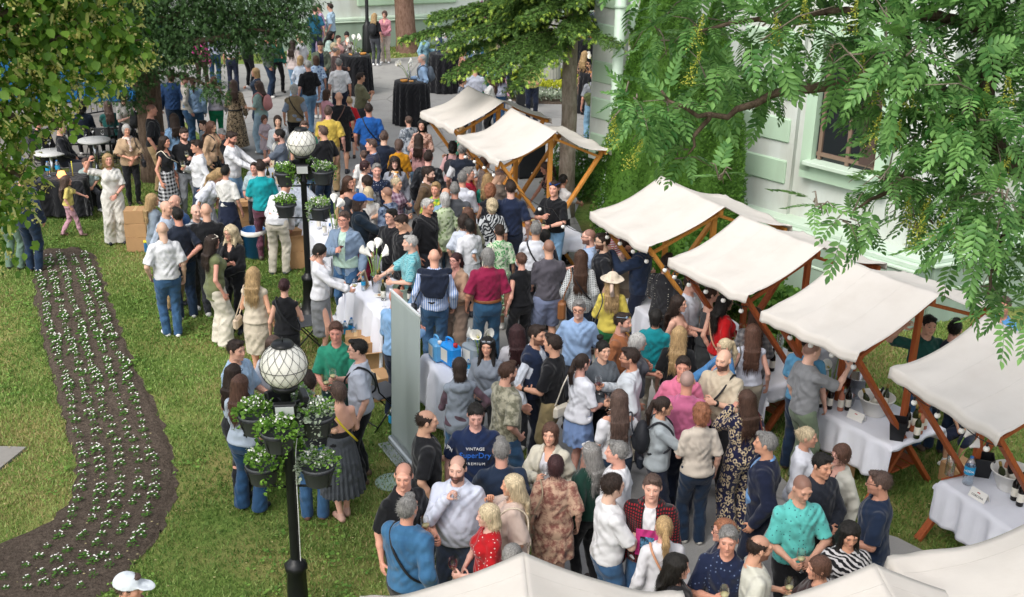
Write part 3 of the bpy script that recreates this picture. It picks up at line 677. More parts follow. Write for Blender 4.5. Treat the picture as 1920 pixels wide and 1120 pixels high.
                mb = MB(); s0 = 1 if sx > 0 else -1; pts = [(s0 * .12, .0, 1.475), (s0 * .05, -.155 - belly * .5, 1.3), (-s0 * .12, -.15 - belly * .9, 1.08), (-s0 * .2 * W, 0, .98), (-s0 * .12, .15, 1.08), (s0 * .03, .165, 1.28), (s0 * .11, .1, 1.43), (s0 * .12, .0, 1.475)]
                mb.tube(smooth_path(pts), .012, 5); bits('strap', mb, plain('strap_leather', c, .5))
            elif k == 'pack':
                g = G((-.2, .05, 1.0), (.2, .36, 1.52), .014); g.ell((0, .2, 1.24), (.15, .09, .2), 0); g.ell((0, .26, 1.18), (.1, .06, .1), .02); g.wrinkle(.006, seed, 20, 20); V, Fc = g.mesh(); b_ = link('backpack', np_mesh('backpack', fin(V), Fc), plain('pack_nylon', c, .7, bump=.01), root)
                for s0 in (-1, 1):
                    mb = MB(); mb.tube(smooth_path([(s0 * .1, .15, 1.4), (s0 * .11, .02, 1.485), (s0 * .11, -.13, 1.36), (s0 * .15, -.08, 1.16), (s0 * .1, .13, 1.08)]), .014, 5); v = fin(np.array([tuple(p) for p in mb.v])); mb.v = [tuple(p) for p in v]; mb.build('strap', plain('strap_leather', c, .6), b_)
        elif k == 'watch':
            i = 1; A = AR[i]; e_ = A[1] * .12 + A[2] * .88; d_ = (A[2] - A[1]) / np.linalg.norm(A[2] - A[1]); mb = MB(); mb.tube([e_ - d_ * .012, e_ + d_ * .012], .037, 10); bits('wristwatch', mb, plain('watch', c, .3))
        elif k == 'belt':
            g = G((-.28, -.28, .96), (.28, .28, 1.12), .011); g.prof(zs, a + .033, b + .033, yy, 0, z0=1.0, z1=1.04); V, Fc = g.mesh(); link('belt', np_mesh('belt', fin(V), Fc), plain('belt_leather', c, .45), root)
        elif k == 'scarf':
            g = G((-.2, -.25, 1.2), (.2, .2, 1.58), .013)
            for t_ in range(10): t0, t1 = 2 * pi * t_ / 10, 2 * pi * (t_ + 1) / 10; g.cone((.075 * sin(t0), .01 - .08 * cos(t0), 1.46), (.075 * sin(t1), .01 - .08 * cos(t1), 1.46), .03, .03, .02)
            g.cone((.02, -.1, 1.42), (.03, -.17, 1.22), .04, .035, .02); g.wrinkle(.008, seed, 30, 30); V, Fc = g.mesh(); link('scarf', np_mesh('scarf', fin(V), Fc), fabric(c, 'mot', 'f0e6dc'), root)
    P['hands'] = hands; P['root'] = root
    return root
def smooth_path(pts, n=5):
    pts = [Vector(p) for p in pts]; out = []
    for i in range(len(pts) - 1):
        p0, p1, p2, p3 = pts[max(i - 1, 0)], pts[i], pts[i + 1], pts[min(i + 2, len(pts) - 1)]
        for k in range(n):
            t = k / n; out.append(.5 * ((2 * p1) + (p2 - p0) * t + (2 * p0 - 5 * p1 + 4 * p2 - p3) * t * t + (3 * p1 - p0 - 3 * p2 + p3) * t ** 3))
    out.append(pts[-1]); return out
# ================================================================ ground
def inpoly(X, Y, poly):
    ins = np.zeros(X.shape, bool); n = len(poly)
    for i in range(n):
        x1, y1 = poly[i][:2]; x2, y2 = poly[(i + 1) % n][:2]
        if y1 == y2: continue
        c = ((y1 > Y) != (y2 > Y)) & (X < (x2 - x1) * (Y - y1) / (y2 - y1) + x1); ins ^= c
    return ins
def sheet(name, poly, z, mat, sub=0):
    import bmesh
    bm = bmesh.new(); bm.faces.new([bm.verts.new((p[0], p[1], z)) for p in poly]); bmesh.ops.triangulate(bm, faces=bm.faces[:])
    me = bpy.data.meshes.new(name); bm.to_mesh(me); bm.free(); o = link(name, me, mat); o['kind'] = 'structure'; return o
def mat_lawn():
    t = NT('lawn'); co = t.co(); a = t.noise(co, .55, 5, .65); b = t.noise(co, 9, 5, .7); c = t.noise(co, 60, 3)
    g = t.mix(t.ramp(b, [(.3, 0.0), (.7, 1.0)]), '4c6a2e', '87a052'); g = t.mix(t.ramp(a, [(.42, 0.0), (.62, 1.0)]), g, '9a955c'); g = t.mix(t.ramp(c, [(.45, 0.0), (.75, .6)]), g, '5a5330')
    t.base(g, .95, .1); t.bump(t.math('ADD', c, b), .04, .8); return t.m
def mat_asphalt():
    t = NT('asphalt'); co = t.co(); a = t.noise(co, .35, 6, .6); b = t.noise(co, 180, 2); c = t.noise(co, 2.5, 5, .7)
    g = t.mix(t.ramp(a, [(.3, 0.0), (.7, 1.0)]), '9b9a98', 'adaba7'); g = t.mix(t.ramp(c, [(.5, 0.0), (.8, .6)]), g, '858380'); g = t.mix(t.ramp(b, [(.3, 0.0), (.8, .35)]), g, '55534f'); vo = t.n('TexVoronoi', feature='DISTANCE_TO_EDGE'); vo.inputs['Scale'].default_value = .35; dn_ = t.mix(.12, co, t.n('TexNoise').outputs[1]); t.l(dn_, vo.inputs['Vector']); g = t.mix(t.ramp(vo.outputs[0], [(0.0, .45), (.012, 0.0)]), g, '4a4844'); st = t.ramp(t.noise(co, 1.1, 4, .7), [(.60, 0.0), (.68, .35)]); g = t.mix(st, g, '6b6862')
    t.base(g, .85, .25); t.bump(b, .004, .5); return t.m
def mat_soil():
    t = NT('soil'); co = t.co(); a = t.noise(co, 22, 6, .75); b = t.noise(co, 2, 4)
    g = t.mix(t.ramp(a, [(.3, 0.0), (.75, 1.0)]), '4a4038', '887a6d'); g = t.mix(t.math('MULTIPLY', b, .5), g, '4a4038'); t.base(g, .95, .1); t.bump(a, .06, 1.0); return t.m
LAWN, ASPH, SOIL = mat_lawn(), mat_asphalt(), mat_soil()
mb = MB(); mb.grid(lambda u, v: (-300 + 600 * u, -250 + 700 * v, -.004), 40, 40); o = mb.build('ground', LAWN); o['kind'] = 'structure'
P2 = lambda L: [at(*p)[:2] for p in L]
pl_left = P2([(330, 215), (395, 270), (500, 345), (640, 440), (700, 540), (800, 620), (830, 690), (900, 760), (985, 830), (1000, 960), (1040, 1119)])
pl_right = P2([(1870, 1119), (1790, 1075), (1745, 1040), (1682, 1008), (1600, 985), (1500, 930), (1420, 850), (1290, 700), (1200, 590), (1110, 480), (1085, 420)])
path_poly = pl_left + [(1.0, 6.0), (1.0, 3.0), (6.5, 3.0), (5.2, 8.0)] + pl_right + [(1.2, 22.3), (2.6, 30.0), (7, 36), (9.5, 42.0), (3.0, 42.3), (-4.2, 38.9), (-8, 37.6), (-16, 36.2), (-30, 33), (-30, 26), (-16, 26), (-11.5, 27.2)]
sheet('path', path_poly, .004, ASPH)
terr = P2([(-120, 330), (60, 318), (300, 312), (330, 215), (300, 150), (0, 150), (-200, 160)])
sheet('pavement', terr, .008, plain('paving', '7d7973', .9, scale=3, var=.2))
slab = P2([(-80, 838), (50, 842), (30, 858), (0, 882), (-80, 900)]); mb = MB()
def prism(mb, poly, z0, z1, m=0):
    n = len(poly); mb.add([(p[0], p[1], z0) for p in poly] + [(p[0], p[1], z1) for p in poly], [tuple(range(n, 2 * n))[::1]] + [(i, (i + 1) % n, n + (i + 1) % n, n + i) for i in range(n)], m)
prism(mb, slab, -.02, .03); o = mb.build('pavement_slab', plain('concrete', '8a8680', .9, scale=20)); o['kind'] = 'structure'
# flower bed
bed = P2([(62, 500), (64, 478), (90, 466), (150, 466), (178, 480), (192, 520), (215, 590), (250, 680), (300, 780), (326, 860), (332, 920), (300, 1000), (240, 1075), (190, 1119), (150, 1150), (-80, 1150), (-80, 1040), (30, 1010), (100, 975), (140, 920), (140, 860), (112, 760), (85, 660), (66, 570)])
jr = random.Random(12); bd2 = []
for i in range(len(bed)):
    p_, q_ = Vector(bed[i]), Vector(bed[(i + 1) % len(bed)]); n_ = max(1, int((q_ - p_).length / .14)); nn = Vector((q_.y - p_.y, p_.x - q_.x)).normalized() if (q_ - p_).length else Vector((0, 0))
    for k in range(n_): v_ = p_.lerp(q_, k / n_) + nn * jr.uniform(-.05, .05); bd2.append((v_.x, v_.y))
sheet('flower_bed_soil', bd2, .003, SOIL)
# lumpy earth on top of the bed
rs = np.random.RandomState(3); bx = np.array(bed); gx = np.arange(bx[:, 0].min(), bx[:, 0].max(), .035); gy = np.arange(bx[:, 1].min(), bx[:, 1].max(), .035); X, Y = np.meshgrid(gx, gy, indexing='ij')
ins = inpoly(X, Y, bed); e = ins.copy().astype(float)
for _ in range(3): e[1:-1, 1:-1] = (e[1:-1, 1:-1] + e[2:, 1:-1] + e[:-2, 1:-1] + e[1:-1, 2:] + e[1:-1, :-2]) / 5
Z = -.02 + .035 * e ** 2 + e * (.018 * rs.rand(*X.shape) + .012 * np.sin(X * 5 + 2 * np.sin(Y * 3)) * np.sin(Y * 4.3)) ; Zb = Z
idg = np.arange(X.size).reshape(X.shape); q = np.stack([idg[:-1, :-1], idg[1:, :-1], idg[1:, 1:], idg[:-1, 1:]], -1)[ins[:-1, :-1] | ins[1:, 1:]]
q = q; o = link('soil', np_mesh('soil', np.stack([X, Y, Z], -1).reshape(-1, 3), q), SOIL); o['kind'] = 'structure'
# grass blades
def leafmat(name, c1, c2, rough=.6, trans=.25, sc_=3.0):
    t = NT(name); v = t.noise(t.co(), sc_, 3); ob = t.n('NewGeometry'); r = ob.outputs['Random Per Island']
    f = t.math('ADD', t.math('MULTIPLY', v, .6), t.math('MULTIPLY', r, .55)); f = t.ramp(f, [(.25, 0.0), (.8, 1.0)])
    c = t.mix(f, c1, c2); t.base(c, rough, .3)
    tr = t.n('BsdfTranslucent'); t.l(c, tr.inputs[0]); mx = t.n('MixShader'); mx.inputs[0].default_value = trans
    t.l(t.b.outputs[0], mx.inputs[1]); t.l(tr.outputs[0], mx.inputs[2]); t.l(mx.outputs[0], t.t.nodes['Material Output'].inputs[0]); return t.m
def blades(name, n, rect, excl, incl, hmin, hmax, mats, wd=.006):
    rs = np.random.RandomState(len(name)); x = rs.uniform(rect[0], rect[1], n); y = rs.uniform(rect[2], rect[3], n); ok = np.ones(n, bool)
    for p in excl: ok &= ~inpoly(x, y, p)
    if incl is not None: ok &= inpoly(x, y, incl)
    d = np.sin(x * 2.1 + 2 * np.sin(y * 1.3)) * np.sin(y * 1.7 + 1.5 * np.sin(x * .9)) + .4 * np.sin(x * 7) * np.sin(y * 6); ok &= rs.rand(n) < .75 + .3 * d
    x, y = x[ok], y[ok]; n = len(x); h = rs.uniform(hmin, hmax, n); a = rs.uniform(0, 2 * pi, n); l = rs.uniform(.2, .9, n) * h; b = rs.uniform(0, 2 * pi, n); w_ = wd * (1 + y * .06)
    p0 = np.stack([x - np.cos(a) * w_, y - np.sin(a) * w_, np.zeros(n)], 1); p1 = np.stack([x + np.cos(a) * w_, y + np.sin(a) * w_, np.zeros(n)], 1); p2 = np.stack([x + l * np.cos(b), y + l * np.sin(b), h], 1)
    V = np.stack([p0, p1, p2], 1).reshape(-1, 3); F_ = np.arange(3 * n).reshape(-1, 3); d2 = np.sin(x * 1.1 + 2) * np.sin(y * .8 + x * .3) + rs.normal(0, .5, n); mi = np.where(d2 > .75, 2, np.where(d2 > -.1, 1, 0))
    o = link(name, np_mesh(name, V, F_, smooth=False, mi=mi), mats); return tag(o, kind='stuff', cat='grass')
gm = [leafmat('grass_dark', '4b6c2c', '7a964a'), leafmat('grass_light', '74923f', 'a0b26a'), leafmat('grass_dry', '958f5c', 'b0a070')]
o = blades('lawn_grass', 430000, (-9.5, 1.2, 7.5, 26.5), [bd2, path_poly, slab], None, .025, .055, gm, .005); o['label'] = 'short patchy green and straw coloured lawn grass left of the crowd'
o = blades('stall_grass', 130000, (1.0, 8.0, 8.5, 19.5), [path_poly], None, .03, .065, gm, .006); o['label'] = 'green grass growing under and behind the market stalls'
o = blades('verge_grass', 16000, (-9, 9, 38, 43.5), [path_poly], None, .04, .08, gm, .01); o['label'] = 'thin strip of grass along the far building wall'
# clover, weeds and fallen petals scattered over the lawn
rs = np.random.RandomState(77); n = 5200; x = rs.uniform(-9.5, .8, n); y = rs.uniform(7.5, 24, n); dens = np.sin(x * 1.7 + 1.5 * np.sin(y * .8)) * np.sin(y * 1.3 + x) ; ok = (dens > .1) & ~inpoly(x, y, bed) & ~inpoly(x, y, path_poly) & ~inpoly(x, y, slab); x, y = x[ok], y[ok]; n = len(x); k = 5
px_ = np.repeat(x, k) + rs.normal(0, .025, n * k); py_ = np.repeat(y, k) + rs.normal(0, .025, n * k); a = rs.uniform(0, 2 * pi, n * k); s_ = rs.uniform(.010, .024, n * k); z_ = rs.uniform(.03, .06, n * k)
V = np.stack([np.stack([px_ + s_ * np.cos(a + o_), py_ + s_ * np.sin(a + o_), z_ + .006 * np.sin(a * 2 + o_)], 1) for o_ in (0, pi / 2, pi, 3 * pi / 2)], 1).reshape(-1, 3); o = link('clover', np_mesh('clover', V, np.arange(4 * n * k).reshape(-1, 4), smooth=False), leafmat('clover_leaf', '4d7a30', '86a84e')); tag(o, 'clover and broad leaved weeds scattered through the lawn', 'weeds', kind='stuff')
n = 1500; x = rs.uniform(-9.5, 6.5, n); y = rs.uniform(7.5, 24, n); a = rs.uniform(0, 6, n); s_ = rs.uniform(.006, .016, n); V = np.stack([np.stack([x + s_ * np.cos(a + o_), y + s_ * np.sin(a + o_) * .6, np.full(n, .045) + .004 * np.cos(a)], 1) for o_ in (0, pi / 2, pi, 3 * pi / 2)], 1).reshape(-1, 3); ok = ~inpoly(x, y, path_poly); V = V.reshape(-1, 4, 3)[ok].reshape(-1, 3); o = link('fallen_petals', np_mesh('fallen_petals', V, np.arange(len(V)).reshape(-1, 4), smooth=False), plain('petal_litter', 'c2b582', .8)); tag(o, 'pale petals and leaf litter lying in the grass', 'litter', kind='stuff')
# bed plants
LFm = leafmat('plant_leaf', '2f5c1c', '5f8f35'); WHT = plain('petal_white', 'f4f2ea', .6, var=.03); YEL = plain('petal_yellow', 'd8cf4a', .6)
def clump(r, h, nl, nf, seed, fr=.016, lz=.6):
    q = random.Random(seed); mb = MB()
    for i in range(nl):
        a = q.uniform(0, 2 * pi); d = r * math.sqrt(q.random()); z = h * (1 - (d / r) ** 2 * .6) * q.uniform(.35, 1); c = Vector((cos(a) * d, sin(a) * d, z)); s_ = q.uniform(.5, 1) * r * .42; u = Vector((cos(a + q.uniform(-.6, .6)), sin(a + q.uniform(-.6, .6)), q.uniform(-.3, lz))).normalized() * s_; v = u.cross(Vector((q.uniform(-.3, .3), q.uniform(-.3, .3), 1))).normalized() * s_ * .42
        mb.add([c - u, c + v - u * .1, c + u, c - v - u * .1], [(0, 1, 2, 3)], 0)
    for i in range(nf):
        a = q.uniform(0, 2 * pi); d = r * .85 * math.sqrt(q.random()); c = Vector((cos(a) * d, sin(a) * d, h * (1.05 - (d / r) ** 2 * .5) + q.uniform(0, .02)))
        for k in range(5):
            b = 2 * pi * k / 5 + a; e = Vector((cos(b), sin(b), q.uniform(-.2, .5))) * fr; f_ = Vector((-sin(b), cos(b), 0)) * fr * .6; mb.add([c, c + e * .6 + f_, c + e * 1.2, c + e * .6 - f_], [(0, 1, 2, 3)], 1)
    return mb
cm = [clump(.043 + .004 * i, .06, 34, 2 + i, i, fr=.0085).mesh('bed_plant') for i in range(6)]
for me in cm: me.materials.append(LFm); me.materials.append(WHT)
z1 = lambda p: (p[0] / 3.295, 440 + p[1] / 3.295); z2 = lambda p: (p[0] / 3.295, 780 + p[1] / 3.295)
ROWS = [([(215, 135), (240, 260), (285, 400), (300, 540), (345, 680), (400, 860), (430, 980)], [(450, 20), (490, 140), (515, 260), (505, 430), (485, 515), (430, 680), (370, 760), (320, 800), (265, 850), (235, 895), (175, 940), (90, 985), (20, 1015)]),
        ([(295, 165), (330, 270), (370, 420), (405, 560), (450, 720), (500, 880), (540, 1030)], [(565, 20), (590, 130), (605, 240), (635, 340), (640, 440), (615, 520), (570, 650), (545, 705), (490, 780), (445, 830), (400, 870), (345, 920), (285, 965), (200, 1005), (125, 1050), (20, 1085)]),
        ([(370, 130), (410, 260), (450, 420), (500, 570), (540, 720), (580, 850), (620, 980)], [(655, 15), (690, 100), (725, 180), (740, 290), (750, 400), (730, 520), (690, 610), (660, 700), (610, 800), (555, 840), (515, 885), (460, 930), (400, 980), (315, 1030), (230, 1075), (130, 1095)]),
        ([(455, 150), (510, 290), (550, 440), (590, 580), (630, 700), (680, 850), (720, 1000)], [(765, 20), (790, 120), (830, 200), (850, 300), (865, 420), (840, 520), (800, 590), (775, 670), (730, 770), (660, 860), (600, 905), (530, 950), (440, 1010), (380, 1055), (310, 1105)]),
        ([(520, 130), (570, 270), (610, 400), (660, 540), (700, 680), (770, 820), (800, 930)], [(865, 20), (900, 150), (940, 250), (960, 330), (965, 440), (940, 530), (905, 600), (890, 690), (860, 750), (805, 840), (740, 885), (690, 930), (620, 980), (545, 1030), (480, 1090)])]
ordn = lambda n: str(n) + ('th' if 10 <= n % 100 <= 20 else {1: 'st', 2: 'nd', 3: 'rd'}.get(n % 10, 'th'))
RN_ = ['outermost left row', 'second row from the left', 'middle row', 'second row from the right', 'outermost right row']
for ri, (a_, b_) in enumerate(ROWS):
    pts = [at(*z1(p)) for p in a_] + [at(*z2(p)) for p in b_]; acc = 0.0; npl = 0
    for i in range(len(pts) - 1):
        d = (pts[i + 1] - pts[i]); L = d.length; s_ = acc
        while s_ < L:
            p = pts[i] + d * (s_ / L) + Vector((R_.uniform(-.012, .012), R_.uniform(-.05, .05), 0)); o = bpy.data.objects.new('flowering_plant', cm[R_.randrange(6)]); COL.objects.link(o)
            o.location = (p.x, p.y, .02); k = R_.uniform(.75, 1.25); o.scale = (k, k * (1.7 if i < 6 else 1), k * R_.uniform(.8, 1.2)); npl += 1
            tag(o, ordn(npl) + ' plant from the far end, ' + RN_[ri] + ' of the bed', 'bedding plant', 'white bedding plants, ' + RN_[ri]); s_ += .168 if i < 6 else .192
        acc = s_ - L
# ================================================================ buildings
def mat_wall(c, c2, name='plaster', grime=.35):
    t = NT(name); co = t.co(); a = t.noise(t.co((1, 1, .25)), 1.3, 5, .65); b = t.noise(co, 25, 3); g = t.mix(t.ramp(a, [(.45, 0.0), (.75, grime)]), c, c2)
    t.base(g, .9, .15); t.bump(b, .004, .4); return t.m
W_WHITE = mat_wall('cdd3cd', 'a09d8c', grime=.55); W_GREEN = mat_wall('b4cdb4', '93a08a', 'green_plaster'); W_BASE = mat_wall('9caf9f', '7d8877', 'base_plaster', .5); W_PALE = mat_wall('c4d6c4', 'a3ab98', 'pale_trim')
# right wing: local x runs along the facade from the near corner to the far corner, local y points out to the crowd
A_ = Vector((6.21, 17.0, 0)); B_ = Vector((2.05, 21.63, 0)); ang = math.atan2(B_.y - A_.y, B_.x - A_.x); LW = (B_ - A_).length
bld = empty('building', A_, ang, 'white and pale green plastered building wing with rusticated corner blocks behind the stalls', 'building')
mb = MB(); mb.box((LW / 2, -5.2, 4.5), (LW, 10, 9)); mb.build('wall', W_WHITE, bld)
mb = MB(); mb.box((LW / 2, .0 + .02, .5), (LW + .3, .5, 1.0)); mb.build('plinth', W_BASE, bld)
mb = MB()
for z, d, h in ((.98, .30, .05), (1.045, .24, .08), (1.12, .15, .07), (.55, .275, .05)): mb.box((LW / 2, d - .23, z), (LW + .34, .48, h), bev=.012)
mb.build('base_moulding', W_PALE, bld)
def blocks(x0, x1, zs, mat, d=.05, name='quoin'):
    for z in zs: mb = MB(); mb.box(((x0 + x1) / 2, -.2 + d / 2 + .02, z), (x1 - x0, d, .40), bev=.02); mb.build(name, mat, bld)
mb = MB(); mb.box((3.15, -.17, 5), (1.25, .12, 7.7)); mb.box((6.85, -.17, 5), (.8, .12, 7.7)); mb.build('pilaster', W_WHITE, bld)
blocks(2.62, 3.7, [1.87 + .7 * i for i in range(6)], W_GREEN, .11); blocks(6.5, 7.2, [1.47 + .7 * i for i in range(6)], W_GREEN, .11); blocks(4.3, 5.4, [1.87 + .7 * i for i in range(6)], W_GREEN, .05)
# window
wx = 1.55
mb = MB(); mb.box((wx - .68, -.12, 3.1), (.2, .14, 2.2)); mb.box((wx + .68, -.12, 3.1), (.2, .14, 2.2)); mb.box((wx, -.12, 4.3), (1.56, .14, .2)); mb.box((wx, -.12, 2.0), (1.56, .14, .24))
wf = mb.build('window', W_GREEN, bld)
mb = MB(); mb.box((wx, -.05, 2.165), (1.3, .3, .07), bev=.01); mb.build('sill', W_PALE, wf)
mb = MB(); mb.box((wx, -.197, 3.15), (1.16, .02, 1.9)); mb.build('pane', plain('dark_glass', '23262a', .15, spec=.6), wf)
mb = MB()
for x in (-.5, -.02, .5): mb.box((wx + x, -.17, 3.15), (.06, .05, 1.88))
for z in (2.3, 3.4, 4.05): mb.box((wx, -.165, z), (1.1, .05, .06))
mb.build('sash', plain('old_wood', '7b6657', .7), wf)
mb = MB(); mb.box((wx - .38, -.135, 3.1), (.26, .02, 1.6)); mb.build('shutter', plain('brown_wood', '4a3a34', .7), wf)
mb = MB(); mb.tube([(.2, .02, 1.2), (.2, .02, 2.6), (.05, .02, 3.4)], .012, 6); mb.box((-.08 + .45, -.17, 1.62), (.18, .04, .16)); mb.build('cable', plain('grey_metal', '9a9c98', .5), bld)
# second face of the wing, beyond the near corner
C_ = Vector((9.2, 18.4, 0)); ang2 = math.atan2(C_.y - A_.y, C_.x - A_.x); b2 = empty('side_building', A_ + Vector((0.04, .1, 0)), ang2, 'pale green side face of the building turning away at the right edge', 'building')
mb = MB(); mb.box((5.2, 3.2, 4.5), (10, 6, 9)); mb.build('wall', W_WHITE, b2); mb = MB(); mb.box((5.2, .05, .5), (10, .5, 1.0)); mb.build('plinth', W_BASE, b2)
mb = MB()
for z, d, h in ((.98, .30, .05), (1.045, .24, .08), (1.12, .15, .07), (.55, .275, .05)): mb.box((5.2, .25 - d, z), (10.1, .4, h), bev=.012)
mb.build('base_moulding', W_PALE, b2)
# rain pipe
rp = empty('rain_pipe', (1.80, 21.57, 0), 0, 'pale green rainwater pipe running down the far corner of the wing', 'rain pipe')
mb = MB(); mb.tube([(.05, -.1, 8), (.05, -.1, 1.25), (-.02, -.22, 1.05), (-.12, -.36, .85), (-.14, -.38, .0)], .1, 14); pp = mb.build('pipe', plain('pipe_paint', 'bccfbe', .5), rp)
mb = MB()
for z in (1.4, 2.35, 4.2, 6): mb.lathe([(.1, z - .03), (.118, z - .02), (.118, z + .02), (.1, z + .03)], 14, (.05, -.1, 0))
mb.build('pipe_bracket', plain('pipe_paint2', 'a9bdab', .5), rp)
# far wall
fw = Vector((-6.69, 40.17, 0)); fa = math.atan2(4.34, 9.91); fb = empty('far_building', fw, fa, 'long pale green building base closing the far side of the plaza', 'building')
mb = MB(); mb.box((0, 4, 4.5), (70, 7.6, 9)); mb.build('wall', W_WHITE, fb); mb = MB(); mb.box((0, .2, .44), (70, .5, .88)); mb.build('plinth', W_BASE, fb)
mb = MB()
for z, d, h in ((.92, .16, .05), (1.0, .1, .08), (.53, .065, .05)): mb.box((0, .1 - d + .1, z), (70.1, .3, h), bev=.01)
mb.build('base_moulding', W_PALE, fb)
mb = MB()
for x in (-22, -12, -2, 3.2, 9, 20): mb = MB(); mb.box((x, .15, 2.4), (3.6, .12, 2.0), bev=.03); mb.build('panel', W_GREEN, fb)
# ================================================================ stalls
def woodmat(name, c1, c2):
    t = NT(name); v = t.noise(t.co((18, 18, 1.6)), 3, 4, .6); v2 = t.noise(t.co(), 2, 2); t.base(t.mix(t.ramp(t.math('ADD', v, t.math('MULTIPLY', v2, .4)), [(.45, 0.0), (.9, 1.0)]), c1, c2), .55, .35); t.bump(v, .003, .4); return t.m
W_OR = woodmat('honey_pine', 'c07a2e', 'd99a4c'); W_RED = woodmat('red_brown_pine', '8a4220', 'a8592f')
def canvas():
    t = NT('canvas'); co = t.co(); a = t.noise(co, 2.0, 5, .6); r = t.n('TexNoise', noise_type='RIDGED_MULTIFRACTAL'); r.inputs['Scale'].default_value = 1.1; r.inputs['Detail'].default_value = 3; r.inputs['Distortion'].default_value = 1.2; t.l(co, r.inputs['Vector'])
    c = t.mix(t.ramp(a, [(.45, 0.0), (.8, .6)]), 'e0dad2', 'd0c8be'); t.base(c, .8, .2); sm = t.n('TexWave', wave_type='BANDS', bands_direction='Y'); sm.inputs['Scale'].default_value = .33; sm.inputs['Distortion'].default_value = .15; t.l(co, sm.inputs[0]); t.bump(t.math('ADD', t.math('MULTIPLY', r.outputs[0], .35), t.math('ADD', t.math('MULTIPLY', t.noise(co, 5, 3), .5), t.math('MULTIPLY', t.ramp(sm.outputs[1], [(.485, 0.0), (.5, 1.0), (.515, 0.0)]), .35))), .02, .5)
    tr = t.n('BsdfTranslucent'); t.l(c, tr.inputs[0]); mx = t.n('MixShader'); mx.inputs[0].default_value = .25; t.l(t.b.outputs[0], mx.inputs[1]); t.l(tr.outputs[0], mx.inputs[2]); t.l(mx.outputs[0], t.t.nodes['Material Output'].inputs[0]); return t.m
CANV = canvas()
def linen():
    t = NT('linen'); co = t.co(); t.base(t.mix(t.noise(co, 4, 3), 'dadce6', 'e6e8f0'), .8, .2); wv = t.n('TexWave', wave_type='BANDS', bands_direction='Y'); wv.inputs['Scale'].default_value = .9; wv.inputs['Distortion'].default_value = .4; t.l(co, wv.inputs[0]); t.bump(t.math('ADD', t.math('MULTIPLY', t.ramp(wv.outputs[1], [(.47, 0.0), (.5, 1.0), (.53, 0.0)]), .2), t.noise(co, 2.5, 2)), .02, .4); return t.m
CLOTH_W = linen(); CLOTH_B = fabric('15161b', '', rough=.75)
ZE, ZR, HWD = 2.087, 2.505, 1.14
STALLS = []
def stall(o, u, L, wood, label, seed, ze=ZE, zr=ZR, hw=HWD, table=True, sag=.07):
    """o: far end of the ridge on the ground, u: ridge direction towards the viewer; local +y runs back to the far end, local x to the right"""
    ang = math.atan2(-u.y, -u.x) - pi / 2; c = o + u * (L / 2); root = empty('market_stall', (c.x, c.y, 0), ang, label, 'market stall', 'canvas roofed market stalls'); h = L / 2
    q = random.Random(seed); ph = [q.uniform(0, 6) for _ in range(8)]
    def cz(s, x, v):    # s side, x 0 ridge..1 eave, v -1..1 along
        z = zr + (ze - zr) * x; z -= sag * sin(pi * x) * (.55 + .45 * (abs(v) ** 2)) ; z += sum(.011 * sin(16 * math.atan2(v * cs + 1.15, 1.12 - x) + ph[3]) * math.exp(-2.6 * math.hypot(v * cs + 1.15, 1.12 - x)) for cs in (-1, 1)); z += .006 * sin(5 * v + 7 * x + ph[0]) + .003 * sin(14 * v + 3 * x + ph[1]) + .018 * math.exp(-((x - .9 + .15 * v) * 6) ** 2) * sin(9 * v + ph[2]); return z - (.03 * (1 - v * v) * (1 - x) * 0.6)
    ov = .09
    for s in (-1, 1):
        mb = MB()
        def fn(a, b):
            x = a * 1.1; v = b * 2 - 1
            if x <= 1.0: return (s * hw * x, v * (h + ov * (1 - .35 * sin(pi * x))), cz(s, x, v) + .03)
            t = (x - 1) / .1; return (s * (hw + .02 * t + (.005 * sin(6 * v + ph[3]) + .004 * sin(23 * v + ph[6])) * t), v * (h + ov) * (1 - .015 * t), cz(s, 1, v) + .03 - t * (.105 + .006 * sin(4.3 * v + ph[4]) + .003 * sin(21 * v + ph[5])))
        mb.grid(fn, 33, 30); o_ = mb.build('canopy', CANV, root)
        md = o_.modifiers.new('thick', 'SOLIDIFY'); md.thickness = .004
    mb = MB(); mb.box((0, 0, zr - .075), (.055, L + .04, .07), bev=.004); mb.build('ridge_beam', wood, root)
    for s in (-1, 1): mb = MB(); mb.box((s * hw * .95, 0, ze - .035), (.05, L + .06, .06), bev=.004); mb.build('eave_beam', wood, root)
    for e in (-1, 1):
        y = e * (h - .06)
        for s in (-1, 1):
            mb = MB(); mb.bar((s * hw * .93, y + s * .027, ze - .04), (-s * .52, y + s * .027, .0), .05, .085, up=(0, 1, 0), bev=.005); mb.build('frame_bar', wood, root)
            mb = MB(); mb.bar((0, y + .0, zr - .13), (s * hw * .9, y, ze - .13), .04, .045, up=(0, 1, 0), bev=.004); mb.build('rafter', wood, root)
        mb = MB(); mb.box((0, y - e * .08, (zr + .55) / 2 - .03), (.075, .055, zr - .62), bev=.004); mb.build('post', wood, root)
        mb = MB(); mb.box((0.01, y - e * .08, .70), (.74, .06, .07), bev=.004); mb.build('table_support', wood, root)
    mb = MB()
    for i in range(5): mb.box((-.30 + i * .155, 0, .745), (.14, L * .9, .025), bev=.003)
    mb.build('table_top', wood, root)
    mb = MB()
    for i in range(4): mb.box((-.27 + i * .18, 0, .30), (.14, L * .9, .022), bev=.003)
    mb.build('shelf', wood, root)
    STALLS.append((root, c, ang, L)); return root
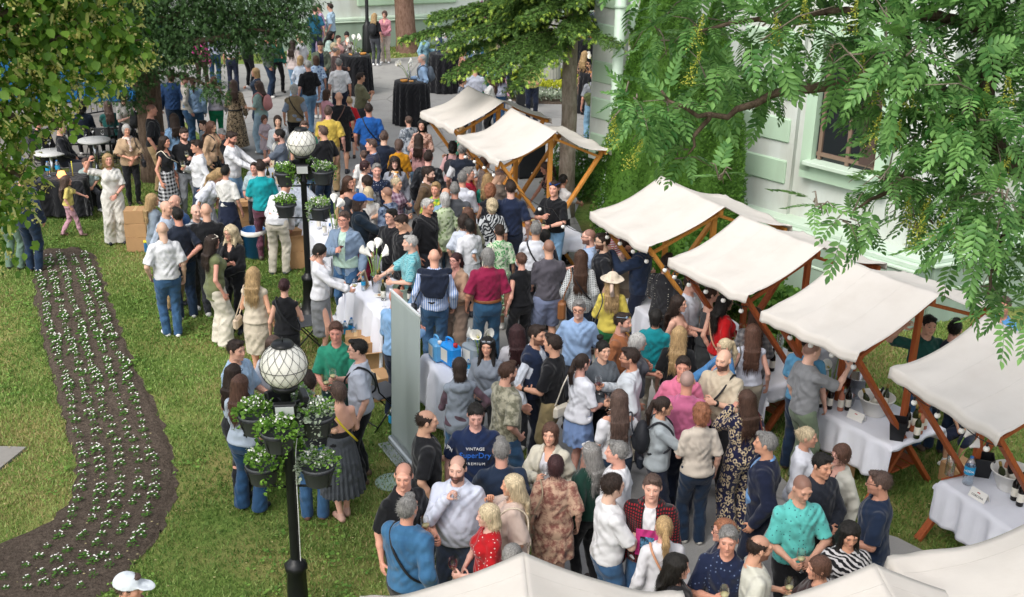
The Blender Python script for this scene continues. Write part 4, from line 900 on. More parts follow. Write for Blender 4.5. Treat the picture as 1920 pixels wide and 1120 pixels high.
def tablecloth(c, ang, wx_, wy, z, drops, mat, label, group=None, seed=0, cat='tablecloth', top_kind='white'):
    """rectangular cloth lying on a table: drops = hang on -x, +x, -y, +y"""
    q = random.Random(seed); ph = [q.uniform(0, 6) for _ in range(8)]; nx = ny = 44; ex0, ex1, ey0, ey1 = drops; X0 = -wx_ / 2 - ex0; X1 = wx_ / 2 + ex1; Y0 = -wy / 2 - ey0; Y1 = wy / 2 + ey1
    mb = MB()
    def fold(x, hlf, e0):
        if x < -hlf: t = -hlf - x; return -hlf - .02 - .05 * t, t
        if x > hlf: t = x - hlf; return hlf + .02 + .05 * t, t
        return x, 0
    def fn(a, b):
        x = X0 + (X1 - X0) * a; y = Y0 + (Y1 - Y0) * b; fx, tx = fold(x, wx_ / 2, 0); fy, ty = fold(y, wy / 2, 0); t = max(tx, ty); both = min(tx, ty)
        wv = .03 * min(t / .2, 1) * (sin((y if tx >= ty else x) * 17 + ph[0]) + .6 * sin((y if tx >= ty else x) * 31 + ph[1])) + .01 * min(t / .2, 1)
        if tx > ty: fx += wv * (1 if x > 0 else -1)
        elif ty > 0: fy += wv * (1 if y > 0 else -1)
        if both > 0: fx += (1 if x > 0 else -1) * both * .25; fy += (1 if y > 0 else -1) * both * .25
        zz = z - t + (0.0015 * sin(9 * x + ph[2]) * sin(8 * y) if t == 0 else 0) + both * .1
        return (fx, fy, max(zz, .015))
    mb.grid(fn, nx, ny); o = mb.build('tablecloth', mat, None, (c[0], c[1], 0), ang); md = o.modifiers.new('t', 'SOLIDIFY'); md.thickness = .003
    return tag(o, label, cat, group)
C6 = [((787, 211), (880, 167), (952, 193), (845, 244)), ((858, 257), (959, 207), (1042, 246), (938, 309)), ((1108, 405), (1239, 332), (1355, 391), (1220, 469)), ((1256, 490), (1388, 406), (1542, 467), (1403, 563)), ((1424, 589), (1580, 487), (1777, 562), (1596, 664)), ((1669, 695), (1848, 597), None, (1873, 821))]
SL = ['white canvas stall farthest up the plaza, on honey coloured beams', 'second canvas stall from the far end, sagging roof, cheese counter beneath', 'canvas stall on honey coloured beams in front of the cone shaped thujas', 'canvas stall on red brown beams between the thuja stall and the third in its row', 'canvas stall on red brown beams shading a man in grey polo at its wine table', 'rumpled canvas stall at the right edge above the table with the bottled water']
STI = []
for i, (lf, rf, rn, ln) in enumerate(C6):
    LF, LN, RF = at(*lf, ZE), at(*ln, ZE), at(*rf, ZR); RNn = at(*rn, ZR) if rn else RF + (LN - LF)
    LF.z = LN.z = RF.z = RNn.z = 0; u = ((LN - LF) + (RNn - RF)).normalized(); L = ((LN - LF).length + (RNn - RF).length) / 2 - .16
    hw = max(.95, min(1.25, (abs((RF - LF).cross(u).z) + abs((RNn - LN).cross(u).z)) / 2)); o = ((LF + LN) / 2 + Vector((-u.y, u.x, 0)) * hw * .5 + (RF + RNn) / 2 - Vector((-u.y, u.x, 0)) * -hw * .5) / 2 if False else (RF + RNn) / 2
    lm_ = (LF + LN) / 2; perp = Vector((-u.y, u.x, 0)); o = ((RF + RNn) / 2 + lm_ + perp * hw) / 2; o = o - u * L / 2
    st = stall(o, u, L, W_OR if i < 3 else W_RED, SL[i], 11 + i, hw=hw, sag=.13 if i == 1 else .07); STI.append(STALLS[-1])
ux = Vector((.06, -1, 0)).normalized()
stall(Vector((.12, 6.88, 0)), ux, 1.7, W_RED, 'canvas stall roof cut off by the bottom edge, below the man in white shirt', 31, hw=1.15, zr=2.40, ze=2.06)
stall(Vector((2.57, 6.85, 0)), ux, 1.7, W_RED, 'canvas stall roof at the bottom right, in front of the woman in zebra print', 32, hw=1.2, zr=2.38, ze=2.04)
stall(Vector((3.98, 7.38, 0)), ux, 1.7, W_RED, 'canvas stall roof in the bottom right corner, overlapping its neighbour', 33, hw=1.15, ze=2.12, zr=2.48)
# ================================================================ vegetation
def sight(px, py, d):
    r = ray(px, py); r = r / np.linalg.norm(r); return np.array([r[0] * d, r[1] * d, CAMH + r[2] * d])
def scatter(tv, tf, P, U, Nn, S):
    tv = np.array(tv, float); tf = np.array(tf); U = U / np.linalg.norm(U, axis=1, keepdims=True); B = np.cross(Nn, U); B /= np.maximum(np.linalg.norm(B, axis=1, keepdims=True), 1e-6); N2 = np.cross(U, B)
    V = P[:, None, :] + S[:, None, None] * (tv[None, :, 0:1] * U[:, None, :] + tv[None, :, 1:2] * B[:, None, :] + tv[None, :, 2:3] * N2[:, None, :])
    F_ = tf[None] + (np.arange(len(P)) * len(tv))[:, None, None]; return V.reshape(-1, 3), F_.reshape(-1, tf.shape[1])
def in_blobs(blobs, n, rs, shell=.55):
    """points spread through ball shaped foliage masses, denser towards their outside; returns points and outward directions"""
    vol = np.array([b[1] ** 2.2 for b in blobs]); k = rs.choice(len(blobs), n, p=vol / vol.sum()); c = np.array([b[0] for b in blobs])[k]; r = np.array([b[1] for b in blobs])[k]
    d = rs.normal(size=(n, 3)); d /= np.linalg.norm(d, axis=1, keepdims=True); rad = (shell + (1 - shell) * rs.rand(n)) * (1 + .18 * np.sin(d[:, 0] * 5 + k) * np.sin(d[:, 2] * 6 + 2 * k)); return c + d * (r * rad)[:, None], d
LEAF_T = ([(0, 0, 0), (.3, .42, .1), (.72, .36, .08), (1.05, 0, -.08), (.72, -.36, .08), (.3, -.42, .1)], [(0, 1, 2, 3), (0, 3, 4, 5)])
BARK = None
def bark(c1, c2, name='bark'):
    t = NT(name); v = t.noise(t.co((1, 1, .35)), 14, 5, .7); w_ = t.noise(t.co((1, 1, 6)), 3, 3); t.base(t.mix(t.ramp(v, [(.35, 0.0), (.7, 1.0)]), c1, c2), .95, .1); t.bump(t.math('ADD', v, t.math('MULTIPLY', w_, .5)), .03, .9); return t.m
def limb(mb, pts, r0, r1, n=8, wob=.03, seed=0):
    q = random.Random(seed); p = smooth_path([Vector(x) for x in pts], 4); N = len(p); p = [x + Vector((q.uniform(-wob, wob), q.uniform(-wob, wob), q.uniform(-wob, wob))) * (0 < i < N - 1) for i, x in enumerate(p)]
    mb.tube(p, [r0 + (r1 - r0) * (i / (N - 1)) for i in range(N)], n)
def tree(name, loc, label, cat, blobs, n, tmpl, size, lmat, bk, trunk, limbs, droop=.3, shell=.55, seed=1, group=None, part='crown', up=.3):
    rs = np.random.RandomState(seed); root = empty(name, loc, 0, label, cat, group); lo = np.array(loc)
    P, D = in_blobs([(np.array(c) - lo, r) for c, r in blobs], n, rs, shell); U = D + rs.normal(0, .6, (n, 3)) + (0, 0, -droop); Nn = D * .4 + (0, 0, up + .5) + rs.normal(0, .45, (n, 3)); S = rs.uniform(size[0], size[1], n)
    V, F_ = scatter(*tmpl, P, U, Nn, S); link(part, np_mesh(part, V, F_, smooth=False), lmat, root)
    mb = MB(); limb(mb, [Vector(p) - Vector(loc) for p in trunk[0]], trunk[1], trunk[2], 14, .015, seed); mb.build('trunk', bk, root)
    if limbs:
        for i, (pts, r0, r1) in enumerate(limbs): mb = MB(); limb(mb, [Vector(p) - Vector(loc) for p in pts], r0, r1, 7, .03, seed + i); mb.build('branch', bk, root)
    return root, P, D, rs
# --- linden, upper left foreground
LB = [(60, 40, 9, .55), (180, 55, 9, .36), (232, 75, 8.9, .2), (265, 82, 8.9, .12), (200, 125, 9, .2), (245, 118, 8.9, .1), (85, 145, 9.1, .32), (28, 228, 9, .21), (100, 212, 8.9, .12), (135, 240, 8.9, .07), (5, 320, 9, .2), (15, 385, 8.9, .17), (62, 325, 8.8, .09), (-150, 60, 9, .9), (-130, 330, 9.2, .75), (90, -170, 9, .85), (250, -190, 9.3, .6), (-350, 150, 9, 1.3), (-100, -350, 9, 1.4)]
LBb = [(sight(a, b, d), r) for a, b, d, r in LB]
LIN_B = bark('5a4f40', '847762')
tl = (-6.4, 8.2, 0); lm1 = leafmat('linden_leaf', '30601a', '86ab46', .5, .35, 4)
rt, P, D, rs = tree('linden_tree', tl, 'blossoming linden with heart shaped leaves filling the upper left corner', 'tree', LBb, 24000, LEAF_T, (.04, .078), lm1, LIN_B, ([(-6.4, 8.2, -.1), (-6.35, 8.2, 2.5), (-6.2, 8.3, 5), (-5.9, 8.4, 8)], .24, .12),
    [([(-6.3, 8.2, 3.4), sight(-130, 330, 9.2), sight(20, 320, 9), sight(60, 330, 8.9)], .07, .008), ([(-6.2, 8.3, 4.4), sight(-150, 160, 9), sight(30, 215, 9), sight(140, 232, 8.9)], .07, .006), ([(-6.1, 8.3, 5), sight(-100, 20, 9), sight(60, 70, 9), sight(180, 72, 9), sight(262, 75, 8.9)], .06, .005), ([(-6, 8.4, 5.8), sight(0, -200, 9), sight(90, -60, 9), sight(170, 100, 9)], .06, .006)], droop=.8, shell=.25, seed=4)
vis = np.where((P[:, 0] + tl[0] > -4.9))[0]; sel = rs.choice(vis, min(len(vis), 4200), replace=False); Pb = P[sel] + D[sel] * .03; n = len(sel)
V1, F1 = scatter([(0, -.1, 0), (.5, -.14, .03), (1, 0, 0), (.5, .14, .03), (0, .1, 0)], [(0, 1, 2, 2), (0, 2, 3, 4)], Pb, rs.normal(0, .6, (n, 3)) + (0, 0, -1.2), D[sel] + rs.normal(0, .3, (n, 3)), rs.uniform(.06, .10, n))
F1 = F1.copy(); tri = np.concatenate([np.stack([F1[:, 0], F1[:, 1], F1[:, 2]], 1), np.stack([F1[:, 0], F1[:, 2], F1[:, 3]], 1)])
link('bract', np_mesh('bract', V1, tri, smooth=False), leafmat('linden_bract', 'b5bd62', 'dcdc9a', .6, .4), rt)
m_ = 9; Pf = np.repeat(Pb, m_, 0) + rs.normal(0, .02, (n * m_, 3)) + (0, 0, -.05); V2, F2 = scatter([(-.5, -.5, 0), (.5, -.5, 0), (.5, .5, 0), (-.5, .5, 0)], [(0, 1, 2, 3)], Pf, rs.normal(size=(n * m_, 3)), rs.normal(size=(n * m_, 3)), rs.uniform(.009, .018, n * m_)); link('blossom', np_mesh('blossom', V2, F2, smooth=False), leafmat('linden_blossom', 'bdb458', 'e3dc94', .7, .3), rt)
# --- dark conifer behind the crowd
NEED = ([(0, -.12, 0), (1, -.05, -.12), (1, .05, -.12), (0, .12, 0), (.3, .38, -.02), (.3, -.38, -.02), (.65, .32, -.06), (.65, -.32, -.06)], [(0, 1, 2, 3), (0, 4, 4, 3), (0, 6, 6, 3)])
NEED = ([(0, 0, 0), (.35, .10, 0), (1, 0, -.12), (.35, -.10, 0), (.15, .05, 0), (.6, .42, -.05), (.45, .12, 0), (.15, -.05, 0), (.6, -.42, -.05), (.45, -.12, 0), (.45, .04, 0), (.85, .3, -.1), (.7, .06, -.04), (.45, -.04, 0), (.85, -.3, -.1), (.7, -.06, -.04)],
        [(0, 1, 2, 3), (4, 5, 6, 6), (7, 9, 8, 8), (10, 11, 12, 12), (13, 15, 14, 14)])
def tri_fix(t): return (t[0], [f for f in [tuple(dict.fromkeys(x)) for x in t[1]]])
def needle_tmpl():
    tv = NEED[0]; tf = []
    for f in NEED[1]:
        u = list(dict.fromkeys(f))
        if len(u) == 4: tf += [(u[0], u[1], u[2]), (u[0], u[2], u[3])]
        else: tf.append(tuple(u))
    return tv, tf
NEEDLE = needle_tmpl(); d0 = 24.5
DB = [(300, 40, 24.5, 1.25), (390, 20, 24.5, 1.1), (470, 30, 24.5, .95), (545, 15, 24.5, .75), (520, 58, 24.2, .34), (450, 60, 24.2, .5), (335, 85, 24.2, .6), (240, 90, 24.5, .85), (205, 150, 24.5, .5), (395, 160, 24, .35), (420, 178, 23.9, .2), (500, 92, 24, .24), (570, 60, 24, .3), (215, -60, 25, 2.0), (380, -160, 25, 2.2), (520, -120, 25, 1.5), (330, -420, 26, 2.4), (120, 40, 25.5, 1.5), (250, 180, 25.2, .4)]
DBb = [(sight(a, b, d), r) for a, b, d, r in DB]
td = at(290, 338); cm_ = leafmat('yew_needles', '20381b', '476836', .6, .15, 2)
tree('dark_conifer', (td.x, td.y, 0), 'large dark green conifer whose boughs hang over the people at the upper left', 'tree', DBb, 78000, NEEDLE, (.06, .13), cm_, bark('4b3d33', '77675a', 'conifer_bark'), ([(td.x, td.y, -.1), (td.x + .05, td.y, 2), (td.x + .1, td.y, 5), (td.x + .1, td.y, 9)], .30, .16),
     [([(td.x, td.y, 2.6), DBb[7][0], DBb[8][0]], .09, .02), ([(td.x, td.y, 3.2), DBb[0][0], DBb[1][0], DBb[2][0], DBb[3][0]], .12, .02), ([(td.x, td.y, 2.9), DBb[6][0], DBb[5][0], DBb[4][0]], .09, .02), ([(td.x, td.y, 2.4), DBb[9][0], DBb[10][0]], .05, .01)], droop=.9, shell=.2, seed=9)
# --- spruce with pale new shoots, top centre
SPB = bark('85796b', 'b8ac9e', 'spruce_bark')
DKB = bark('3a332a', '5c5244', 'bough_bark')
def conifer_boughs(root, base, boughs, mats, bk, seed, step=.045, nsz=(.06, .105), tipfrac=.3):
    rs = np.random.RandomState(seed); A = [[], []]
    for az, z0, L, dr in boughs:
        d = np.array([cos(az), sin(az), 0.]); sd = np.array([-sin(az), cos(az), 0.]); n = max(4, int(L / step)); pts = []
        for k in range(n + 1):
            t = k / n; c = d * L * t + sd * .12 * L * sin(2.2 * t + az * 3) + np.array([0, 0, z0 + .16 * L * t - (dr + .16) * L * t * t]); pts.append(c)
            if t < .12: continue
            for s_ in (-1, 1):
                tl_ = (.10 + .42 * min(1, L / 2.5) * (1 - t) ** .6 * min(1, t * 3)) * rs.uniform(.6, 1.15); m_ = max(2, int(tl_ / .045)); td_ = d * .55 + sd * s_ * .85 + rs.normal(0, .12, 3)
                for q in range(m_ + 1): u = q / m_; p = c + td_ * tl_ * u + np.array([0, 0, -.45 * tl_ * u * u - rs.uniform(0, .02)]); A[1 if u > .78 and rs.rand() < tipfrac * 2.2 else 0].append((p, td_ + (0, 0, -.9 * u)))
        A[1].append((pts[-1], d))
        mb = MB(); mb.tube([tuple(p) for p in pts[::max(1, n // 8)]], [max(.006, .022 * (1 - i / 10)) * min(1, L / 2) for i in range(len(pts[::max(1, n // 8)]))], 6); mb.build('branch', DKB, root)
    for i, (nm, mt) in enumerate(zip(('needles', 'new_shoots'), mats)):
        P = np.array([a[0] for a in A[i]]); U = np.array([a[1] for a in A[i]]); n = len(P); rep = 4 if i == 0 else 1; P = np.repeat(P, rep, 0) + rs.normal(0, .022, (n * rep, 3)); U = np.repeat(U, rep, 0) + rs.normal(0, .25, (n * rep, 3)); V, F_ = scatter(*NEEDLE, P, U, rs.normal(0, .5, (n * rep, 3)) + (0, 0, 1), rs.uniform(*nsz, n * rep) * (1.15 if i else 1)); link(nm, np_mesh(nm, V, F_, smooth=False), mt, root)
ts = at(1062, 405); rt = empty('spruce_tree', (ts.x, ts.y, 0), 0, 'spruce with bare grey trunk and drooping boughs tipped with bright new shoots', 'tree')
mb = MB(); limb(mb, [(0, 0, -.1), (-.02, 0, 2), (-.05, 0, 5), (-.05, 0, 9.5)], .175, .1, 14, .012, 3); mb.build('trunk', SPB, rt)
q = random.Random(8); BG = []
for k in range(84):
    z0 = 3.85 + 5.5 * (k / 84) ** 1.15; az = (k * 2.4) % (2 * pi); az = pi + (az - pi) * .8; L = 2.55 * (1 - (z0 - 3.3) / 7.4) * q.uniform(.75, 1.05)
    if cos(az) > .25: L *= .42
    if 4.2 < az < 5.4: L *= .6
    BG.append((az, z0, L, q.uniform(.02, .22)))
for az, z0, L, dr in ((3.35, 3.65, 3.2, .04), (3.2, 3.9, 2.6, .0), (3.45, 3.5, 2.4, .1), (3.55, 3.8, 2.6, .12), (3.3, 4.1, 2.7, .1), (3.8, 3.6, 2.2, .2), (3.6, 3.3, 2.6, .12), (3.9, 3.55, 2.3, .2), (4.1, 3.5, 2.1, .26), (2.9, 3.6, 2.3, .1), (3.85, 3.35, 1.7, .36), (4.6, 3.9, 1.3, .15), (5.4, 3.7, 1.3, .1), (.1, 3.7, 1.2, .05)): BG.append((az, z0, L, dr))
conifer_boughs(rt, ts, BG, (leafmat('spruce_needles', '2e4a22', '66893e', .6, .2, 2.5), leafmat('spruce_tips', '7f9e34', 'b4cc5a', .6, .35)), SPB, 4)
# pink flowering bush glimpsed behind the spruce
rs = np.random.RandomState(2); pb = at(935, 92); root = empty('flowering_shrub', (pb.x, pb.y, 0), 0, 'tall shrub with magenta blossom glimpsed through the top of the spruce', 'shrub')
PB = [(sight(925, 12, 36) - np.array(pb), .42), (sight(950, 4, 36) - np.array(pb), .4), (sight(905, 22, 36) - np.array(pb), .3), (sight(1000, 8, 36.5) - np.array(pb), .4)]; P, D = in_blobs(PB, 1500, rs); V, F_ = scatter(*LEAF_T, P, D + rs.normal(0, .5, (1500, 3)), D, rs.uniform(.05, .1, 1500)); link('blossom', np_mesh('blossom', V, F_, smooth=False), leafmat('magenta_petal', 'a52f93', 'd06ac0', .6, .3), root)
P, D = in_blobs([(c - (0, 0, .35), r * 1.3) for c, r in PB], 1500, rs); V, F_ = scatter(*LEAF_T, P, D + rs.normal(0, .5, (1500, 3)), D, rs.uniform(.06, .1, 1500)); link('foliage', np_mesh('foliage', V, F_, smooth=False), leafmat('shrub_leaf', '2c4a1c', '557a34'), root)
mb = MB(); limb(mb, [(0, 0, 0), (.05, 0, 1), tuple(PB[0][0])], .07, .03); limb(mb, [(0, 0, .8), tuple(PB[3][0])], .04, .02); mb.build('stem', SPB, root)
# --- bare trunk by the far wall
tf_ = at(762, 97); tree('plaza_tree', (tf_.x, tf_.y, 0), 'tree with a thick bare brown trunk standing on the verge before the far wall', 'tree', [((tf_.x, tf_.y, 8.6), 2.6), ((tf_.x + 1.6, tf_.y - 1, 7.9), 1.7), ((tf_.x - 1.7, tf_.y - .6, 8.1), 1.7)], 5000, LEAF_T, (.12, .2), lm1, bark('6a5244', '94786a', 'brown_bark'), ([(tf_.x + .05, tf_.y, -.1), (tf_.x, tf_.y, .5), (tf_.x - .05, tf_.y, 2.5), (tf_.x, tf_.y, 8)], .40, .26), [], seed=3)
# --- clipped thujas
def thuja(x, y, r, h, label, seed, ex=1.9):
    rs = np.random.RandomState(seed); root = empty('thuja_tree', (x, y, 0), 0, label, 'tree', 'cone shaped thujas against the wing')
    n = 32000; z = rs.rand(n) ** .85 * h; a = rs.uniform(0, 2 * pi, n)
    def R(z, a): t = z / h; return r * (np.clip(1.03 * (1 - t ** ex), .03, 1) * (.86 + .14 * np.minimum(t * 6, 1))) * (1 + .07 * np.sin(a * 3 + z * 1.7 + seed) + .05 * np.sin(a * 7 - z * 4) + .045 * np.sin(a * 11 + z * 2 + seed) * np.sin(z * 8 + 2 * np.sin(a * 4)) + .03 * np.sin(a * 23 + z * 5) * np.sin(z * 17 + a * 3))
    rr = R(z, a) * (1 - .16 * rs.rand(n) ** 1.5); P = np.stack([rr * np.cos(a), rr * np.sin(a), z + .05], 1); D = np.stack([np.cos(a), np.sin(a), np.zeros(n) + .3], 1)
    U = D * .55 + (0, 0, .55) + rs.normal(0, .45, (n, 3)); Nn = np.cross(D, rs.normal(0, .5, (n, 3)) + (0, 0, 1)) + .5 * D; V, F_ = scatter(*NEEDLE, P, U, Nn, rs.uniform(.04, .085, n)); link('foliage', np_mesh('foliage', V, F_, smooth=False), THJ, root)
    nu, nv = 40, 60; A, Zz = np.meshgrid(np.linspace(0, 2 * pi, nu, endpoint=False), np.linspace(0.02, h * .97, nv), indexing='ij'); q_ = R(Zz, A) * .84; VV = np.stack([q_ * np.cos(A), q_ * np.sin(A), Zz], -1).reshape(-1, 3); i, j = np.meshgrid(np.arange(nu), np.arange(nv - 1), indexing='ij'); F2 = np.stack([i * nv + j, ((i + 1) % nu) * nv + j, ((i + 1) % nu) * nv + j + 1, i * nv + j + 1], -1).reshape(-1, 4)
    link('inner_foliage', np_mesh('inner_foliage', VV, F2), THJ, root); mb = MB(); mb.tube([(0, 0, 0), (0, 0, h * .8)], [.09, .03], 8); mb.build('trunk', SPB, root)
THJ = leafmat('thuja_scale', '284c1a', '638f35', .65, .2, 4.0)
thuja(2.44, 19.6, 1.08, 6.2, 'taller cone shaped thuja nearest the rain pipe', 21, 1.35); thuja(3.12, 18.85, .80, 4.6, 'shorter rounded thuja beside the window of the wing', 22)
# low shrubs
def shrub(x, y, r, h, label, seed, c=('2f5220', '5f8a3a'), n=3800, sz=(.05, .11), tm=None):
    rs = np.random.RandomState(seed); root = empty('shrub', (x, y, 0), 0, label, 'shrub'); q = random.Random(seed); bl = [((q.uniform(-r, r) * .6, q.uniform(-r, r) * .6, h * q.uniform(.3, .7)), h * q.uniform(.35, .5)) for _ in range(7)]
    P, D = in_blobs([(np.array(a), b) for a, b in bl], n, rs, .4); P[:, 2] = np.abs(P[:, 2]); V, F_ = scatter(*(tm or NEEDLE), P, D + rs.normal(0, .5, (n, 3)) + (0, 0, .3), D + (0, 0, .5), rs.uniform(*sz, n)); link('foliage', np_mesh('foliage', V, F_, smooth=False), leafmat('shrub_green', *c), root)
    mb = MB(); [mb.tube([(0, 0, 0), tuple(Vector(b[0]) * .8)], [.025, .01], 5) for b in bl[:4]]; mb.build('stem', SPB, root)
shrub(1.75, 25.3, 1.0, .9, 'low spreading juniper on the corner behind the spruce trunk', 5, n=7000); shrub(1.3, 23.4, .7, .6, 'low juniper growing at the foot of the rain pipe', 6, n=4000)
shrub(3.3, 17.6, .8, 1.3, 'dense dark leaved shrub showing between the thuja stall and the next roof', 7, tm=LEAF_T, n=5000); shrub(4.3, 16.5, .6, .8, 'loose bright green shrub growing between two stalls before the wall', 8, ('3d6a26', '7aa348'), tm=LEAF_T)
# --- tree with feathered leaves, upper right foreground
def comp_leaf():
    tv = []; tf = []
    def zc(x): return -.28 * x * x
    def lf(x, side, L, W_, a):
        o = len(tv); dx, dy = cos(a), sin(a) * side; nx, ny = -dy, dx
        pts = [(0, 0), (.22, .42), (.55, .5), (.8, .25), (1, 0), (.8, -.25), (.55, -.5), (.22, -.42)]
        for u, v in pts: px_, py_ = x + dx * u * L + nx * v * W_, dy * u * L + ny * v * W_; tv.append((px_, py_, zc(x) + abs(v) * .05 - .12 * u * L))
        tf.extend([(o, o + 1, o + 2), (o, o + 2, o + 3), (o, o + 3, o + 4), (o, o + 4, o + 5), (o, o + 5, o + 6), (o, o + 6, o + 7)])
    for i in range(6):
        x = .2 + i * .13; L = (.27, .31, .32, .3, .26, .21)[i]
        for s in (-1, 1): lf(x + .02 * s, s, L, .13 * (1 - .06 * i), radians(62 - 5 * i))
    lf(.95, 1, .24, .12, 0.0)
    for i in range(6):
        x0, x1 = i * .17, (i + 1) * .17; o = len(tv); tv.extend([(x0, -.008, zc(x0)), (x1, -.008, zc(x1)), (x1, .008, zc(x1)), (x0, .008, zc(x0))]); tf.extend([(o, o + 1, o + 2), (o, o + 2, o + 3)])
    return tv, tf
KB = [(1235, 55, 62), (1330, 45, 80), (1450, 55, 85), (1580, 60, 100), (1700, 90, 115), (1840, 80, 130), (1185, 190, 50), (1265, 205, 72), (1345, 160, 75), (1285, 290, 62), (1345, 330, 26), (1420, 150, 62), (1495, 125, 46), (1605, 115, 60), (1630, 190, 62), (1700, 230, 100), (1830, 220, 120), (1665, 330, 50), (1700, 330, 70), (1590, 405, 44), (1530, 385, 24), (1612, 430, 30), (1750, 370, 85), (1850, 380, 100), (1715, 430, 34), (1800, 470, 45), (1880, 480, 60), (1830, 535, 36), (1898, 590, 26)]
KBb = [(sight(a, b, 7.2 + .5 * sin(a * .02 + b * .03)), r * .0033) for a, b, r in KB] + [(sight(a, b, 7.4), r) for a, b, r in ((1250, -130, .5), (1450, -160, .6), (1700, -150, .7), (1950, -100, .8), (2080, 250, .8), (2060, 520, .6), (1550, -500, 1.1), (1900, -500, 1.2))]
tk = (6.9, 7.3, 0); kl = leafmat('feathered_leaf', '31602a', '7ba65e', .45, .3, 3); kb = bark('3e342b', '6b5d50', 'dark_bark'); J = [sight(a, b, d) for a, b, d in ((1960, 330, 7.6), (1830, 215, 7.5), (1700, 150, 7.3), (1560, 150, 7.2), (1440, 180, 7.2), (1330, 215, 7.1), (1240, 170, 7.1), (1700, 330, 7.3), (1610, 390, 7.2), (1880, 460, 7.4), (1850, 560, 7.2), (1700, 20, 7.4), (1480, 40, 7.3), (1290, 60, 7.2), (1290, 290, 7.1), (1860, 60, 7.5), (1750, 420, 7.2))]
rt, P, D, rs = tree('feather_leaved_tree', tk, 'foreground tree with feathered green leaves reaching in over the upper right', 'tree', KBb, 4800, comp_leaf(), (.15, .26), kl, kb, ([(6.9, 7.3, -.1), (6.7, 7.35, 2.5), (6.2, 7.4, 4.3), tuple(J[0] + (.4, 0, .3))], .22, .12),
    [([(6.2, 7.4, 4.3), J[0], J[1]], .09, .06), ([J[1], J[2], J[3], J[4], J[5], J[6]], .05, .008), ([J[1], J[7], J[8]], .035, .006), ([J[0], J[9], J[10]], .03, .006), ([J[1], J[15], J[11], J[12], J[13]], .05, .008), ([J[5], J[14]], .02, .005), ([J[7], J[16]], .02, .005), ([J[2], J[11]], .03, .01), ([(6.3, 7.4, 4.0), sight(2080, 300, 7.4), sight(2050, 520, 7.4)], .07, .01)], droop=.35, shell=.05, seed=31, up=1.0)
# finer twigs
TWB = bark('6a6055', '958b7e', 'twig_bark'); q = random.Random(5)
for c, r in KBb[:28]:
    mb = MB()
    for _ in range(5): a = Vector(c) + Vector([q.uniform(-r, r) for _ in range(3)]) * .3; b = Vector(c) + Vector([q.uniform(-r, r) for _ in range(3)]) * 1.1; m2 = (a + b) / 2 + Vector((0, 0, .04)); mb.tube([a - Vector(tk), m2 - Vector(tk), b - Vector(tk)], [.006, .004, .002], 5)
    mb.build('twig', TWB, rt)
# yellow flower panicles
YP = [(1150, 250), (1190, 290), (1310, 60), (1300, 130), (1455, 60), (1510, 30), (1620, 135), (1650, 165), (1700, 170), (1640, 245), (1680, 255), (1750, 195), (1770, 250), (1800, 270), (1850, 190), (1730, 400), (1760, 425), (1720, 440), (1790, 440), (1700, 395), (1890, 170), (1880, 320), (1600, 30)]
VV = []; FF = []; off = 0
for i, (a, b) in enumerate(YP):
    c = sight(a, b, 6.75 + .06 * (i % 4)) - np.array(tk); n = 200; t = rs.rand(n); az = rs.uniform(0, 2 * pi, n); w_ = .05 * (1 - t) + .006; ax_ = np.array([rs.uniform(-.5, .5), rs.uniform(-.5, .2), 1]); ax_ /= np.linalg.norm(ax_); Pn = c + (t * .2 - .1)[:, None] * ax_ + np.stack([w_ * np.cos(az), w_ * np.sin(az), .02 * np.sin(az * 3)], 1) * (rs.rand(n) ** .5)[:, None]
    V, F_ = scatter([(-.5, -.5, 0), (.5, -.5, 0), (.5, .5, 0), (-.5, .5, 0)], [(0, 1, 2, 3)], Pn, rs.normal(size=(n, 3)), rs.normal(size=(n, 3)), rs.uniform(.004, .009, n)); VV.append(V); FF.append(F_ + off); off += len(V)
link('yellow_panicles', np_mesh('panicle', np.concatenate(VV), np.concatenate(FF), smooth=False), leafmat('panicle_yellow', '8a9a34', 'c2c258', .7, .3), rt)
# ================================================================ lamp posts with hanging planters
BLK = plain('black_iron', '17181a', .4); POT = plain('pot_plastic', '484a4e', .55, bump=.004); GLB = plain('opal_glass', 'e9e6dc', .35, var=.03)
def foliage_me(seed, kind):
    q = np.random.RandomState(seed); n = 300; a = q.uniform(0, 2 * pi, n); r = .15 * np.sqrt(q.rand(n)); z = .02 + .10 * q.rand(n) * (1 - (r / .17) ** 2 * .5); hang = q.rand(n) < .33
    r = np.where(hang, .15 + .05 * q.rand(n), r); z = np.where(hang, .02 - .22 * q.rand(n) ** 1.6 * (np.sin(a * 2 + seed) > -.2), z); a = np.where(hang, (a * .25 + seed * 1.3), a); P = np.stack([r * np.cos(a), r * np.sin(a), z], 1)
    return scatter(*LEAF_T, P, q.normal(0, .6, (n, 3)) + np.stack([np.cos(a), np.sin(a), .4 * np.ones(n)], 1), q.normal(0, .4, (n, 3)) + (0, 0, 1), q.uniform(.018, .04, n))
GRN = leafmat('planter_leaf', '3b6a1e', '86b04a'); SIL = leafmat('silver_leaf', '7f9076', 'b9c4ae')
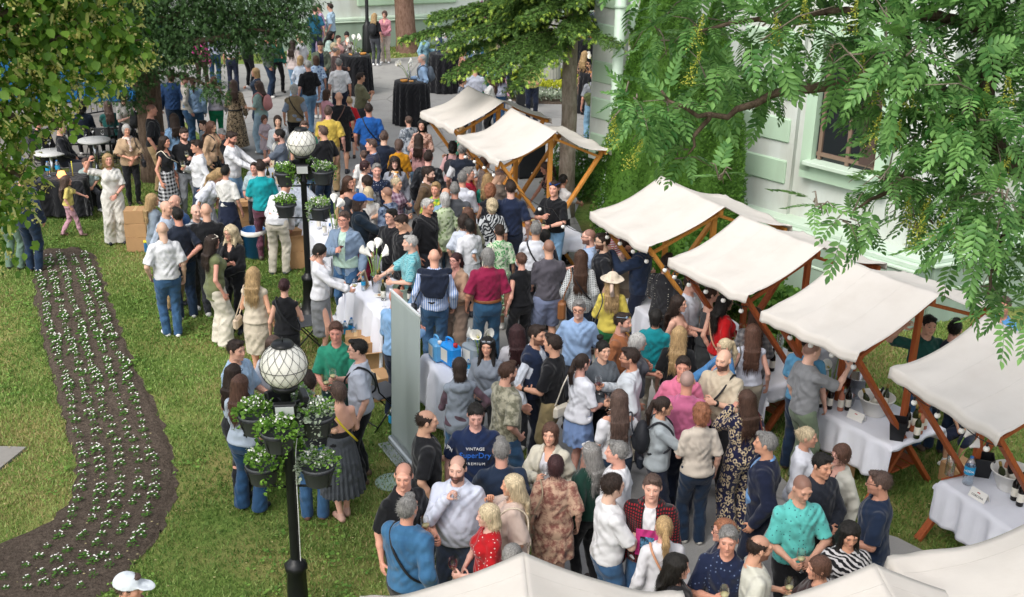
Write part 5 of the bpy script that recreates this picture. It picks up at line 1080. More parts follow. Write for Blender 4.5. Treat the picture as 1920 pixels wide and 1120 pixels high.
def lamp(x, y, zg, label, seed, rot, pots):
    root = empty('street_lamp', (x, y, 0), 0, label, 'street lamp', 'black lamp posts with planters')
    mb = MB(); mb.lathe([(.0, 0), (.22, 0), (.22, .06), (.17, .09), (.125, .18), (.10, .3), (.092, .60), (.11, .62), (.11, .67), (.07, .70), (.048, .74)], 8); mb.build('base', BLK, root)
    mb = MB(); mb.lathe([(.048, .72), (.045, zg - .62), (.06, zg - .6), (.06, zg - .56), (.045, zg - .54), (.045, zg - .25), (.11, zg - .23), (.12, zg - .19), (.09, zg - .17)], 14); mb.build('pole', BLK, root)
    mb = MB(); mb.lathe([(.001 + .205 * sin(t), zg - .205 * cos(t)) for t in np.linspace(0.12, pi - .1, 20)], 32); mb.build('globe', GLB, root)
    mb = MB()
    for k in range(14):
        for s in (-1, 1): mb.tube([(.212 * sin(t) * cos(2 * pi * k / 14 + s * t * .62), .212 * sin(t) * sin(2 * pi * k / 14 + s * t * .62), zg - .212 * cos(t)) for t in np.linspace(.25, pi - .3, 17)], .0019, 4, cap=False)
    mb.tube([(.215 * cos(t), .215 * sin(t), zg - .0) for t in np.linspace(0, 2 * pi, 33)], .003, 4, cap=False); mb.build('wire_net', BLK, root)
    mb = MB(); mb.lathe([(.0, zg + .225), (.085, zg + .222), (.1, zg + .2), (.1, zg + .19), (.0, zg + .2)], 20); mb.tube([(0, 0, zg + .22), (0, 0, zg + .27)], .006, 5); mb.build('finial', BLK, root)
    for k in range(3):
        a = rot + [-1.45, .35, 2.4][k]; d = Vector((cos(a), sin(a), 0)); c = d * .15 + Vector((0, 0, zg - .36)); R = Matrix.Rotation(a, 3, 'Z') @ Matrix.Rotation(.25, 3, 'Y'); mb = MB(); mb.box(c, (.06, .2, .15), R=R, bev=.01); mb.bar((d.x * .03, d.y * .03, zg - .4), tuple(c), .02, .03); fl = mb.build('floodlight', BLK, root); mb = MB(); mb.box(c + R @ Vector((.034, 0, 0)), (.006, .16, .115), R=R); mb.build('glass', plain('flood_glass', 'c9ccca', .2), fl)
    for k, (az, rd, z) in enumerate(pots):
        a = rot + az; c = Vector((cos(a) * rd, sin(a) * rd, z)); mb = MB(); mb.lathe([(0, -.2), (.1, -.2), (.115, -.19), (.143, -.03), (.158, -.028), (.16, 0), (.15, .0), (.14, -.03), (.0, -.03)], 24, c); p = mb.build('planter', POT, root)
        mb = MB(); mb.tube([(cos(a) * .04, sin(a) * .04, z - .24), (cos(a) * (rd + .12), sin(a) * (rd + .12), z - .22)], .012, 6); mb.tube([c + Vector((.163 * cos(t), .163 * sin(t), -.03)) for t in np.linspace(0, 2 * pi, 17)], .005, 4, cap=False)
        for s in (-1, 1): mb.tube([c + Vector((cos(a + s * .5) * .1, sin(a + s * .5) * .1, -.22)), c + Vector((cos(a + s * .5) * .163, sin(a + s * .5) * .163, -.03))], .006, 4)
        mb.build('arm', BLK, root); V, F_ = foliage_me(seed * 7 + k, 0); link('trailing_plant', np_mesh('plant', V + np.array(c), F_, smooth=False), SIL if k % 2 else GRN, p)
        V, F_ = foliage_me(seed * 9 + k + 50, 0); V = V * (1, 1, 1.15); link('leafy_plant', np_mesh('plant', V + np.array(c), F_, smooth=False), GRN, p)
        qq = np.random.RandomState(seed + k); m = 60; aa = qq.uniform(0, 2 * pi, m); Pp = np.array(c) + np.stack([.15 * np.cos(aa) * qq.rand(m), .15 * np.sin(aa) * qq.rand(m), .07 + .07 * qq.rand(m)], 1); V, F_ = scatter([(-.5, -.5, 0), (.5, -.5, 0), (.5, .5, 0), (-.5, .5, 0)], [(0, 1, 2, 3)], Pp, qq.normal(size=(m, 3)), qq.normal(size=(m, 3)), qq.uniform(.008, .022, m)); link('flowers', np_mesh('flowers', V, F_, smooth=False), WHT, p)
    mb = MB(); mb.tube(smooth_path([(.05, -.02, .6), (.055, -.02, 1.2), (.06, -.01, zg - .9), (.1, 0, zg - .62)]), .005, 5); mb.build('cable', plain('white_cable', 'd8d8d4', .5), root)
    return root
l1 = at(532, 685, 2.73); lamp(l1.x, l1.y, 2.73, 'nearer black lamp post with wire netted globe and six planters on the lawn', 3, 0, [(pi + .15, .27, 2.28), (-.02, .27, 2.26), (-pi / 2 - .1, .27, 2.24), (pi / 2, .27, 2.26), (pi - .05, .25, 1.74), (-.1, .26, 1.76), (pi / 2 + .2, .26, 1.76)])
l2 = at(582, 594); lamp(l2.x, l2.y, 2.78, 'farther black lamp post with wire netted globe beside the man in grey blazer', 4, 0, [(pi + .3, .26, 2.36), (-.15, .3, 2.38), (pi + .2, .28, 1.86), (-.4, .26, 1.84), (pi / 2, .26, 2.36)])
# slim black lamp pole by the far wall
p = at(690, 100); sl = empty('lamp_pole', (p.x, p.y, 0), 0, 'slim black lamp pole rising beside the pair standing by the far wall', 'lamp pole')
mb = MB(); mb.lathe([(.0, 0), (.22, 0), (.2, .1), (.16, .9), (.1, 1.0), (.06, 1.1), (.055, 4.5)], 10); mb.build('pole', BLK, sl); mb = MB(); mb.lathe([(.001 + .2 * sin(t), 4.7 - .2 * cos(t)) for t in np.linspace(.1, pi, 14)], 20); mb.build('globe', GLB, sl)
# ================================================================ tables and what stands on them
def txtmesh(parent, s_, size, loc, mat, rot=(0, 0, 0), name='lettering', align='CENTER', ext=.0008):
    cu = bpy.data.curves.new(name, 'FONT'); cu.body = s_; cu.size = size; cu.align_x = align; cu.align_y = 'CENTER'; cu.extrude = ext; o_ = bpy.data.objects.new(name, cu); COL.objects.link(o_)
    me = bpy.data.meshes.new_from_object(o_.evaluated_get(bpy.context.evaluated_depsgraph_get())); bpy.data.objects.remove(o_); me.materials.append(mat)
    n2 = bpy.data.objects.new(name, me); COL.objects.link(n2); n2.parent = parent; n2.location = loc; n2.rotation_euler = rot; return n2
def thin_glass(name, tint, a=.86):
    t = NT(name); tr = t.n('BsdfTransparent'); tr.inputs[0].default_value = (*tint, 1); gl = t.n('BsdfGlossy'); gl.inputs['Roughness'].default_value = .05; lw = t.n('LayerWeight'); lw.inputs[0].default_value = .35; mx = t.n('MixShader')
    t.l(t.math('ADD', t.math('MULTIPLY', lw.outputs[1], .55), 1 - a - .06), mx.inputs[0]); t.l(tr.outputs[0], mx.inputs[1]); t.l(gl.outputs[0], mx.inputs[2]); t.l(mx.outputs[0], t.t.nodes['Material Output'].inputs[0]); return t.m
CLG = thin_glass('thin_clear_glass', (.97, .98, .98)); LBL = plain('label_paper', 'e2ddd0', .7); INK = plain('black_ink', '1a1a1c', .7); REDI = plain('red_ink', 'b5332f', .6); STEEL = plain('polished_steel', 'b9bcc0', .22, 1.0, var=.05)
CARD = plain('cardboard', 'b08a62', .85, scale=9, var=.12, bump=.004); WPL = plain('white_plastic', 'e6e4de', .35, var=.03); BPL = plain('black_plastic', '1b1c1f', .35)
BOT = {'red': plain('dark_bottle', '15100f', .08), 'green': plain('green_bottle', '2a3018', .08), 'rose': plain('rose_bottle', 'b9765e', .12), 'clear': CLG}
CAPC = {'red': plain('capsule_dark', '1a1a20', .35), 'green': plain('capsule_gold', '8f7a3c', .35), 'rose': plain('capsule_orange', 'b04a22', .35), 'clear': plain('capsule_blue', '2d6fb0', .4)}
_bm = {}
def bottle(loc, kind, label, group='wine bottles on the tables', tilt=None, cat='bottle', sc_=1.0):
    if kind not in _bm:
        mb = MB(); mb.lathe([(0, 0), (.034, 0), (.037, .006), (.037, .18), (.034, .2), (.018, .235), (.0145, .25), (.0145, .27)], 16); a = mb.mesh('body'); a.materials.append(BOT[kind])
        mb = MB(); mb.lathe([(.0152, .262), (.0158, .262), (.0158, .31), (.012, .313), (0, .313)], 14); b = mb.mesh('cap'); b.materials.append(CAPC[kind]); mb = MB(); mb.lathe([(.0376, .05), (.0379, .052), (.0379, .145), (.0376, .147)], 16); c = mb.mesh('label'); c.materials.append(LBL); _bm[kind] = (a, b, c)
    r = empty('wine_bottle', loc, R_.uniform(0, 6), label, cat, group); r.scale = (sc_,) * 3
    if tilt: r.rotation_euler = (tilt[0], tilt[1], R_.uniform(0, 6))
    for n_, me in zip(('glass_body', 'cap', 'label'), _bm[kind]): link(n_, me, None, r)
    return r
def water_bottle(loc, label, h=.32, r=.042, group=None):
    q = empty('water_bottle', loc, 0, label, 'bottle', group); mb = MB(); mb.lathe([(0, 0), (r * .9, 0), (r, h * .05), (r * .93, h * .3), (r, h * .38), (r, h * .7), (r * .75, h * .84), (r * .33, h * .94), (r * .33, h * .97)], 16); mb.build('bottle_body', thin_glass('pet', (.8, .9, .97), .72), q); mb = MB(); mb.lathe([(r * 1.01, h * .4), (r * 1.02, h * .41), (r * 1.02, h * .66), (r * 1.01, h * .67)], 16); lb_ = mb.build('label', plain('blue_label', '2496c8', .5), q); mb = MB(); mb.lathe([(r * .36, h * .95), (r * .36, h), (0, h)], 12); mb.build('cap', CAPC['clear'], q); return q
def bucket(loc, label, mat, r0, r1, h, name='ice_bucket', cat='ice bucket', group=None, square=False):
    q = empty(name, loc, 0, label, cat, group); mb = MB(); n = 4 if square else 28; mb.lathe([(0, 0), (r0, 0), (r0 * 1.02, .006), (r1, h), (r1 * 1.04, h), (r1 * 1.04, h + .008), (r1 * .97, h + .008), (r0 * .95, .02), (0, .02)], n); o_ = mb.build('vessel', mat, q)
    if square: q.rotation_euler = (0, 0, .5); [setattr(p, 'use_smooth', False) for p in o_.data.polygons]
    return q
def calla(loc, label, n=4, seed=0, hh=.55, vase=True, lean=(0, 0)):
    q = random.Random(seed); r = empty('calla_vase', loc, 0, label, 'flowers'); 
    if vase: mb = MB(); mb.lathe([(0, 0), (.045, 0), (.05, .01), (.05, .26), (.047, .26), (.047, .012), (0, .012)], 18); mb.build('vase', CLG, r)
    for i in range(n):
        a = q.uniform(0, 2 * pi); d = q.uniform(.05, .16); tip = Vector((cos(a) * d + lean[0], sin(a) * d + lean[1], hh * q.uniform(.85, 1.05))); mb = MB(); mb.tube(smooth_path([(cos(a) * .02, sin(a) * .02, .02), tuple(tip * .6 + Vector((0, 0, .06))), tuple(tip)], 4), .0065, 6); st = mb.build('stem', plain('calla_stem', '7fa04a', .5), r)
        mb = MB(); ax = Vector((cos(a), sin(a), .7)).normalized(); up = Vector((0, 0, 1)); x = ax.cross(up).normalized(); y = x.cross(ax)
        def fn(u, v): t = u * 2 * pi; rr = .012 + .05 * v ** 1.4 * (1 + .35 * cos(t)); L = .11 * v * (1 + .28 * cos(t)); return tip + ax * L + (x * sin(t) + y * cos(t)) * rr
        mb.grid(fn, 14, 6); mb.build('flower', WHT, r); mb = MB(); mb.tube([tip + ax * .01, tip + ax * .07], .006, 6); mb.build('spadix', YEL, st)
    return r
def tent(loc, rz, text, label, group='folded name cards on the tables'):
    r = empty('name_card', loc, rz, label, 'name card', group); mb = MB(); w_, h = .21, .10
    mb.add([(-w_ / 2, -.045, 0), (w_ / 2, -.045, 0), (w_ / 2, 0, h), (-w_ / 2, 0, h), (-w_ / 2, .045, 0), (w_ / 2, .045, 0)], [(0, 1, 2, 3), (3, 2, 5, 4)]); o_ = mb.build('card', WPL, r); o_.modifiers.new('t', 'SOLIDIFY').thickness = .001
    sl = math.atan2(h, .045); text and txtmesh(r, text, .03, (0, -.0315, .0345), INK, (sl, 0, 0)); mb = MB(); Rm = Matrix.Rotation(sl, 3, 'X'); [mb.box(Vector((dx, -.015, .0705)) + Vector((0, 0, dz)), (.012, .01, .001), R=Rm) for dx, dz in ((-.012, 0), (0, .002), (.012, 0))]; mb.build('emblem', REDI, r); return r
def box(loc, size, rz, label, open_=False, group='cardboard boxes', mat=None):
    r = empty('cardboard_box', loc, rz, label, 'cardboard box', group); x, y, z = size; mat = mat or CARD; mb = MB()
    if not open_: mb.box((0, 0, z / 2), (x, y, z), bev=.004); mb.build('carton', mat, r); mb = MB(); mb.box((0, 0, z + .001), (.05, y * 1.002, .002)); mb.build('tape', plain('parcel_tape', 'c9a878', .3), r)
    else:
        for sx_, sy_, dx, dy in ((x / 2, 0, .004, y), (-x / 2, 0, .004, y), (0, y / 2, x, .004), (0, -y / 2, x, .004)): mb.box((sx_, sy_, z / 2), (dx, dy, z))
        mb.box((0, 0, .01), (x, y, .01)); mb.build('carton', mat, r)
        for i, (ax_, s) in enumerate((('x', 1), ('x', -1), ('y', 1), ('y', -1))):
            mb = MB(); 
            if ax_ == 'x': mb.box((s * (x / 2 + y * .18), 0, z + y * .1), (y * .42, y * .98, .004), R=Matrix.Rotation(-s * .5, 3, 'Y'))
            else: mb.box((0, s * (y / 2 + y * .18), z + y * .06), (x * .98, y * .42, .004), R=Matrix.Rotation(s * .35, 3, 'X'))
            mb.build('flap', mat, r)
    return r
def chair(loc, rz, label, group='folding chairs'):
    r = empty('folding_chair', loc, rz, label, 'folding chair', group); s_ = plain('chair_plastic', '4a4c50', .5); t = plain('chair_steel', '2a2b2e', .35, .6)
    mb = MB(); mb.box((0, 0, .44), (.40, .40, .025), bev=.01); mb.build('seat', s_, r); mb = MB(); mb.box((0, .22, .72), (.40, .025, .2), R=Matrix.Rotation(-.15, 3, 'X'), bev=.01); mb.build('backrest', s_, r)
    for s in (-1, 1): mb = MB(); mb.tube([(s * .21, -.26, 0), (s * .21, .19, .55), (s * .21, .25, .84)], .011, 6); mb.build('leg', t, r); mb = MB(); mb.tube([(s * .19, .26, 0), (s * .19, -.17, .44)], .011, 6); mb.build('leg', t, r)
    mb = MB(); mb.tube([(-.19, .22, .06), (.19, .22, .06)], .008, 6); mb.tube([(-.21, -.2, .07), (.21, -.2, .07)], .008, 6); mb.build('crossbar', t, r); return r
def table(c, ang, wx_, wy, z, label, mat=None, round_=False):
    r = empty('table', (c[0], c[1], 0), ang, label, 'table'); mt = plain('table_top_white', 'c9c9c6', .5)
    if round_:
        mb = MB(); mb.lathe([(0, z - .03), (wx_, z - .03), (wx_, z), (0, z)], 28); mb.build('table_top', mt, r); mb = MB(); mb.tube([(0, 0, 0.03), (0, 0, z - .03)], .04, 10); mb.lathe([(0, 0), (.28, 0), (.28, .02), (.05, .04)], 20); mb.build('leg', STEEL, r)
    else:
        mb = MB(); mb.box((0, 0, z - .015), (wx_, wy, .03), bev=.004); mb.build('table_top', mt, r)
        for sx_ in (-1, 1):
            for sy_ in (-1, 1): mb = MB(); mb.tube([(sx_ * (wx_ / 2 - .06), sy_ * (wy / 2 - .1), 0), (sx_ * (wx_ / 2 - .06), sy_ * (wy / 2 - .1), z - .03)], .014, 6); mb.build('leg', STEEL, r)
    return r
def sl(i, x, y, z):
    root, c, ang, L = STI[i]; return (c.x + x * cos(ang) - y * sin(ang), c.y + x * sin(ang) + y * cos(ang), z)
TZ = .766
SD = ['farthest plaza stall', 'cheese stall', 'stall before the thujas', 'second red brown stall', 'grey polo wine stall', 'right hand stall with the water bottle']
for i, dr in ((1, (.5, .15, .25, .1)), (2, (.5, .15, .2, .1)), (3, (.45, .15, .2, .1)), (4, (.46, .2, .06, .12)), (5, (.46, .2, .1, .12))):
    root, c, ang, L = STI[i]; wy = L * (.98 if i < 4 else 1.05); of_ = (.05, -.02) if i == 4 else (.04, -.16) if i == 5 else (-.08, -.22) if i == 1 else (-.06, 0); wy += .42 if i == 1 else 0; tablecloth(c + Vector((of_[0] * cos(ang) - of_[1] * sin(ang), of_[0] * sin(ang) + of_[1] * cos(ang), 0)), ang, .90 if i > 3 else 1.0, wy, TZ, dr, CLOTH_W, 'white tablecloth spread over the table of the ' + SD[i], 'white tablecloths', i)
T_ = TZ + .004
bucket(sl(4, .08, -.02, T_), 'big white wine bowl on the grey polo wine stall', WPL, .12, .21, .22, 'wine_bowl', 'ice bucket')
for k, (x, y, kd, tl_) in enumerate(((.02, .0, 'green', (.4, .1)), (.1, .05, 'red', (.1, .35)), (.16, -.08, 'green', (-.3, .3)))): bottle(sl(4, x, y, T_ + .05), kd, ['green bottle leaning at the left of the white bowl under the grey polo stall', 'dark bottle in the middle of the white bowl on the grey polo stall', 'green bottle leaning at the right in the white bowl of the grey polo stall'][k], tilt=tl_)
bucket(sl(4, -.2, -.56, T_), 'black square wine cooler at the near corner of the grey polo stall', BPL, .1, .14, .23, square=True)
bucket(sl(4, .25, .42, T_), 'tall polished steel bucket on the grey polo stall', STEEL, .10, .13, .26)
bucket(sl(4, .0, .30, T_), 'small steel ice cup on the grey polo stall', STEEL, .05, .075, .12)
for k, (x, y, kd, d) in enumerate(((.05, -.5, 'red', 'blue topped bottle behind the black cooler'), (.16, -.52, 'green', 'gold capped bottle beside the blue topped one'), (.12, -.63, 'rose', 'pink bottle with orange cap near the table edge'), (.26, -.58, 'rose', 'rosé bottle nearest the crossing beams'), (.0, -.68, 'green', 'amber green bottle at the corner near the beams'), (-.28, .36, 'red', 'dark labelled bottle by the grey polo man'), (-.34, .46, 'red', 'dark bottle just beyond the grey polo elbow'), (-.12, .22, 'red', 'dark bottle under the outstretched grey polo arm'), (-.2, .26, 'rose', 'rosé bottle under the grey polo arm'))): bottle(sl(4, x, y, T_), kd, d)
wine_cnt = 0
tent(sl(4, -.22, .0, T_), STI[4][2] - pi / 2 + .1, '', 'folded white name card on the grey polo wine stall'); calla(sl(4, -.1, .52, T_), 'vase of white callas at the far end of the grey polo stall', 4, 1)
tent(sl(5, -.30, .12, T_), STI[5][2] - pi / 2 + .1, 'CORCOVA', 'folded white name card reading CORCOVA on the right hand table')
calla(sl(5, -.25, .62, T_), 'glass vase with one white calla by the bottled water', 2, 2, .42); water_bottle(sl(5, -.2, .40, T_), 'large water bottle with blue label on the right hand table', .33, .055)
_w = [o for o in bpy.data.objects if o.name.startswith('label') and o.parent and o.parent.name.startswith('water_bottle')][-1]; txtmesh(_w.parent, 'VODA', .035, (-.03, -.0565, .18), WHT, (pi / 2, 0, -.5), 'lettering')
bucket(sl(5, .08, .5, T_), 'black wine cooler behind the calla vase on the right', BPL, .1, .14, .22, square=True); bucket(sl(5, .16, .18, T_), 'white wine bowl full of bottles on the right hand table', WPL, .12, .21, .21, 'wine_bowl', 'ice bucket')
for k, (x, y, kd, tl_) in enumerate(((.1, .2, 'green', (.3, -.2)), (.16, .26, 'rose', (.1, .2)), (.22, .16, 'red', (-.2, .35)), (.15, .1, 'green', (.35, .2)))): bottle(sl(5, x, y, T_ + .04), kd, ['leftmost bottle in the white bowl on the right hand table', 'pink labelled bottle at the back of the right hand white bowl', 'dark bottle tipping out of the right hand white bowl', 'green bottle at the front of the right hand white bowl'][k], tilt=tl_)
for k, (x, y) in enumerate(((.03, -.02), (.0, -.13), (.18, -.08))): bottle(sl(5, x, y, T_), 'red', ['dark wine bottle with white label left of its pair, right edge', 'dark wine bottle with white label second from the left, right edge', 'dark wine bottle behind the labelled pair at the right edge'][k])
for i, sp in ((3, ((-.1, .1), (.1, .3), (.2, -.2), (-.2, -.3))), (2, ((-.1, -.3), (.1, -.1), (.15, .25)))):
    for k, (x, y) in enumerate(sp): bottle(sl(i, x, y, T_), ('red', 'rose', 'green', 'red')[k], ['dark bottle', 'rosé bottle', 'green bottle', 'second dark bottle'][k] + ' standing on the ' + SD[i])
calla(sl(3, .25, .05, T_), 'white callas on the table of the second red brown stall', 3, 5); bucket(sl(2, .2, .05, T_), 'white bowl on the table of the stall before the thujas', WPL, .1, .16, .18)
# cheese counter
def platter(loc, label, seed, cols, r=.2):
    q = random.Random(seed); p = empty('food_platter', loc, 0, label, 'food platter', 'platters on the cheese counter'); mb = MB(); mb.lathe([(0, 0), (r, 0), (r * 1.05, .012), (r * .95, .016), (0, .01)], 22); mb.build('board', W_OR, p); mb = MB()
    for k in range(26): a = q.uniform(0, 2 * pi); d = q.uniform(0, r * .85); mb.box((cos(a) * d, sin(a) * d, .03 + .02 * q.random()), (q.uniform(.03, .07), q.uniform(.03, .06), q.uniform(.015, .04)), rz=q.uniform(0, 3), m=k % len(cols), bev=.008)
    mb.build('food', [plain('food_' + str(k_), c_, .6) for k_, c_ in enumerate(cols)], p); return p
platter(sl(1, -.3, .25, T_), 'board of golden cheese pieces at the far end of the counter', 1, ('d9a23c', 'e6cf8a', 'c9772a')); platter(sl(1, -.2, -.3, T_), 'board of yellow cheese wedges in the middle of the counter', 2, ('e0b040', 'efe0a8', '7a3a2a')); platter(sl(1, -.25, -.82, T_), 'board of sausages and pale cheese at the near end', 3, ('6a2a24', 'e9dfc8', 'a86a3a')); platter(sl(1, .15, -.62, T_), 'board with jars and rind on the counter behind', 4, ('d9c9a0', '8a9a4a', 'b0503a'), .17)
mb = MB(); mb.box((0, 0, .1), (.5, .36, .2), bev=.01)
# lawn side tables: white cloths in a row
def rowtable(a_, b_, width, label_t, label_c, seed, drops=(.6, .3, .5, .5), mat=None, z=.76):
    A, B = at(*a_, z), at(*b_, z); A.z = B.z = 0; u = (B - A).normalized(); L = (B - A).length; perp = Vector((-u.y, u.x, 0)); c = (A + B) / 2 + perp * width / 2; ang = math.atan2(-u.y, -u.x) - pi / 2
    table(c, ang, width - .03, L - .03, z - .004, label_t); tablecloth(c, ang, width, L, z, drops, mat or CLOTH_W, label_c, 'white tablecloths', seed)
    return lambda x, y, zz=0: (c.x + x * cos(ang) - y * sin(ang), c.y + x * sin(ang) + y * cos(ang), z + .005 + zz), ang, L
f1, a1, L1 = rowtable((655, 532), (722, 602), .72, 'folding table under the white cloth left of the banner', 'white cloth draped over the table left of the grey banner', 41, (.72, .5, .1, .6))
bucket(f1(-.05, .3), 'tall steel wine bucket with callas left of the banner', STEEL, .10, .13, .26); calla(f1(-.1, .34, .05), 'white callas standing in the steel bucket left of the banner', 6, 7, .55, False)
for k, (x, y, kd) in enumerate(((-.08, .24, 'green'), (.02, .36, 'green'), (-.02, .24, 'red'))): bottle(f1(x, y, .03), kd, ['green bottle at the left in the steel calla bucket', 'gold topped bottle at the right in the steel calla bucket', 'dark bottle in the middle of the steel calla bucket'][k], tilt=(.2 - .2 * k, .15))
bucket(f1(.12, -.2), 'sage green ice bucket full of bottles by the banner', plain('sage_enamel', '8a9a86', .4), .10, .14, .22)
for k, (x, y, kd) in enumerate(((.06, -.16, 'red'), (.16, -.18, 'green'), (.1, -.26, 'rose'), (.17, -.26, 'red'))): bottle(f1(x, y, .03), kd, ['dark bottle with red top in the sage green bucket', 'green bottle in the sage green bucket', 'pale bottle in the sage green bucket', 'dark bottle at the back of the sage green bucket'][k], tilt=(.15 * (k - 1), .2))
bottle(f1(-.12, -.05), 'green', 'green bottle standing alone left of the sage green bucket'); water_bottle(f1(-.26, .42), 'small water bottle with blue label beside the picture frame', .22, .033)
r = empty('picture_frame', f1(-.18, .50), a1 + .9, 'standing wooden picture frame on the white table by the banner', 'picture frame'); mb = MB(); Rm = Matrix.Rotation(-.25, 3, 'X')
for x, z, sx_, sz_ in ((-.085, .12, .025, .25), (.085, .12, .025, .25), (0, .005, .195, .025), (0, .235, .195, .025)): mb.box((x, z * .25, z), (sx_, .015, sz_), R=Rm)
mb.build('frame', plain('pale_wood', 'c9b79a', .6), r); mb = MB(); mb.box((0, .035, .12), (.16, .006, .22), R=Rm); mb.build('picture', plain('picture_brown', '8a7460', .6), r)
r = empty('saucer', f1(-.12, .12), 0, 'small white plate with a snack on the white table by the banner', 'plate'); mb = MB(); mb.lathe([(0, 0), (.05, 0), (.08, .012), (.078, .014), (0, .004)], 20); mb.build('plate', WPL, r); mb = MB(); mb.lathe([(0, .01), (.03, .012), (.02, .03), (0, .034)], 10); mb.build('snack', plain('snack', 'a88a6a', .7), r)
f2, a2, L2 = rowtable((795, 664), (853, 742), .66, 'folding table under the white cloth right of the banner', 'white cloth on the table holding the blue jerrycans', 42, (.66, .3, .5, .6))
def jerry(loc, rz, c, label, s=1.0, cap='b8282c'):
    r = empty('jerrycan', loc, rz, label, 'jerrycan', 'plastic jerrycans on the white table'); r.scale = (s, s, s); mb = MB(); mb.box((0, 0, .13), (.26, .16, .26), bev=.03); mb.build('can_body', plain('jerry_' + c, c, .3, var=.05), r); mb = MB(); mb.tube(smooth_path([(-.09, 0, .25), (-.08, 0, .31), (.0, 0, .325), (.04, 0, .31), (.05, 0, .25)]), .014, 8); mb.build('handle', plain('jerry_' + c, c, .3, var=.05), r); mb = MB(); mb.lathe([(0, .25), (.026, .25), (.026, .295), (0, .297)], 14, (.095, 0, 0)); mb.build('cap', plain('jerry_cap' + cap, cap, .4), r); mb = MB(); mb.box((-.02, -.0815, .13), (.13, .003, .15)); mb.build('label', LBL, r)
jerry(f2(-.1, .22), a2 - 1.3, '1f8fe0', 'bright blue jerrycan with red cap on the white table', 1.1); jerry(f2(-.22, .42), a2 - 1.5, '5fa6d8', 'paler blue jerrycan behind the bright blue one', 1.0, 'e0e0e0'); jerry(f2(.16, .12), a2 - 1.2, '8a959c', 'translucent grey jerrycan beside the blue one', 1.1, '6a7076')
mb = MB(); mb.grid(lambda u, v: (.16 * (u - .5) * 2, .12 * (v - .5) * 2, .1 * sin(pi * u) * sin(pi * v) * (1 + .4 * sin(9 * u) * cos(11 * v))), 16, 16); o = mb.build('paper_towel', WPL, None, f2(0, .46), 0); tag(o, 'crumpled white paper behind the jerrycans', 'paper'); calla(f2(.2, -.1), 'white callas in front of the grey jerrycan', 5, 9, .5)
water_bottle(f2(.02, -.12), 'small water bottle standing before the callas', .2, .03)
GLOC = [(f2, -.15, -.1), (f2, -.1, -.2), (f2, -.2, -.25), (f1, .2, .05), (f1, -.2, -.3)]
f0, a0, L0 = rowtable((468, 318), (520, 378), .75, 'folding table with wine things behind the turquoise polo', 'pale cloth over the wine table behind the turquoise polo', 43, (.7, .4, .5, .5), fabric('b4bcc8'))
f3, a3, L3 = rowtable((566, 415), (622, 478), .72, 'folding table behind the farther lamp post', 'white cloth on the table behind the farther lamp post', 44, (.72, .3, .5, .5))
for k in range(9): bottle(f0(-.25 + .25 * (k % 3), .5 - .42 * (k // 3)), ('green', 'red', 'clear')[k % 3], ordn(k + 1) + ' bottle on the pale cloth behind the turquoise polo, counted from its far end')
for k in range(6): bottle(f3(-.2 + .3 * (k % 2), .4 - .35 * (k // 2)), ('clear', 'red')[k % 2], ordn(k + 1) + ' bottle on the white cloth behind the farther lamp, from its far end')
calla(f0(.1, .2), 'white callas on the pale cloth behind the turquoise polo', 5, 11); calla(f3(-.1, -.25), 'white callas beside the man in the grey blue blazer', 5, 12, .6)
p = at(715, 640); r = empty('wine_crate', (p.x - .3, p.y + .35, 0), 0, 'bag of plastic water bottles on the grass by the white table', 'bag of bottles')
# bottles in plastic on the grass
for k, (x, y) in enumerate(((648, 640), (660, 634), (672, 642), (664, 652))): p = at(x, y); water_bottle((p.x, p.y, 0), ['leftmost', 'rear', 'rightmost', 'front'][k] + ' big water bottle on the grass left of the white table', .33, .05, 'water bottles on the grass')
bpy.data.objects.remove(r)
# cardboard boxes
for (x, y, w_, d, h, z, rz, lab, op) in ((690, 690, .42, .34, .3, 0, .3, 'open cardboard box with raised flaps below the white table', True), (703, 745, .40, .34, .33, 0, .5, 'cardboard box behind the folding chair', False), (668, 655, .3, .25, .25, 0, .1, 'small cardboard box by the water bottles', False),
    (262, 468, .38, .3, .27, 0, .1, 'bottom box of the stack left of the grey blazer woman', False), (262, 468, .38, .3, .25, .272, .04, 'middle box in the stack left of the grey blazer woman', False), (262, 468, .37, .3, .24, .524, .12, 'topmost box of the stack left of the grey blazer woman', False),
    (462, 440, .36, .3, .3, 0, .3, 'bottom cardboard box beside the turquoise polo', False), (462, 440, .34, .3, .28, .302, .2, 'upper open box beside the turquoise polo', True), (480, 462, .3, .26, .28, 0, .6, 'small box in front of the pair beside the turquoise polo', False), (562, 500, .34, .3, .32, 0, .2, 'bottom box of the pair left of the farther lamp', False), (562, 500, .33, .28, .28, .322, .3, 'upper box of the pair left of the farther lamp', True), (1560, 905, .4, .3, .25, 0, .6, 'box stowed under the grey polo wine table', False), (1795, 905, .34, .3, .25, 0, .4, 'box stowed between the two nearest stalls', False)):
    p = at(x, y); box((p.x, p.y, z + .006), (w_, d, h), rz, lab, op)
p = at(478, 482); r = empty('waste_bin', (p.x, p.y, 0), 0, 'blue plastic bin with white liner between maroon trousers and boxes', 'bin'); mb = MB(); mb.lathe([(0, 0), (.16, 0), (.2, .5), (.21, .5), (.21, .52), (.19, .52), (.15, .02), (0, .02)], 24); mb.build('bin_body', plain('bin_blue', '2f7cc4', .4), r); mb = MB(); mb.lathe([(.19, .5), (.215, .525), (.222, .46), (.218, .44)], 24, fun=lambda r_, z, a: r_ + .006 * sin(9 * a)); mb.build('liner', WPL, r)
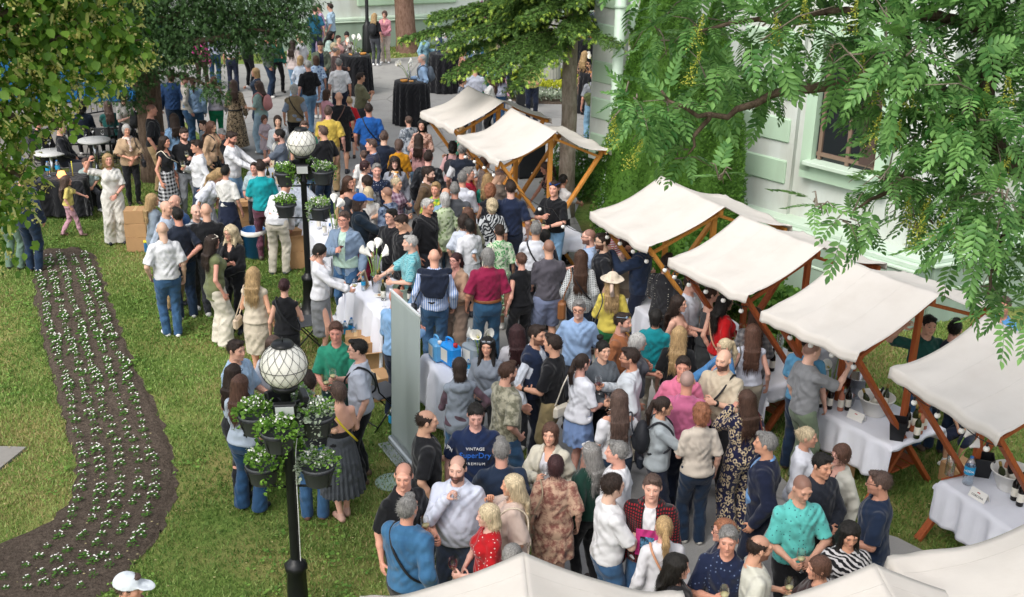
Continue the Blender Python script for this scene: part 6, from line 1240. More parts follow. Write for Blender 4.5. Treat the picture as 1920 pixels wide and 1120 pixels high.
r = empty('cool_bag', tuple(at(282, 468)), .3, 'yellow topped blue cool bag beside the box stack', 'cool bag'); mb = MB(); mb.box((.05, -.1, .1), (.3, .22, .2), bev=.02); mb.build('bag_body', plain('bag_blue', '2d6c9a', .6), r); mb = MB(); mb.box((.05, -.1, .21), (.31, .23, .03), bev=.01); mb.build('lid', plain('bag_yellow', 'd9d23c', .6), r)
p = at(718, 790); chair((p.x, p.y, 0), 2.3, 'dark folding chair left of the grey banner'); p = at(571, 655); chair((p.x, p.y, 0), 2.0, 'dark folding chair half hidden behind the woman in black'); p = at(160, 385); chair((p.x, p.y, 0), .35, 'folding chair under the seated boy'); 
# roll-up banner
A, B = Vector((-1.47, 12.93, 0)), Vector((-1.06, 12.14, 0)); u = (B - A).normalized(); ang = math.atan2(u.y, u.x); W_ = (B - A).length; bn = empty('roll_up_banner', (A + B) / 2, ang, 'tall grey roll up banner seen from behind in the middle of the lawn', 'banner')
mb = MB(); mb.box((0, 0, .05), (W_ + .02, .1, .09), bev=.02); mb.box((0, -.12, .012), (W_ * .96, .14, .02), bev=.006); mb.box((0, .1, .012), (W_ * .96, .1, .02), bev=.006); mb.build('base', plain('brushed_aluminium', 'b4b8ba', .35, .7), bn)
mb = MB(); mb.grid(lambda a, b: ((a - .5) * W_, .03 * b + .006 * sin(6 * a + 2 * b) + .012 * math.exp(-((a - .55 + .1 * b) * 9) ** 2), .09 + 1.93 * b), 24, 30); o = mb.build('sheet', plain('banner_back', 'a3adab', .55, var=.05, scale=1.5), bn); o.modifiers.new('t', 'SOLIDIFY').thickness = .002; mb = MB(); mb.box((0, .03, 2.03), (W_ + .02, .025, .03), bev=.004); mb.build('top_rail', plain('white_rail', 'd9dcdc', .4), bn); mb = MB(); mb.tube([(0, .05, .05), (0, .06, 2.0)], .01, 8); mb.build('pole', STEEL, bn)
p = at(738, 812); water_bottle((p.x, p.y, 0), 'large water bottle standing on the grass against the banner', .4, .06)
p = at(735, 905); r = empty('drain_cover', (p.x, p.y, 0), 0, 'round pale green cover lying in the grass by the black polo man', 'cover'); mb = MB(); mb.lathe([(0, .012), (.17, .012), (.19, .02), (.2, .01), (.2, 0)], 26); mb.build('lid', plain('cover_green', '9ab0a4', .4), r)
# cocktail tables with black cloths
def cocktail(px, py, label, r0=.43, seed=0, z=1.1, callas=True, items=4, lean=(0, 0)):
    p = at(px, py, z); table((p.x, p.y), 0, r0 - .02, 0, z - .004, 'round cocktail table beneath ' + label, round_=True); q = random.Random(seed); ph = q.uniform(0, 6); n = 15
    def fn(u, v):
        a = u * 2 * pi
        if v < .25: return (r0 * v * 4 * cos(a), r0 * v * 4 * sin(a), z + .002)
        t = (v - .25) / .75; rr = r0 * (1.0 + .13 * t) + .028 * min(1, t * 4) * sin(n * a + 1.5 * sin(2 * a + ph)) ; return (rr * cos(a), rr * sin(a), max(.015, z - .003 - t * (z - .02)))
    mb = MB(); mb.grid(fn, 150, 16); o = mb.build('tablecloth', CLOTH_B, None, (p.x, p.y, 0)); tag(o, 'floor length black cloth on ' + label, 'tablecloth', 'black cocktail table cloths')
    if callas: calla((p.x - .05, p.y + .02, z + .004), 'white callas on ' + label, 4, seed, .42, True, lean)
    gp = sorted([(cos(a) * d, sin(a) * d) for a, d in [(q.uniform(0, 6.28), q.uniform(.15, .34)) for _ in range(items)]])
    for k, (gx, gy) in enumerate(gp): wine_glass((p.x + gx, p.y + gy, z + .004), ordn(k + 1) + ' wine glass from the left on ' + label, (0, 0), 0, 'wine glasses on ' + label)
    a = q.uniform(0, 6.28); r = empty('snack_basket', (p.x + cos(a) * .22, p.y + sin(a) * .22, z + .004), 0, 'snack basket on ' + label, 'basket'); mb = MB(); mb.lathe([(0, 0), (.08, 0), (.1, .05), (.092, .05), (.07, .01), (0, .01)], 18); mb.build('basket_body', W_OR, r); mb = MB(); [mb.box((q.uniform(-.05, .05), q.uniform(-.05, .05), .04), (.04, .03, .02), rz=q.uniform(0, 3), bev=.005) for _ in range(9)]; mb.build('snacks', plain('bread', 'c99a5c', .7), r)
    for k in range(2): a = q.uniform(0, 6.28); o = MB(); o.lathe([(0, 0), (.03, 0), (.032, .04), (.0, .04)], 12); o = o.build('tea_light', plain('amber_glass', 'e6a860', .3), None, (p.x + cos(a) * .15 * (1 if k else 1), p.y + sin(a) * .15, z + .004)); tag(o, ['first', 'second'][k] + ' small amber tea light on ' + label, 'tea light', 'tea lights on ' + label)
def wine_glass(loc, label, tilt=(0, 0), wine=0, group=None, s=1.0):
    r = empty('wine_glass', loc, R_.uniform(0, 6), label, 'wine glass', group); r.rotation_euler = (tilt[0], tilt[1], 0); r.scale = (s, s, s); link('bowl', WGM, None, r)
    if wine: link('wine', WIM if wine == 1 else WIR, None, r)
    return r
_g = MB(); _g.lathe([(.034, 0), (.033, .003), (.006, .008), (.004, .02), (.004, .085), (.012, .095), (.034, .12), (.042, .15), (.040, .18), (.033, .215)], 18); WGM = _g.mesh('wine_glass'); WGM.materials.append(CLG)
_g = MB(); _g.lathe([(0, .1), (.012, .1), (.03, .122), (.034, .135), (.0, .135)], 16); WIM = _g.mesh('wine'); WIM.materials.append(plain('white_wine', 'd9cf9a', .1)); _g = MB(); _g.lathe([(0, .1), (.012, .1), (.03, .122), (.034, .135), (.0, .135)], 16); WIR = _g.mesh('wine'); WIR.materials.append(plain('red_wine', '5a1520', .1))
for i, (fn_, x, y) in enumerate(GLOC): wine_glass(fn_(x, y), ordn(i + 1) + ' empty glass on the white tables around the banner, from the right', (0, 0), 0)
cocktail(666, 103, 'the black table near the bent over women', seed=1); cocktail(771, 152, 'the black table nearest the first stall', seed=2, lean=(-.15, 0)); cocktail(833, 100, 'the black table of the man in navy suit', seed=3); cocktail(1099, 72, 'the far black table right of the spruce trunk', seed=4, items=6); cocktail(1116, 135, 'the black table beside the rain pipe', seed=5); cocktail(893, 112, 'the black table behind the lilac white t-shirt', r0=.36, seed=6)
p = at(1146, 120, 1.1)
# black table on the lawn, upper left
p = at(116, 332, .74); table((p.x, p.y), .1, .8, .6, .736, 'small table under the black cloth upper left'); tablecloth((p.x, p.y), .1, .85, .65, .74, (.68, .68, .68, .5), CLOTH_B, 'black cloth on the small table behind the running girl', 'black cloths', 51); 
for k, (x, y) in enumerate(((-.25, .0), (-.1, .1))): water_bottle((p.x + x, p.y + y, .745), ['left', 'right'][k] + ' water bottle on the black table upper left', .3, .045)
r = empty('salt_lamp', (p.x + .02, p.y - .05, .745), 0, 'small glowing orange lamp on the black table upper left', 'lamp'); mb = MB(); mb.lathe([(0, 0), (.07, 0), (.085, .05), (.06, .12), (0, .14)], 14, fun=lambda r_, z, a: r_ * (1 + .12 * sin(5 * a + 30 * z))); t = NT('glowing_salt'); t.base('e88a50', .6); t.b.inputs['Emission Color'].default_value = (1, .35, .12, 1); t.b.inputs['Emission Strength'].default_value = 1.6; mb.build('lamp_body', t.m, r)
r = empty('candle', (p.x + .2, p.y + .05, .745), 0, 'thin yellow candle stick on the black table upper left', 'candle'); mb = MB(); mb.tube([(0, 0, 0), (0, 0, .3)], .008, 6); mb.build('wax', YEL, r)
# terrace: railing, awning, tables
A, B = at(60, 310), at(285, 305); rl = empty('railing', (A.x, A.y, 0), math.atan2(B.y - A.y, B.x - A.x), 'low dark iron railing along the terrace edge behind the black table', 'railing'); L = (B - A).length; mb = MB()
for z in (.12, .45, .8): mb.box((L / 2, 0, z), (L, .03, .03))
mb.build('rail', BLK, rl); [MB().box((L * k / 6, 0, .42), (.04, .04, .84)).build('post', BLK, rl) for k in range(7)]
A, B = at(-40, 255), at(200, 215); rl = empty('railing', (A.x, A.y, 0), math.atan2(B.y - A.y, B.x - A.x), 'dark iron fence with upright bars in front of the blue awning', 'fence'); L = (B - A).length; mb = MB(); mb.box((L / 2, 0, .95), (L, .03, .03)); mb.box((L / 2, 0, .1), (L, .03, .03)); mb.build('rail', BLK, rl)
for k in range(int(L / .16)): MB().box((.08 + k * .16, 0, .52), (.014, .014, .85)).build('bar', BLK, rl)
c = at(150, 200); aw = empty('pavilion', (c.x - .4, c.y + 1.6, 0), .15, 'bright blue canopy behind the terrace fence under the linden', 'canopy'); mb = MB(); mb.grid(lambda u, v: ((u - .5) * 4.6, (v - .5) * 2.6, 1.62 + .28 * (1 - abs(v - .5) * 2) - .1 * sin(pi * u)), 16, 12); o = mb.build('canopy', fabric('1478c8'), aw); o.modifiers.new('t', 'SOLIDIFY').thickness = .01
for x in (-2.2, 2.2):
    for y in (-1.2, 1.2): MB().box((x, y, .82), (.05, .05, 1.62)).build('post', BLK, aw)
mb = MB(); mb.box((0, -1.25, .6), (4.4, .04, 1.1)); mb.build('side_panel', fabric('1b5f94'), aw)
for k, (x, y) in enumerate(((176, 262), (95, 285))):
    p = at(x, y, .74); r = table((p.x, p.y), 0, .34, 0, .74, ['round terrace table nearer the conifer', 'round terrace table beneath the linden'][k], round_=True); [wine_glass((p.x + .2 * cos(t), p.y + .2 * sin(t), .746), {0: 'right', 2: 'rear left', 4: 'front'}[t] + ' wine glass on the terrace table ' + ['nearer the conifer', 'beneath the linden'][k], (0, 0), 0, 'glasses on the terrace table ' + str(['by the conifer', 'by the linden'][k])) for t in (0, 2, 4)]
for k, (x, y) in enumerate(((203, 302), (152, 300), (72, 318), (112, 330))): p = at(x, y); chair((p.x, p.y, .008), [3.4, 3.1, 2.9, 1.7][k], ['terrace chair of the woman in dark green', 'terrace chair of the person with black curls', 'terrace chair of the dark clothed man', 'terrace chair of the figure in black jumper'][k])
# loudspeakers
def speaker(px, py, w_, d, h, rz, label):
    p = at(px, py); r = empty('loudspeaker', (p.x, p.y, 0), rz, label, 'loudspeaker'); mb = MB(); mb.box((0, 0, h / 2 + .006), (w_, d, h), bev=.03); mb.build('cabinet', plain('speaker_black', '1c1e22', .6, bump=.004), r); mb = MB(); mb.box((0, -d / 2 - .004, h / 2), (w_ * .86, .012, h * .9), bev=.004); mb.build('grille', plain('speaker_grille', '26282c', .5), r); mb = MB(); mb.box((0, -d / 2 - .012, h * .12), (.05, .004, .03)); mb.build('badge', LBL, r)
speaker(984, 200, .46, .42, .78, 0.1, 'black loudspeaker standing before the flower ring'); speaker(990, 330, .62, .5, 1.15, .35, 'big black loudspeaker cabinet behind the cheese stall')
# stone column in its flower ring
p = at(1032, 165); cl = empty('stone_column', (p.x, p.y, 0), 0, 'fluted pale stone column rising from the round flower bed', 'column'); mb = MB(); mb.lathe([(0, 0), (.48, 0), (.48, .1), (.44, .13), (.44, .2), (.36, .26), (.36, .3)], 30); mb.build('base', plain('stone', 'a8a8a0', .85, bump=.01), cl); mb = MB(); mb.lathe([(.30, .3), (.28, .6), (.27, 2.6)], 96, fun=lambda r_, z, a: r_ - .018 * abs(sin(9 * a))); mb.build('shaft', plain('stone', 'a8a8a0', .85, bump=.01), cl); mb = MB(); mb.lathe([(.28, 2.6), (.36, 2.68), (.38, 2.7), (.38, 2.8), (0, 2.8)], 30); mb.build('capital', plain('stone', 'a8a8a0', .85, bump=.01), cl)
mb = MB(); mb.lathe([(0, .03), (2.1, .03), (2.25, .03), (2.25, -.01)], 48, (p.x, p.y, 0)); o = mb.build('soil_ring', SOIL); o['kind'] = 'structure'
def ring_plants(name, n, r0, r1, h, mat, seed, label, tm=LEAF_T, sz=(.05, .1), fl=None):
    rs = np.random.RandomState(seed); a = rs.uniform(0, 2 * pi, n); d = rs.uniform(r0, r1, n); P = np.stack([p.x + d * np.cos(a), p.y + d * np.sin(a), .04 + h * rs.rand(n) ** .6], 1); V, F_ = scatter(*tm, P, rs.normal(0, .5, (n, 3)) + (0, 0, 1), rs.normal(size=(n, 3)), rs.uniform(*sz, n)); o = link(name, np_mesh(name, V, F_, smooth=False), mat); tag(o, label, name.replace('_', ' '), kind='stuff')
ring_plants('yellow_bedding', 3800, .6, 1.25, .3, leafmat('yellow_leaf', '9aa82c', 'd6d84c'), 1, 'yellow green bedding plants around the stone column'); ring_plants('silver_bedding', 6000, 1.25, 2.15, .2, SIL, 2, 'silvery bedding plants edging the round flower bed'); ring_plants('white_bedding', 900, 1.2, 2.1, .26, WHT, 3, 'small white flowers scattered in the round flower bed', sz=(.02, .045))
# light bulb string along the stalls
def festoon(pts, label, nb):
    r = empty('festoon_lights', pts[0], 0, label, 'string lights', 'bulb strings on the stalls'); P0 = Vector(pts[0]); pl = []
    for a, b in zip(pts[:-1], pts[1:]):
        a, b = Vector(a), Vector(b)
        for k in range(8): t = k / 8; q = a.lerp(b, t); q.z -= .22 * 4 * t * (1 - t) * min(1, (b - a).length / 2); pl.append(q - P0)
    pl.append(Vector(pts[-1]) - P0); mb = MB(); mb.tube(pl, .005, 5); mb.build('cable', BLK, r)
    for k in range(nb): q = pl[int((k + .5) / nb * (len(pl) - 1))]; mb = MB(); mb.tube([q, q - Vector((0, 0, .04))], .012, 6); mb.build('socket', BLK, r); mb = MB(); mb.lathe([(.001 + .03 * sin(t), -.065 - .03 * cos(t)) for t in np.linspace(0, pi, 9)], 12, q); mb.build('bulb', plain('frosted_bulb', 'ecebe6', .3, var=.02), r)
for i, nm in ((1, 'cheese stall'), (2, 'stall before the thujas'), (3, 'second red brown stall'), (4, 'grey polo wine stall'), (5, 'right hand stall')):
    root, c, ang, L = STI[i]; festoon([sl(i, -1.0, L / 2, 1.93), sl(i, -1.0, 0, 1.97), sl(i, -1.0, -L / 2, 1.93)], 'string of frosted bulbs under the eave of the ' + nm, 4)
festoon([sl(1, -.9, -.8, 1.9), sl(1, -.55, -1.9, 1.55), sl(2, -1.0, .75, 1.93)], 'bulb string hanging between the cheese stall and the thuja stall', 4); festoon([sl(2, -.9, -.72, 1.9), sl(3, -1.0, .68, 1.93)], 'bulb string between the thuja stall and its red brown neighbour', 2)
# white flower bunches tied to the stall beams
for i, (a, b) in enumerate(((4, (.75, .45)), (5, (.8, .2)))): pass
for k, (px, py) in enumerate(((1225, 325), (1090, 440))): pass
p = at(1120, 470, .9); r = empty('garment', (p.x + .25, p.y + .6, 0), .4, 'black jacket draped over a chair back beside the cheese stall', 'jacket'); mb = MB(); mb.grid(lambda u, v: ((u - .5) * .46 + .02 * sin(9 * v), .06 * sin(pi * v) * (1 if v < .5 else 1) + .02 * sin(11 * u) - (.12 * (v - .5) if v > .5 else -.12 * (.5 - v)), .95 - abs(v - .5) * 1.3), 14, 20); mb.build('cloth', fabric('16171b'), r); p2 = (p.x + .25, p.y + .6, 0); chair(p2, .4, 'folding chair carrying the black jacket beside the cheese stall')
